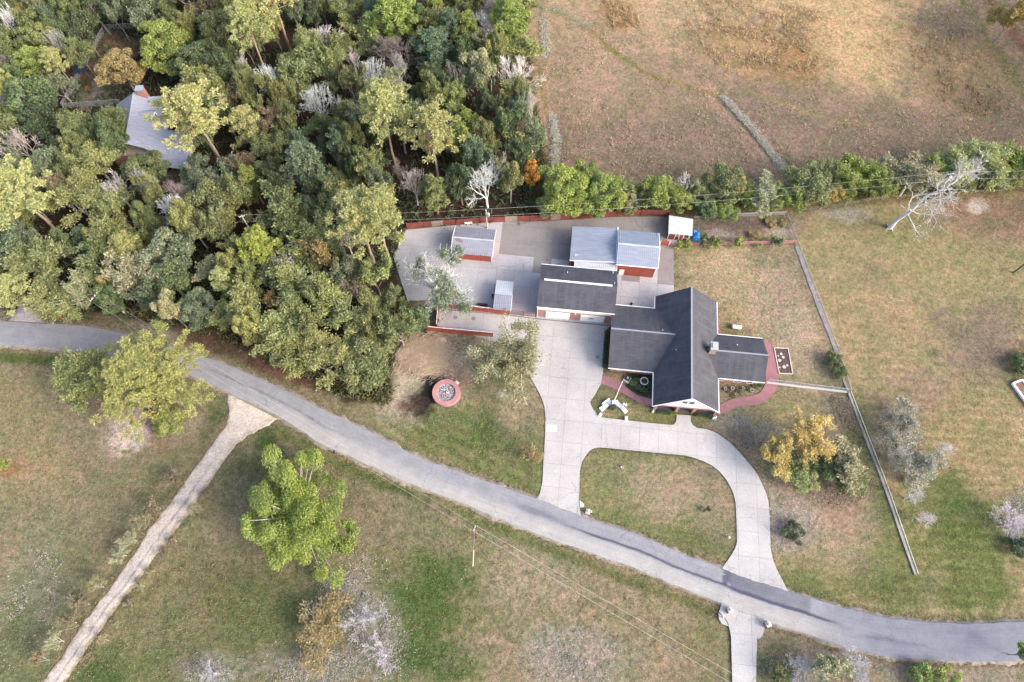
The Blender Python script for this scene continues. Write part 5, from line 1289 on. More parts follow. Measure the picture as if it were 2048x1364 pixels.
c = at(852, 664); r = thing('black_bin', 'black bin at the left end of the red fence', 'bin', c); MB().lathe((0, 0), [(.26, 0), (.34, .8), (.36, .82)], 12).build('body', M['black'], r); MB().lathe((0, 0), [(.37, .825), (.34, .9), (.1, .95)], 12).build('lid', M['iron'], r)
c = at(876, 643); r = thing('black_bin', 'small black bin inside the fence of the lower strip', 'bin', c); MB().lathe((0, 0), [(.22, 0), (.3, .7), (.31, .72)], 12).build('body', M['black'], r); MB().lathe((0, 0), [(.32, .725), (.28, .78), (.1, .82)], 12).build('lid', M['iron'], r)
c = at(965, 611); r = thing('garden_rack', 'low dark rack standing by the red fence in the yard', 'rack', c, AX)
for z in (.25, .6): MB().box(-1.0, 1.0, -.2, .2, z, z + .05).build('shelf', M['iron'], r)
for x in (-.95, 0, .95): MB().box(x - .03, x + .03, -.18, .18, 0, .75).build('upright', M['iron'], r)
for px, py, lab in ((1195, 714, 'dark round drain cover on the driveway near the house'), (947, 637, 'dark round drain cover in the lower strip, nearer the garage'), (911, 635, 'faint round drain cover in the lower strip, farther left')):
    c = at(px, py); o = MB().lathe((0, 0), [(.42, .05), (.42, .072), (.36, .078)], 20).build('drain_cover', plain('worn_iron_cover', (.20, .19, .20, 1), .7)); o.location = c; tag(o, lab, 'drain cover')
for px, py, lab in ((1262, 609, 'black bucket on the slab between garage and house'),):
    c = at(px, py); o = MB().lathe((0, 0), [(.2, 0), (.26, .4), (.24, .42), (.18, .1)], 10).build('bucket', M['black']); o.location = c + Vector((0, 0, .06)); tag(o, lab, 'bucket')

# ------------------------------------------------------------------ trees
def rnd_unit(r, n):
    v = r.normal(size=(n, 3)); return v / np.linalg.norm(v, axis=1)[:, None]
def leaf_quads(C, D, Nn, a, b, r):
    """rhombic leaf sprays: centres, long axes, normals, half sizes"""
    D = D / (np.linalg.norm(D, axis=1)[:, None] + 1e-9)
    B = np.cross(Nn, D); B /= (np.linalg.norm(B, axis=1)[:, None] + 1e-9)
    a = a[:, None]; b = b[:, None]
    V = np.stack([C + D*a, C + B*b + D*a*.1, C - D*a, C - B*b + D*a*.1], 1).reshape(-1, 3)
    return V, np.arange(len(V)).reshape(-1, 4)
def crown_mesh(name, C, D, Nn, a, b, tone, warm, r):
    V, F = leaf_quads(C, D, Nn, a, b, r)
    col = np.repeat(np.stack([np.clip(tone, 0, 1), np.clip(warm, 0, 1), np.zeros(len(C)), np.ones(len(C))], 1), 4, 0)
    return np_mesh(name, V, F, M['leaf'], {'tint': col})
def tubes_mesh(name, segs, minr=.02):
    V = []; F = []; base = 0
    for (p, q, r0, r1) in segs:
        n = 7 if r0 > .15 else (4 if r0 > .05 else 3)
        d = q - p; L = d.length
        if L < 1e-4: continue
        d = d / L; a = d.orthogonal().normalized(); b = d.cross(a)
        r0 = max(r0, minr); r1 = max(r1, minr * .8)
        for (c, rr) in ((p, r0), (q, r1)):
            for i in range(n):
                t = 2 * math.pi * i / n; V.append(tuple(c + (a*math.cos(t) + b*math.sin(t)) * rr))
        F += [(base + i, base + (i + 1) % n, base + (i + 1) % n + n, base + i + n) for i in range(n)]
        base += 2 * n
    return np_mesh(name, np.array(V), np.array(F), M['bark'], None, True)
def rot_dir(d, ang, az):
    a = d.orthogonal().normalized(); b = d.cross(a)
    return (d * math.cos(ang) + (a * math.cos(az) + b * math.sin(az)) * math.sin(ang)).normalized()
def grow(R, p, d, L, r, lev, maxlev, nch, spread, up, segs, tips, wig=.18, taper=.62, lenf=.72):
    n = 3 if lev < maxlev else 2; q = p; rr = r
    pts = [p]
    for i in range(n):
        d = (d + Vector((R.gauss(0, wig), R.gauss(0, wig), R.gauss(0, wig) + up * .12))).normalized()
        e = q + d * (L / n); r2 = r * (1 - (1 - taper) * (i + 1) / n)
        segs.append((q, e, rr, r2)); q = e; rr = r2; pts.append(e)
    if lev >= maxlev: tips.append((q, d)); tips.append((pts[1], d)); return
    if lev >= maxlev - 1: tips.append((q, d))
    az = R.uniform(0, 6.28)
    for k in range(nch):
        f = 1.0 if k == 0 else R.uniform(.4, 1.0)
        sp = pts[min(n, max(1, int(f * n + .5)))]
        ang = spread * (R.uniform(.25, .6) if k == 0 else R.uniform(.7, 1.25))
        nd = rot_dir(d, ang, az + k * 6.28 / nch + R.uniform(-.5, .5))
        grow(R, sp, nd, L * lenf * R.uniform(.8, 1.15), rr * (.85 if k == 0 else R.uniform(.5, .75)), lev + 1, maxlev, nch, spread, up, segs, tips, wig, taper, lenf)

PROTO = {}
def dense_tree(key, seed, R0, h, nlobe, n, lobr=(.30, .44), squash=1.1, leaf=(.34, .17), gap=0.0, dist=(.50, .82)):
    """broadleaf crown of many leafy lobes over a trunk with limbs"""
    r = np.random.default_rng(seed); R = random.Random(seed)
    zr = R0 * squash; zc = h - zr
    segs = []; tips = []
    base = Vector((0, 0, -.3)); top = Vector((R.uniform(-.3, .3), R.uniform(-.3, .3), zc * .72))
    segs.append((base, top, .055 * R0 + .05, .04 * R0 + .04))
    i = np.arange(nlobe) + .5; ph = np.arccos(1 - 1.62 * i / nlobe); th = np.pi * (1 + 5**.5) * i + r.uniform(0, 6)
    ld = np.stack([np.cos(th)*np.sin(ph), np.sin(th)*np.sin(ph), np.cos(ph)], 1) + r.normal(0, .16, (nlobe, 3))
    ldist = r.uniform(dist[0], dist[1], nlobe)[:, None]
    if gap: keep = r.random(nlobe) > gap; ld = ld[keep]; ldist = ldist[keep]; nlobe = len(ld)
    lc = ld * ldist * np.array([R0, R0, zr]) + np.array([0, 0, zc])
    lr = r.uniform(lobr[0], lobr[1], nlobe) * R0
    for c in lc:
        c = Vector(c); m = top.lerp(c, .5) + Vector((0, 0, -.08 * R0)); f = R.uniform(.6, 1)
        segs.append((top * f + base * (1 - f), m, .02 * R0 + .02, .014 * R0 + .01)); segs.append((m, c, .014 * R0 + .01, .02))
    w = lr**2; k = r.choice(nlobe, n, p=w / w.sum())
    d = rnd_unit(r, n) + ld[k] * .55 + np.array([0, 0, .30]); d /= np.linalg.norm(d, axis=1)[:, None]
    rad = r.random(n) ** .30
    C = lc[k] + d * (lr[k] * rad)[:, None] * np.array([1, 1, .85]) + r.normal(0, .05, (n, 3))
    outd = C - np.array([0, 0, zc * .55]); outd /= np.linalg.norm(outd, axis=1)[:, None]
    Nn = d * .7 + r.normal(0, .55, (n, 3)) + np.array([0, 0, .35]); Nn /= np.linalg.norm(Nn, axis=1)[:, None]
    D = outd * .8 + r.normal(0, .55, (n, 3))
    s = r.uniform(.65, 1.3, n)
    lt = r.uniform(.3, .9, nlobe); lw = r.random(nlobe) ** 2
    tone = lt[k] + r.normal(0, .18, n); warm = lw[k] * .55 + r.random(n) * .45
    PROTO[key] = (tubes_mesh('trunk', segs), crown_mesh('crown', C, D, Nn, leaf[0]*s, leaf[1]*s, tone, warm, r), R0, h, zc)
def spray_tree(key, seed, R0, h, lev, nch, spread, leaves, leaf=(.32, .13), cl=.75, trunk=.3, r0=.16, up=.5, bare=0.0, wig=.16, pct=92, minr=0):
    """tree built on a branch skeleton with leaf sprays at the twigs; leaves=0 gives a bare tree"""
    R = random.Random(seed); r = np.random.default_rng(seed)
    segs = []; tips = []
    th = h * trunk; b = Vector((0, 0, -.3)); t = Vector((R.uniform(-.2, .2), R.uniform(-.2, .2), th)); segs.append((b, t, r0 * 1.25, r0))
    nmain = R.randint(3, 5); az = R.uniform(0, 6.28)
    tot = sum(.72**k for k in range(lev + 1)); L0 = (h - th) / (tot * .86)
    for k in range(nmain):
        d = rot_dir(Vector((0, 0, 1)), spread * R.uniform(.5, 1.2), az + k * 6.28 / nmain + R.uniform(-.4, .4))
        grow(R, t * R.uniform(.8, 1.0), d, L0 * R.uniform(.8, 1.1), r0 * R.uniform(.5, .7), 0, lev, nch, spread, up, segs, tips, wig)
    T = np.array([list(p) for p, d in tips]); Dd = np.array([list(d) for p, d in tips])
    ext = np.percentile(np.hypot(T[:, 0], T[:, 1]), pct); f = R0 / ext; fz = h / (T[:, 2].max() + .3)
    sc = Vector((f, f, fz)); ms = lambda p: Vector((p.x*f, p.y*f, p.z*fz))
    segs = [(ms(p), ms(q), a, c) for p, q, a, c in segs]; T = T * np.array([f, f, fz]); Dd = Dd * np.array([f, f, fz]); Dd /= np.linalg.norm(Dd, axis=1)[:, None]
    tm = tubes_mesh('trunk', segs, minr or (.022 if leaves else .024))
    cm = None
    if leaves:
        if bare:
            g = vnoise(T[:, 0] + seed, T[:, 1] + T[:, 2] * .7, .35); keep = g > np.quantile(g, bare); T = T[keep]; Dd = Dd[keep]
        per = max(1, int(leaves / len(T))); k = np.repeat(np.arange(len(T)), per); n = len(k)
        o = rnd_unit(r, n) * (r.random(n) ** .5 * cl)[:, None]
        C = T[k] + o * np.array([1, 1, .8]) - Dd[k] * (r.random(n) * cl * .8)[:, None]
        D = Dd[k] + r.normal(0, .5, (n, 3)); Nn = rnd_unit(r, n) * .8 + np.array([0, 0, .6]) + o / cl * .4; Nn /= np.linalg.norm(Nn, axis=1)[:, None]
        s = r.uniform(.6, 1.3, n); tt = r.uniform(.3, .9, len(T)); tw = r.random(len(T)) ** 1.6
        cm = crown_mesh('crown', C, D, Nn, leaf[0]*s, leaf[1]*s, tt[k] + r.normal(0, .18, n), tw[k] * .6 + r.random(n) * .4, r)
    PROTO[key] = (tm, cm, R0, h, h * .66)
def pine_tree(key, seed, R0, h, crown=.45, npuff=120, per=46, droop=.1, fine=1.0):
    """tall loblolly pine: bare straight bole, clumped needle puffs on the upper branches"""
    R = random.Random(seed); r = np.random.default_rng(seed); segs = []; puffs = []
    pts = [Vector((0, 0, -.3))]
    for i in range(1, 7): pts.append(Vector((R.gauss(0, .12) * i * .4, R.gauss(0, .12) * i * .4, h * .97 * i / 6)))
    for i in range(6): segs.append((pts[i], pts[i+1], .34 * (1 - i / 6.6), .34 * (1 - (i + 1) / 6.6)))
    def bole(z):
        f = min(max(z / (h * .97) * 6, 0), 5.999); i = int(f); return pts[i].lerp(pts[i+1], f - i)
    nb = int(npuff / 3.2); az = 0
    for i in range(nb):
        f = (i + .5) / nb; z = h * (1 - crown) + h * crown * .97 * f; az += 2.4 + R.uniform(-.4, .4)
        L = R0 * (math.sin(math.pi * min(1, .30 + .70 * f)) ** .8 * .95 + .08) * R.uniform(.45, 1.2)
        p = bole(z); d = Vector((math.cos(az), math.sin(az), R.uniform(.0, .55) - droop * (1 - f)))
        q = p + d * L * .55; e = q + (d + Vector((R.uniform(-.25, .25), R.uniform(-.25, .25), .18))) * L * .45
        segs.append((p, q, .085, .06)); segs.append((q, e, .06, .03))
        puffs.append((e, R.uniform(.6, .95)))
        for k in range(R.randint(2, 3)):
            b = p.lerp(q, R.uniform(.55, 1)) if k == 0 else q.lerp(e, R.uniform(.1, .9)); o = Vector((R.gauss(0, .55), R.gauss(0, .55), R.uniform(.05, .6)))
            segs.append((b, b + o, .035, .025)); puffs.append((b + o, R.uniform(.42, .8)))
    puffs.append((bole(h * .98), .9)); puffs.append((bole(h * .93), 1.0))
    Pc = np.array([list(p) for p, q in puffs]); Pr = np.array([q for p, q in puffs]); m = len(Pc)
    k = np.repeat(np.arange(m), per); n = len(k)
    d = rnd_unit(r, n) + np.array([0, 0, .35]); d /= np.linalg.norm(d, axis=1)[:, None]
    C = Pc[k] + d * (Pr[k] * (.35 + .65 * r.random(n) ** .6))[:, None] * np.array([1, 1, .72])
    D = d + r.normal(0, .35, (n, 3)); Nn = rnd_unit(r, n) + np.array([0, 0, .7]); Nn /= np.linalg.norm(Nn, axis=1)[:, None]
    s = r.uniform(.7, 1.25, n); tt = r.uniform(.35, .95, m); tw = r.random(m) ** 2
    PROTO[key] = (tubes_mesh('trunk', segs), crown_mesh('crown', C, D, Nn, .27 * fine * s, .095 * fine * s, tt[k] + r.normal(0, .16, n), tw[k] * .5 + r.random(n) * .35, r), R0, h, h * (1 - crown * .48))
for i in range(3): dense_tree('B%d' % i, 10 + i, 4.6, 13, 34, 12500, (.22, .36), leaf=(.22, .11))
for i in range(3): dense_tree('b%d' % i, 20 + i, 3.2, 9.5, 22, 7200, (.25, .40), leaf=(.20, .10))
for i in range(1): dense_tree('G%d' % i, 31 + i, 7.6, 14, 120, 70000, (.13, .23), .95, (.155, .065), .06, (.25, .92))
for i in range(4): spray_tree('F%d' % i, 40 + i, 4.4, 13, 4, 3, .60, 11500, leaf=(.24, .09), cl=.75)
for i in range(3): spray_tree('f%d' % i, 50 + i, 3.2, 11, 4, 3, .48, 7800, leaf=(.22, .085), cl=.6, up=.9)
for i in range(4): pine_tree('P%d' % i, 60 + i, 4.6, 24, .42 + .05 * (i % 2), 150, 62)
for i in range(2): pine_tree('p%d' % i, 70 + i, 3.6, 14, .72, 130, 76)
for i in range(1): pine_tree('L%d' % i, 76 + i, 7.6, 19, .66, 420, 150, .3, .66)
for i in range(4): spray_tree('N%d' % i, 80 + i, 3.6, 11, 5, 3, .52, 0, r0=.24, trunk=.24)
for i in range(3): spray_tree('n%d' % i, 86 + i, 1.5, 4.6, 3, 3, .55, 1100, leaf=(.24, .05), cl=.38, r0=.07, trunk=.12)
for i in range(2): spray_tree('H%d' % i, 90 + i, 6.6, 11.5, 4, 3, .72, 17000, leaf=(.20, .08), cl=1.0, r0=.30, trunk=.24, bare=.12, up=.2, pct=98)
for i in range(1): spray_tree('Y%d' % i, 96 + i, 6.6, 11.5, 5, 3, .66, 6500, leaf=(.20, .08), cl=.75, r0=.30, trunk=.2, bare=.72, up=.2, pct=97, minr=.036)
for i in range(3): dense_tree('S%d' % i, 100 + i, 1.4, 2.2, 12, 2400, (.32, .46), .75, (.13, .06))
for i in range(2): spray_tree('T%d' % i, 106 + i, 1.2, 3.4, 2, 3, .55, 900, leaf=(.22, .09), cl=.45, r0=.05, trunk=.12)
for i in range(2): spray_tree('O%d' % i, 110 + i, 4.8, 8.0, 4, 3, .80, 6500, leaf=(.19, .08), cl=.75, r0=.2, trunk=.18, bare=.15, up=.1)

LEAFC = dict(silver=(.36, .36, .30), olive=(.215, .24, .105), green=(.150, .195, .09), dark=(.100, .135, .070), pineb=(.40, .43, .155), dust=(.28, .275, .155), yg=(.31, .36, .085), lime=(.285, .345, .095), pine=(.42, .43, .19), bluepine=(.155, .215, .135), tan=(.38, .285, .135),
             orange=(.56, .27, .06), pale=(.36, .355, .22), gold=(.54, .43, .17), brown=(.24, .19, .12), moss=(.31, .33, .135), greyg=(.21, .245, .155))
BARKC = dict(lilac=(.56, .53, .57), grey=(.30, .27, .24), pale=(.56, .53, .49), white=(.80, .78, .75), brown=(.22, .165, .13), pine=(.34, .25, .19), mauve=(.34, .27, .27), tanb=(.46, .39, .29))
TREES = []      # (x, y, crown radius) for spacing
def jitter(c, a=.10):
    k = 1 + random.uniform(-a, a); return (c[0]*k*(1 + random.uniform(-a*.6, a*.6)), c[1]*k, c[2]*k, 1)
def plant(kind, x, y, R, h=None, leaf='green', bark='grey', label=None, name=None, cat='tree', group=None, rot=None):
    """copy a prototype tree: empty at the foot, trunk and crown as parts"""
    keys = [k for k in PROTO if k[0] == kind]; key = random.choice(keys)
    tm, cm, R0, H0, zc = PROTO[key]
    nm = name or {'B': 'broadleaf_tree', 'b': 'broadleaf_tree', 'G': 'broadleaf_tree', 'F': 'broadleaf_tree', 'f': 'broadleaf_tree', 'P': 'pine_tree', 'p': 'pine_tree', 'L': 'pine_tree', 'N': 'bare_tree', 'n': 'sapling', 'H': 'oak_tree', 'Y': 'oak_tree', 'S': 'shrub', 'T': 'shrub', 'O': 'oak_tree'}[kind]
    o = thing(nm, label, cat, (x, y, 0), random.uniform(0, 6.28) if rot is None else rot, group)
    s = R / R0; o.scale = (s, s, (h / H0) if h else s)
    t = mobj('trunk', tm, o); t.color = jitter(BARKC[bark], .12)
    if cm: c = mobj('crown', cm, o); c.color = jitter(LEAFC[leaf], .12)
    TREES.append((x, y, R)); return o
def tree_px(kind, px, py, rpx, leaf='green', bark='grey', label=None, h=None, foot=None, **kw):
    key = [k for k in PROTO if k[0] == kind][0]; tm, cm, R0, H0, zc = PROTO[key]
    R = rpx / (FPX / depth_at(px, py, 6)); hh = h or H0 * (R / R0)
    if foot: p = at(*foot)
    else: p = at(px, py, zc * hh / H0)
    R = rpx / (FPX / (depth_at(px, py, zc * hh / H0)))
    return plant(kind, p.x, p.y, R, hh, leaf, bark, label, **kw)

# --- trees one can single out, by where their crowns stand in the photo
NAMED = [
 # kind px py r leaf bark height foot label
 ('P', 405, 225, 62, 'pine', 'pine', 24, (455, 345), 'tall pine with yellow-green crown right of the silver-roofed house'),
 ('P', 565, 30, 50, 'pine', 'pine', 25, (592, 125), 'tall pine with long bare trunk near the top, right-hand of the pair'),
 ('P', 522, 78, 42, 'pine', 'pine', 22, (545, 170), 'tall pine with pale crown near the top, left-hand of the pair'),
 ('P', 752, 245, 50, 'pine', 'pine', 26, (797, 352), 'tall leaning pine with open crown in the middle of the woods'),
 ('P', 800, 190, 30, 'pale', 'pale', 18, (803, 262), 'slender pale pine behind the open-crowned pine'),
 ('P', 880, 275, 52, 'pine', 'pine', 22, (878, 368), 'pine with straight visible trunk near the edge of the field'),
 ('P', 690, 440, 62, 'pine', 'pine', 22, (748, 525), 'big bright pine left of the pair above the bare oak'),
 ('P', 768, 430, 54, 'pine', 'pine', 23, (782, 528), 'big bright pine right of the pair above the bare oak'),
 ('p', 790, 30, 52, 'lime', 'pine', 15, None, 'bushy bright pine at the top edge of the woods'),
 ('p', 865, 100, 36, 'bluepine', 'pine', 14, None, 'small blue-green pine in the upper woods'),
 ('p', 630, 335, 42, 'bluepine', 'pine', 17, (640, 400), 'blue-green pine in the middle of the woods'),
 ('p', 515, 500, 42, 'yg', 'pine', 13, None, 'bright young pine beside the pale pole'),
 ('p', 1020, 40, 40, 'lime', 'pine', 15, None, 'green pine at the top right corner of the woods'),
 ('P', 20, 375, 62, 'pine', 'pine', 22, None, 'yellow-green pine cut by the left edge'),
 ('L', 292, 745, 104, 'pineb', 'pine', 17, None, 'broad yellow-green pine standing over the road on the left lawn'),
 ('F', 172, 752, 58, 'moss', 'grey', 12, None, 'olive oak half hidden behind the broad roadside pine'),
 ('b', 335, 840, 30, 'lime', 'grey', 4, None, 'low leafy tree below the broad roadside pine'),
 ('G', 592, 1022, 106, 'yg', 'pale', 14, None, 'big yellow-green tree on the lawn south of the road'),
 ('f', 690, 1085, 38, 'yg', 'grey', 7, None, 'small yellow tree at the right side of the big lawn tree'),
 ('O', 640, 1250, 70, 'tan', 'pale', 5.5, None, 'low orange-brown tree near the bottom edge'),
 ('H', 1020, 702, 84, 'dust', 'white', 10.5, None, 'half-bare oak beside the driveway'),
 ('Y', 862, 540, 92, 'greyg', 'white', 11, None, 'pale half-bare oak in the yard left of the red shed'),
 ('B', 242, 140, 44, 'tan', 'grey', 11, None, 'tan autumn tree in the clearing behind the silver-roofed house'),
 ('B', 330, 95, 56, 'lime', 'grey', 13, None, 'large rounded deep green tree above the tan autumn tree'),
 ('B', 400, 125, 46, 'green', 'grey', 12, None, 'rounded green tree right of the large rounded one'),
 ('F', 188, 322, 54, 'moss', 'pale', 11, None, 'large olive tree covering the lower left of the silver-roofed house'),
 ('B', 288, 338, 42, 'olive', 'grey', 9, None, 'dark green tree directly below the silver-roofed house'),
 ('F', 395, 330, 30, 'greyg', 'grey', 9, None, 'thin green tree between the carport and the tall pine'),
 ('F', 150, 400, 62, 'moss', 'pale', 12, None, 'spreading yellow-olive tree at the left above the cables'),
 ('F', 230, 420, 52, 'moss', 'pale', 12, None, 'yellow-olive tree right of the spreading one above the cables'),
 ('B', 425, 410, 58, 'olive', 'grey', 13, None, 'round olive tree left of the brown gap in the woods'),
 ('N', 290, 370, 29, None, 'pale', 13.5, None, 'bare pale tree below the parked car'),
 ('N', 360, 412, 34, None, 'white', 13.5, None, 'fan-shaped bare white tree beside the round olive tree'),
 ('N', 38, 285, 44, None, 'pale', 12, None, 'big bare grey tree at the left edge'),
 ('N', 740, 140, 32, None, 'white', 13.5, None, 'bare white tree in the upper woods'),
 ('N', 785, 95, 39, None, 'mauve', 13.5, None, 'bare purple-grey tree in the upper woods'),
 ('N', 628, 195, 34, None, 'white', 13.5, None, 'bare white tree below the long-trunked pine'),
 ('N', 1033, 140, 34, None, 'white', 13.5, None, 'bare white tree at the field edge of the woods'),
 ('f', 968, 98, 27, 'pale', 'white', 10, None, 'pale nearly leafless tree near the field edge'),
 ('N', 972, 362, 36, None, 'white', 13.5, None, 'bare white tree above the yard fence'),
 ('N', 825, 358, 25, None, 'pale', 13.5, None, 'narrow bare tree right of the open-crowned pine'),
 ('N', 957, 240, 13, None, 'mauve', 7, None, 'small bare grey tree by the field edge'),
 ('N', 310, 495, 20, None, 'white', 7, None, 'gnarled bare white tree under the cables'),
 ('N', 690, 215, 24, None, 'pale', 9, None, 'bare grey tree left of the open-crowned pine'),
 ('F', 610, 560, 62, 'moss', 'pale', 13, None, 'pale-topped olive tree in the middle of the lower woods'),
 ('F', 690, 620, 70, 'moss', 'pale', 13, None, 'broad olive tree with pale limbs left of the yard'),
 ('F', 560, 640, 64, 'moss', 'grey', 12, None, 'broad olive tree in the lower woods near the road'),
 ('B', 730, 720, 60, 'olive', 'grey', 9, None, 'dense olive tree at the edge of the bare dirt'),
 ('F', 640, 720, 62, 'moss', 'grey', 10, None, 'olive tree at the lower tip of the woods above the road'),
 ('b', 832, 640, 30, 'green', 'grey', 8, None, 'dark green tree at the left end of the red fence'),
 ('F', 480, 600, 56, 'moss', 'pale', 12, None, 'pale-twigged olive tree above the road bend'),
 ('f', 420, 540, 36, 'pale', 'pale', 10, None, 'pale wispy tree in the lower left woods'),
 ('B', 340, 560, 46, 'green', 'grey', 11, None, 'grey-green tree right of the roadside pole'),
 ('B', 395, 620, 40, 'greyg', 'grey', 9, None, 'grey-green bush-like tree above the road'),
 ('F', 190, 520, 56, 'olive', 'pale', 12, None, 'olive tree above the roadside pole'),
 ('F', 80, 530, 58, 'olive', 'grey', 12, None, 'olive tree above the gravel turn-in'),
 ('F', 110, 590, 56, 'moss', 'pale', 10, None, 'yellowish tree overhanging the gravel turn-in'),
 ('b', 220, 570, 24, 'gold', 'grey', 8, None, 'yellowing tree beside the roadside pole'),
 ('b', 1062, 348, 20, 'orange', 'grey', 9, None, 'small bright orange tree at the corner of the field'),
 ('B', 1130, 380, 54, 'yg', 'pale', 10, None, 'bright yellow-green tree behind the yard fence'),
 ('B', 1210, 382, 42, 'lime', 'grey', 9, None, 'green and yellow tree right of the bright yellow-green one'),
 ('b', 1312, 385, 36, 'lime', 'grey', 8, None, 'round green tree above the workshop'),
 ('N', 1372, 368, 28, None, 'white', 8, None, 'bare white tree in the tree line above the garden shed'),
 ('b', 1365, 398, 26, 'lime', 'grey', 6, None, 'light green tree under the bare white one'),
 ('b', 1255, 402, 22, 'pale', 'grey', 6, None, 'small pale tree in the tree line above the workshop'),
 ('B', 1450, 370, 42, 'olive', 'grey', 9, None, 'brownish green tree left of the narrow yellow one'),
 ('f', 1480, 380, 15, 'gold', 'grey', 8, None, 'narrow yellow tree in the tree line'),
 ('b', 1415, 418, 26, 'green', 'grey', 5, None, 'dark bush at the back of the dirt pen, left'),
 ('b', 1450, 420, 26, 'lime', 'grey', 5, None, 'green bush at the back of the dirt pen, right'),
 ('f', 1530, 378, 40, 'pale', 'white', 8, None, 'pale feathery tree right of the narrow yellow one'),
 ('b', 1565, 395, 26, 'lime', 'grey', 7, None, 'small green tree left of the dark green one'),
 ('B', 1620, 372, 50, 'olive', 'grey', 9, None, 'dark green tree where the ditch meets the tree line'),
 ('f', 1700, 335, 43, 'lime', 'pale', 10, None, 'tall light green feathery tree in the tree line'),
 ('b', 1660, 385, 22, 'gold', 'grey', 6, None, 'small yellowing bush between green trees of the tree line'),
 ('b', 1762, 365, 35, 'lime', 'grey', 7, None, 'small green tree left of the wide feathery one'),
 ('F', 1840, 325, 61, 'pale', 'pale', 10, (1800, 390), 'wide feathery tree with a visible pale trunk in the tree line'),
 ('F', 1950, 332, 58, 'moss', 'pale', 10, None, 'light green tree behind the dead tree'),
 ('f', 2030, 318, 51, 'yg', 'grey', 9, None, 'yellow-green tree at the right end of the tree line'),
 ('f', 1905, 352, 24, 'moss', 'grey', 7, None, 'small olive tree just left of the dead tree top'),
 ('F', 2040, 20, 40, 'gold', 'grey', 14, None, 'yellow tree in the top right corner'),
 ('F', 1628, 872, 46, 'gold', 'pale', 8.5, None, 'yellow tree with pale limbs in the front garden'),
 ('F', 1563, 902, 44, 'gold', 'grey', 7.5, None, 'golden orange tree nearest the driveway loop'),
 ('f', 1690, 915, 44, 'pale', 'pale', 7.5, None, 'pale sparse tree right of the yellow garden trees'),
 ('b', 1605, 950, 34, 'moss', 'grey', 4, None, 'green undergrowth tree below the yellow garden trees'),
 ('b', 1705, 962, 32, 'olive', 'grey', 4, None, 'olive undergrowth tree below the pale sparse tree'),
 ('b', 1655, 920, 34, 'green', 'grey', 5, None, 'dark green tree in the middle of the garden thicket'),
 ('f', 1655, 1340, 46, 'pale', 'white', 6, None, 'bare-twigged pale tree at the bottom edge below the road'),
 ('S', 1565, 1350, 24, 'olive', 'grey', 2.4, None, 'olive shrub beside the lower driveway'),
 ('S', 1845, 1352, 26, 'lime', 'grey', 2.2, None, 'green shrub at the bottom edge, left of two'),
 ('S', 1892, 1358, 26, 'lime', 'grey', 2.2, None, 'green shrub at the bottom edge, right of two'),
 ('f', 2050, 1310, 20, 'lime', 'grey', 6, None, 'green tree tip at the lower right edge over the road'),
 ('S', 1587, 1063, 20, 'dark', 'grey', 1.9, None, 'dark green round shrub right of the driveway loop'),
 ('S', 1667, 717, 17, 'green', 'grey', 2.4, None, 'dark green shrub at the fence bend, upper of two'),
 ('S', 1678, 743, 15, 'green', 'grey', 2.2, None, 'dark green shrub at the fence bend, lower of two'),
 ('T', 1371, 488, 13, 'lime', 'grey', 2.6, None, 'leafy shrub in front of the garden shed'),
 ('T', 1414, 478, 13, 'green', 'grey', 4.0, None, 'tallest shrub on the rail fence, second from the shed'),
 ('T', 1436, 485, 12, 'lime', 'grey', 2.6, None, 'leafy shrub on the rail fence, third from the shed'),
 ('T', 1477, 485, 12, 'lime', 'grey', 2.4, None, 'leafy shrub at the middle of the rail fence'),
 ('T', 1517, 490, 6, 'lime', 'grey', 1.3, None, 'smallest shrub on the rail fence'),
 ('T', 1556, 482, 12, 'green', 'grey', 2.4, None, 'leafy shrub near the right end of the rail fence'),
 ('S', 1510, 470, 12, 'tan', 'grey', 1.0, None, 'dry yellow weed clump in the dirt pen, lower'),
 ('S', 1543, 446, 12, 'tan', 'grey', 1.0, None, 'dry yellow weed clump in the dirt pen, upper left'),
 ('S', 1565, 446, 10, 'tan', 'grey', 1.0, None, 'dry yellow weed clump at the corner of the dirt pen'),
 ('S', 2042, 1094, 22, 'dark', 'grey', 1.8, None, 'blue-black shrub at the right edge above the road'),
 ('S', 2052, 728, 26, 'green', 'grey', 2.4, None, 'dark shrub at the right edge above the raised bed'),
 ('S', 1227, 815, 7, 'green', 'grey', 1.2, None, 'small spiky palm in the V-shaped bench'),
 ('O', 1808, 850, 54, 'silver', 'white', 6.5, None, 'grey sparse tree on the east lawn, upper of the row'),
 ('O', 1845, 928, 50, 'silver', 'white', 6, None, 'grey-green sparse tree on the east lawn, lower of the row'),
 ('N', 1830, 895, 26, None, 'white', 6, (1778, 915), 'bare grey tree between the two sparse trees of the east lawn'),
 ('N', 1890, 900, 16, None, 'white', 6, (1868, 906), 'small bare tree on the east lawn, farthest right'),
 ('N', 1836, 985, 20, None, 'white', 5, (1810, 996), 'small bare tree on the east lawn, third from the road'),
 ('N', 1848, 1030, 20, None, 'white', 4, (1834, 1038), 'small bare tree on the east lawn, nearest the road'),
 ('N', 735, 1235, 50, None, 'lilac', 4.5, None, 'leafless lilac-grey tree right of the low orange-brown tree'),
 ('N', 765, 1312, 42, None, 'lilac', 4, None, 'leafless lilac-grey tree below the other near the bottom edge'),
 ('N', 420, 1348, 34, None, 'lilac', 3.5, None, 'leafless grey shrub at the bottom edge right of the track'),
 ('N', 1602, 1332, 34, None, 'lilac', 4, None, 'leafless grey shrub right of the lower driveway'),
 ('N', 1708, 1340, 38, None, 'lilac', 4, None, 'leafless grey shrub below the road, farther right'),
 ('N', 2030, 1045, 36, None, 'lilac', 3.5, None, 'leafless grey shrub at the right edge of the east lawn'),
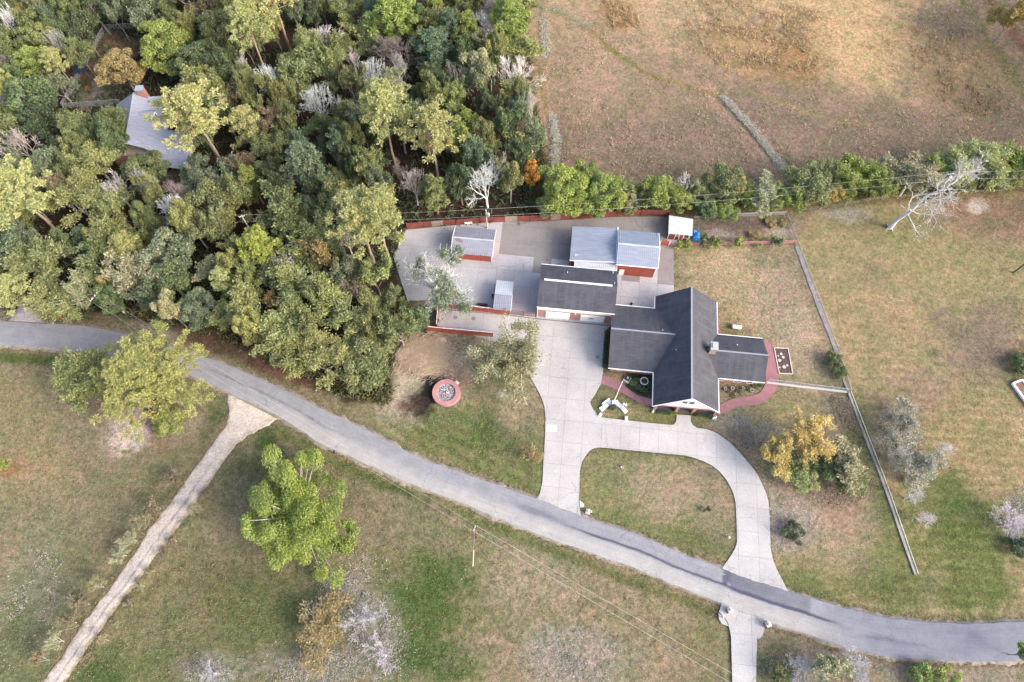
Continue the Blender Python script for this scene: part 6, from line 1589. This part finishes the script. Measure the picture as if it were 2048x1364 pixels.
 ('n', 1065, 905, 20, 'tan', 'tanb', 3.6, (1066, 914), 'small straw-coloured sapling beside the driveway'),
 ('n', 2, 918, 14, 'lime', 'brown', 5, (22, 936), 'small tree tip at the left edge of the lawn'),
 ('T', 1398, 1018, 7, 'dark', 'brown', 1.2, (1413, 1020), 'dark stumpy shrub on the island lawn'),
]
for (k, px, py, rr, lf, bk, h, foot, lab) in NAMED:
    cat = 'shrub' if k in 'ST' else ('sapling' if k == 'n' else 'tree')
    o = tree_px(k, px, py, rr, lf or 'green', bk, lab, h, foot, cat=cat)
    if k == 'G': o.scale = (o.scale[0] * .88, o.scale[1] * 1.2, o.scale[2]); o.rotation_euler[2] = .35
for i, (px, py, rr, lf, k, h) in enumerate(((1172, 352, 26, 'lime', 'b', 8), (1238, 378, 26, 'moss', 'f', 8), (1282, 388, 24, 'olive', 'f', 7), (1340, 384, 28, 'lime', 'f', 8), (1405, 380, 28, 'olive', 'f', 8), (1500, 392, 26, 'lime', 'b', 6), (1548, 402, 24, 'moss', 'b', 5), (1592, 384, 28, 'lime', 'f', 8),
        (1650, 352, 30, 'moss', 'f', 9), (1688, 378, 26, 'lime', 'b', 6), (1735, 350, 30, 'lime', 'f', 9), (1790, 362, 28, 'moss', 'f', 8), (1880, 335, 32, 'lime', 'f', 9), (1925, 362, 28, 'moss', 'b', 6), (1992, 340, 36, 'lime', 'f', 9), (2022, 352, 28, 'moss', 'b', 6), (1100, 408, 28, 'moss', 'b', 6), (1190, 412, 26, 'lime', 'b', 5), (1250, 412, 22, 'olive', 'b', 4.5))):
    tree_px(k, px, py, rr, lf, random.choice(['grey', 'pale']), 'lesser %s tree, number %s from the woods along the tree line' % ({'lime': 'light green', 'moss': 'yellow-green', 'olive': 'olive'}[lf], ['one', 'two', 'three', 'four', 'five', 'six', 'seven', 'eight', 'nine', 'ten', 'eleven', 'twelve', 'thirteen', 'fourteen', 'fifteen', 'sixteen', 'seventeen', 'eighteen', 'nineteen'][i]), h, group='lesser trees of the tree line')
# dead tree: long pale bole, ragged crown
def dead_tree():
    R = random.Random(5); segs = []; tips = []
    pts = [Vector((0, 0, -.2)), Vector((.1, .1, 3)), Vector((.9, -.5, 7.5)), Vector((1.7, .1, 12)), Vector((3.9, -.6, 16.5)), Vector((5.6, .0, 20)), Vector((7.2, .4, 21.5))]
    rad = [.60, .48, .36, .22, .13, .07, .03]
    for i in range(6): segs.append((pts[i], pts[i+1], rad[i], rad[i+1]))
    for i in range(26):
        f = R.uniform(1.5, 5.7); k = int(f); p = pts[k].lerp(pts[k+1], f - k); az = R.uniform(-2.6, 2.0)
        d = Vector((math.cos(az), math.sin(az), R.uniform(-.15, .8))).normalized()
        grow(R, p, d, R.uniform(1.6, 3.4) * (1.3 - .1 * f), .15 * (1.3 - f * .15), 0, 3, 3, .62, .25, segs, tips, .22)
    d = Vector((.55, -.75, -.05)).normalized(); grow(R, pts[2] + Vector((0, 0, -1.5)), d, 3.4, .16, 0, 3, 3, .7, -.1, segs, tips, .3)
    for i in range(4): segs.append((Vector((0, 0, .3)), Vector((1.1 * math.cos(i * 1.6 + .4), 1.1 * math.sin(i * 1.6 + .4), -.1)), .26, .08))
    o = thing('dead_tree', 'big dead white tree leaning on the far side of the east lawn', 'tree', at(1780, 455)); t = mobj('trunk', tubes_mesh('trunk', segs, .028), o); t.color = (.66, .63, .60, 1); o.scale = (.88, .9, .9)
dead_tree()
# saplings along both sides of the gravel track
side = {'left': [(359, 958), (321, 1017), (296, 1048), (273, 1081), (253, 1110), (207, 1174), (177, 1208), (152, 1245), (127, 1283), (98, 1320)], 'right': [(417, 993), (393, 1019), (376, 1049), (353, 1083), (335, 1111), (310, 1143), (289, 1174), (265, 1211), (242, 1245), (217, 1281), (186, 1318)]}
ORD = ['first', 'second', 'third', 'fourth', 'fifth', 'sixth', 'seventh', 'eighth', 'ninth', 'tenth', 'eleventh', 'twelfth', 'thirteenth', 'fourteenth', 'fifteenth', 'sixteenth', 'seventeenth', 'eighteenth', 'nineteenth', 'twentieth']
for sd, pts in side.items():
    for i, (px, py) in enumerate(pts):
        p = at(px, py); big = sd == 'left'
        plant('n', p.x, p.y, random.uniform(1.25, 1.7) if big else random.uniform(.7, 1.0), random.uniform(4, 5.2) if big else random.uniform(2.2, 3.0), random.choice(['dust', 'pale', 'brown']), 'pale',
              '%s straw-coloured sapling from the road on the %s of the gravel track' % (ORD[i], sd), cat='sapling', group='saplings along the gravel track')
# clipped plants along the porch front and hedge on the west wall
for i in range(6):
    p = at(1318 + i * 6.0, 824.5 + i * .7); plant('S', p.x, p.y, .42, .7, random.choice(['green', 'lime']), 'grey', '%s low plant from the left in the left porch bed' % ORD[i], cat='shrub', group='low plants in the porch beds')
for i in range(6):
    p = at(1390 + i * 6.2, 829.5 + i * .7); plant('S', p.x, p.y, .42, .7, random.choice(['green', 'dark']), 'grey', '%s low plant from the left in the right porch bed' % ORD[i], cat='shrub', group='low plants in the porch beds')
for i in range(9):
    p = at(1213.5 - i * .55, 668 + i * 8.2); plant('S', p.x, p.y, .55, .95, 'dark', 'grey', '%s bush from the back of the dark hedge on the west wall' % ORD[i], cat='shrub', group='hedge along the west wall')
for i, (px, py) in enumerate(((1266, 768), (1275, 775), (1284, 778), (1296, 785), (1302, 772), (1272, 762), (1300, 757))):
    p = at(px, py); plant('S', p.x, p.y, random.uniform(.5, .8), random.uniform(.5, .8), random.choice(['dark', 'green']), 'grey', '%s of the low dark plants in the shaded bed west of the porch' % ORD[i], cat='shrub', group='plants in the shaded bed')
for i, (px, py) in enumerate(((1457, 783), (1478, 783), (1495, 778), (1510, 772), (1521, 771), (1468, 792))):
    p = at(px, py); plant('S', p.x, p.y, random.uniform(.35, .6), random.uniform(.4, .7), random.choice(['brown', 'green', 'olive']), 'grey', '%s of the small plants among the pots in the east front bed' % ORD[i], cat='shrub', group='plants in the east front bed')

# --- the rest of the woods: fill the stand between the trees named above
ANCH = [(285, 240, 'the silver-roofed house'), (180, 150, 'the fenced clearing'), (405, 225, 'the pine by the silver roof'), (565, 40, 'the long-trunked pine'), (330, 95, 'the large rounded green tree'), (752, 245, 'the open-crowned pine'),
        (880, 275, 'the pine near the field'), (730, 435, 'the pair of big bright pines'), (630, 335, 'the blue-green pine'), (500, 440, 'the brown gap'), (785, 95, 'the purple-grey bare tree'), (628, 195, 'the bare white tree'), (1033, 140, 'the bare tree at the field edge'),
        (972, 362, 'the bare tree above the yard fence'), (20, 375, 'the pine at the left edge'), (38, 285, 'the big bare tree at the left edge'), (238, 636, 'the roadside pole'), (50, 620, 'the gravel turn-in'), (360, 412, 'the fan-shaped bare tree'), (515, 500, 'the bright young pine'),
        (610, 560, 'the pale-topped olive tree'), (690, 640, 'the broad olive tree by the yard'), (862, 540, 'the pale yard oak'), (480, 640, 'the road bend'), (790, 30, 'the bushy pine at the top edge'), (100, 60, 'the top left corner'), (310, 495, 'the gnarled bare tree'), (865, 100, 'the small blue-green pine'), (1020, 40, 'the pine at the top right of the woods')]
FILL = [(-40, -20), (1050, -30), (1062, 100), (1072, 230), (1070, 330), (1050, 385), (960, 388), (815, 392), (775, 420), (775, 560), (815, 640), (770, 700), (690, 770), (600, 725), (500, 665), (400, 630), (290, 605), (150, 600), (-40, 590)]
HOLES = [[(105, 225), (120, 150), (190, 30), (330, 40), (345, 110), (365, 150), (390, 280), (410, 360), (320, 395), (240, 345), (215, 235)], [(470, 470), (490, 400), (530, 350), (555, 385), (530, 440), (500, 490)], [(70, 470), (150, 455), (150, 485), (80, 495)], [(340, 478), (400, 470), (410, 490), (350, 500)]]
cand = []; count = {}
for _ in range(9000):
    px = random.uniform(-60, 1080); py = random.uniform(-60, 790)
    z = random.choice((6.0, 7.2, 8.2, 9.0)); ax_, ay_ = np.array([px]), np.array([py])
    if not inpoly(ax_, ay_, FILL)[0] or any(inpoly(ax_, ay_, hpoly)[0] for hpoly in HOLES): continue
    p = at(px, py, z); R = random.choice((2.3, 2.8, 3.2, 3.6, 4.2, 5.0)) if _ < 6500 else random.choice((2.2, 2.5))
    if any((p.x - x)**2 + (p.y - y)**2 < (.70 * (R + min(r_, 5))) ** 2 for x, y, r_ in TREES): continue
    TREES.append((p.x, p.y, R)); cand.append((px, py, p, R, z))
WORD = {'olive': 'olive', 'green': 'green', 'dark': 'dark green', 'moss': 'yellow-olive', 'greyg': 'grey-green', 'pale': 'pale', 'brown': 'brownish', 'bluepine': 'blue-green', 'tan': 'tan', 'pine': 'pale', 'lime': 'bright'}
rows = []
for (px, py, p, R, z) in cand:
    d = sorted((math.hypot(px - a, py - b), i) for i, (a, b, t) in enumerate(ANCH))[0]
    a, b, t = ANCH[d[1]]; dx, dy = px - a, py - b
    dr = ('above' if dy < 0 else 'below') if abs(dy) > abs(dx) * 1.2 else ('left of' if dx < 0 else 'right of')
    rows.append((d[0], dr, t, px, py, p, R, z))
rows.sort(key=lambda q: q[0])
for (dist, dr, t, px, py, p, R, z) in rows:
    u = random.random()
    if py < 420: lf = random.choices(['green', 'olive', 'dark', 'moss', 'greyg', 'brown', 'bluepine', 'pale'], [4, 5, 1.6, 3.5, 2, .5, 1, .5])[0]
    else: lf = random.choices(['moss', 'olive', 'green', 'greyg', 'pale', 'tan'], [4, 4, 2, 2, 1, .3])[0]
    kd = random.choices(['F', 'f', 'B', 'b', 'N', 'p', 'P'], [4, 4.5, 1.4, 2.0, .95, .8, .5])[0]
    if kd in 'pP': lf = random.choice(['pine', 'bluepine', 'lime', 'moss'])
    if R < 2.6 and kd in 'FB': kd = {'F': 'f', 'B': 'b'}[kd]
    key = [k for k in PROTO if k[0] == kd][0]; H0 = PROTO[key][3]; zc = PROTO[key][4]
    h = z * H0 / zc * random.uniform(.85, 1.15) * (1.25 if kd == 'P' else 1)
    cw = 'leafless' if kd == 'N' else WORD[lf]
    sz = 'small' if R < 2.3 else ('medium' if R < 3.3 else 'large')
    kk = (t, dr); count[kk] = count.get(kk, 0) + 1; n = count[kk]
    lab = '%s %s tree %s %s, %s nearest' % (sz, cw, dr, t, ORD[n - 1] if n <= 20 else 'outermost')
    if len(lab.split()) > 15: lab = lab.split(' ', 1)[1]
    o = plant(kd, p.x, p.y, R * (1.12 if kd in 'Ff' else 1.0), h, lf, random.choice(['grey', 'pale', 'grey', 'brown']) if kd != 'N' else random.choice(['pale', 'mauve', 'white']), lab, group='trees of the woods')
# tall trees standing just outside the right edge, whose long shadows cross the field
for i, (x, y, h) in enumerate(((128, 108, 22), (139, 99, 20), (136, 121, 23), (147, 110, 22), (151, 128, 23), (143, 84, 18), (131, 92, 20), (126, 132, 22), (140, 138, 22), (160, 118, 24), (134, 76, 18))):
    plant('P', x, y, 5.2, h, 'pine', 'pine', '%s of the tall pines beyond the right edge of the field' % ORD[i], group='pines beyond the right edge')
print('TREES', len(TREES), 'fill', len(cand), 'broadleaf', sum(o.name.startswith('broadleaf') for o in bpy.data.objects))

# ------------------------------------------------------------------ undergrowth, weeds, straw: uncountable cover
def tufts(name, label, P, h, w, col, per=5, seed=1, mat='leaf'):
    """many small leaning blades; P (N,2) feet"""
    r = np.random.default_rng(seed); n = len(P) * per; k = np.repeat(np.arange(len(P)), per)
    d = np.stack([r.normal(0, .75, n), r.normal(0, .75, n), np.full(n, .75)], 1); d /= np.linalg.norm(d, axis=1)[:, None]
    hh = (h * r.uniform(.5, 1.3, len(P)))[k] * r.uniform(.7, 1.2, n)
    C = np.concatenate([P[k] + r.normal(0, .12 + h * .2, (n, 2)), np.zeros((n, 1))], 1) + d * (hh * .5)[:, None]; C[:, 2] -= .08
    Nn = rnd_unit(r, n) + np.array([0, 0, .6]); Nn /= np.linalg.norm(Nn, axis=1)[:, None]
    tt = r.uniform(.2, .95, len(P))
    me = crown_mesh(name, C, d, Nn, hh * .55, np.full(n, w) * r.uniform(.7, 1.3, n), tt[k] + r.normal(0, .15, n), r.random(n), r)
    o = mobj(name, me); o.color = tuple(col) + (1,); return tag(o, label, 'weeds' if 'weed' in name else 'undergrowth', None, 'stuff')
def scatter_px(n, poly, r, dens=None):
    xs = [p[0] for p in poly]; ys = [p[1] for p in poly]; out = []
    px = r.uniform(min(xs), max(xs), n * 3); py = r.uniform(min(ys), max(ys), n * 3); k = inpoly(px, py, poly)
    px, py = px[k][:n], py[k][:n]
    P = np.array([list(at(a, b)[:2]) for a, b in zip(px, py)])
    if dens is not None: P = P[dens(P[:, 0], P[:, 1])]
    return P
r = np.random.default_rng(11)
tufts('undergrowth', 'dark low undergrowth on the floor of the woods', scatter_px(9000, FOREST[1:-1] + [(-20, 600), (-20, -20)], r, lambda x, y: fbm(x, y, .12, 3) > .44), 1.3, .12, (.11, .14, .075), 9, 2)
tufts('woodland_edge_brush', 'straggling brush along the edge of the woods above the road', np.concatenate([scatter_px(900, [(250, 628), (420, 668), (600, 750), (770, 820), (790, 780), (620, 720), (440, 645), (260, 612)], r), scatter_px(500, [(1068, 200), (1095, 330), (1080, 430), (1055, 420), (1060, 220)], r)]), .9, .12, (.15, .14, .06), 7, 3)
F1 = [(1380, -40), (1640, 20), (1640, 160), (1540, 140), (1440, 130), (1370, 60)]; F2 = [(1820, 40), (1920, 20), (2000, 200), (2010, 240), (1900, 215), (1830, 140)]; F3 = [(1210, 0), (1260, 10), (1290, 50), (1225, 55)]
tufts('field_weeds', 'clumps of tall russet weeds in the dry field', np.concatenate([scatter_px(2600, F1, r, lambda x, y: fbm(x, y, .35, 3) > .50), scatter_px(1900, F2, r, lambda x, y: fbm(x, y, .35, 3) > .50), scatter_px(300, F3, r)]), .7, .07, (.44, .33, .21), 4, 4)
tufts('field_weeds', 'thin dry grass tussocks over the field behind the tree line', scatter_px(9000, [(1075, -40), (2080, -40), (2080, 350), (1600, 400), (1110, 420), (1090, 230)], r, lambda x, y: fbm(x, y, .2, 3) > .46), .42, .055, (.47, .38, .27), 4, 5)
tufts('tree_line_weeds', 'rank weeds under the tree line behind the yard', np.concatenate([scatter_px(1400, [(1080, 428), (1330, 416), (1600, 405), (1740, 392), (1740, 380), (1330, 400), (1090, 415)], r), scatter_px(700, [(1740, 392), (2060, 372), (2060, 350), (1740, 378)], r)]), .8, .10, (.20, .19, .075), 6, 6)
tufts('garden_weeds', 'tangle of dry stems around the yellow garden trees', np.concatenate([scatter_px(900, [(1560, 960), (1760, 960), (1720, 1010), (1640, 1010)], r), scatter_px(420, [(1440, 860), (1500, 850), (1540, 900), (1500, 900)], r), scatter_px(400, [(1660, 790), (1700, 800), (1730, 870), (1690, 850)], r)]), .4, .035, (.46, .38, .33), 5, 7)
tufts('lawn_weeds', 'scattered grass tussocks on the rough lawn south of the road', np.concatenate([scatter_px(2600, [(0, 740), (180, 760), (430, 860), (320, 1000), (90, 1330), (0, 1364)], r), scatter_px(5200, [(560, 880), (1440, 1230), (1460, 1364), (160, 1364), (440, 950)], r), scatter_px(500, [(380, 930), (420, 960), (180, 1300), (130, 1290)], r)]), .28, .05, (.23, .22, .11), 4, 8)
# straw heap on the bare dirt
c = at(848, 712); heap = thing('straw_heap', 'fanned heap of russet pine straw and dead fronds on the bare dirt', 'straw heap', c)
mb = MB(); n = 22
for j in range(n + 1):
    for i in range(n + 1):
        x = (i / n - .5) * 11; y = (j / n - .5) * 8; d = math.hypot(x / 5.5, y / 4); d += (float(vnoise(x + 3, y + 8, .5)) - .5) * .9; z = max(0, 1 - d) ** .8 * .6 * (.7 + .6 * float(vnoise(x + 9, y + 4, .6))) - .1 - max(0, d - .92) * 3
        mb.v.append((x, y, z))
mb.f = [(j*(n+1)+i, j*(n+1)+i+1, (j+1)*(n+1)+i+1, (j+1)*(n+1)+i) for j in range(n) for i in range(n)]; mb.m = [0] * len(mb.f)
mb.build('mound', plain('russet_straw', S(198, 174, 156), .95, .3, 1.6, vscale=(1, .3, 1)), heap, smooth=True)
rr_ = np.random.default_rng(21); m = 6500; x = rr_.normal(0, 2.3, m); y = rr_.normal(0, 1.7, m); dd_ = np.hypot(x / 5.5, y / 4)
C = np.stack([x, y, np.maximum(0, 1 - dd_) ** .8 * .75 + .02], 1); D = np.stack([np.full(m, -.7) + rr_.normal(0, .35, m), -.55 + .12 * x + rr_.normal(0, .35, m), rr_.normal(0, .12, m)], 1)
me = crown_mesh('loose_straw', C, D, np.tile([0, 0, 1.0], (m, 1)) + rr_.normal(0, .3, (m, 3)), rr_.uniform(.3, 1.0, m), rr_.uniform(.02, .06, m), rr_.uniform(.2, 1, m), rr_.random(m), rr_)
o = mobj('loose_straw', me, heap); o.color = (.50, .39, .30, 1); o['kind'] = 'stuff'

def along(pts, n, w, r):
    P = np.array([list(at(*p)[:2]) for p in pts]); d = np.concatenate([[0], np.cumsum(np.linalg.norm(np.diff(P, axis=0), axis=1))]); t = r.uniform(0, d[-1], n)
    return np.stack([np.interp(t, d, P[:, 0]), np.interp(t, d, P[:, 1])], 1) + r.normal(0, w, (n, 2))
r = np.random.default_rng(31)
tufts('verge_weeds', 'dry grass growing over the edges of road and gravel track', np.concatenate([along(W_T[2:], 2600, .35, r), along(W_B[2:], 2600, .4, r), along(T_L[1:], 1500, .45, r), along(T_R[1:], 1700, .6, r)]), .22, .045, (.30, .25, .15), 5, 9)
tufts('lawn_edge_weeds', 'uneven grass along the edges of the driveway', np.concatenate([along(DRIVE[3:36], 1100, .16, r), along(DRIVE[38:62], 1100, .16, r), along(DRIVE[62:76], 500, .16, r), along(LOWER[3:8], 120, .15, r), along(LOWER[8:], 120, .15, r)]), .13, .04, (.14, .15, .06), 5, 10)

tufts('lawn_weeds', 'fine grass tussocks over the mown lawns north of the road', np.concatenate([scatter_px(4200, [(1610, 440), (2060, 400), (2060, 1230), (1700, 1200), (1830, 1150), (1600, 500)], r), scatter_px(1500, [(770, 830), (1080, 800), (1080, 980), (760, 850)], r), scatter_px(1100, [(1380, 510), (1600, 510), (1660, 740), (1560, 690), (1440, 660)], r), scatter_px(900, [(1560, 830), (1700, 800), (1820, 1150), (1600, 1170), (1550, 1000)], r)]), .2, .045, (.27, .25, .15), 3, 12)

def ell(n, cx, cy, rx, ry, rot=0, sd=1):
    q = np.random.default_rng(sd); a = math.radians(rot); u = q.normal(0, .5, (n, 2)) * np.array([rx, ry])
    x = cx + u[:, 0] * math.cos(a) - u[:, 1] * math.sin(a); y = cy + u[:, 0] * math.sin(a) + u[:, 1] * math.cos(a)
    P = np.array([list(at(p, q_)[:2]) for p, q_ in zip(x, y)]); return P[fbm(P[:, 0], P[:, 1], .35, 3) > .44]
tufts('dry_weeds', 'pale grey leafless weed stems in patches on the lawns', np.concatenate([ell(3000, 745, 1240, 50, 110, -18, 1), ell(900, 690, 1185, 46, 34, 0, 2), ell(1200, 640, 1335, 120, 36, 0, 3), ell(1000, 2035, 1040, 40, 54, 0, 4), ell(900, 1500, 856, 60, 32, 20, 5), ell(900, 1585, 1060, 50, 44, 0, 6), ell(900, 1160, 1330, 90, 56, 0, 7), ell(600, 1640, 1335, 110, 40, 0, 8), ell(700, 1790, 890, 60, 80, -20, 9), ell(500, 60, 1190, 60, 120, 20, 10), ell(420, 420, 1342, 60, 26, 0, 11)]), .3, .035, (.50, .48, .47), 5, 14)
q_ = np.random.default_rng(41)
tufts('ditch_weeds', 'pale dead stems and stones in the field ditches', np.concatenate([along([(1446, 192), (1502, 252), (1541, 302), (1576, 346)], 1500, .45, q_), along([(1105, 232), (1112, 280), (1110, 345)], 900, .5, q_), along([(1092, 40), (1097, 110), (1088, 112), (1083, 40)], 500, .3, q_)]), .28, .06, (.52, .51, .50), 4, 15)
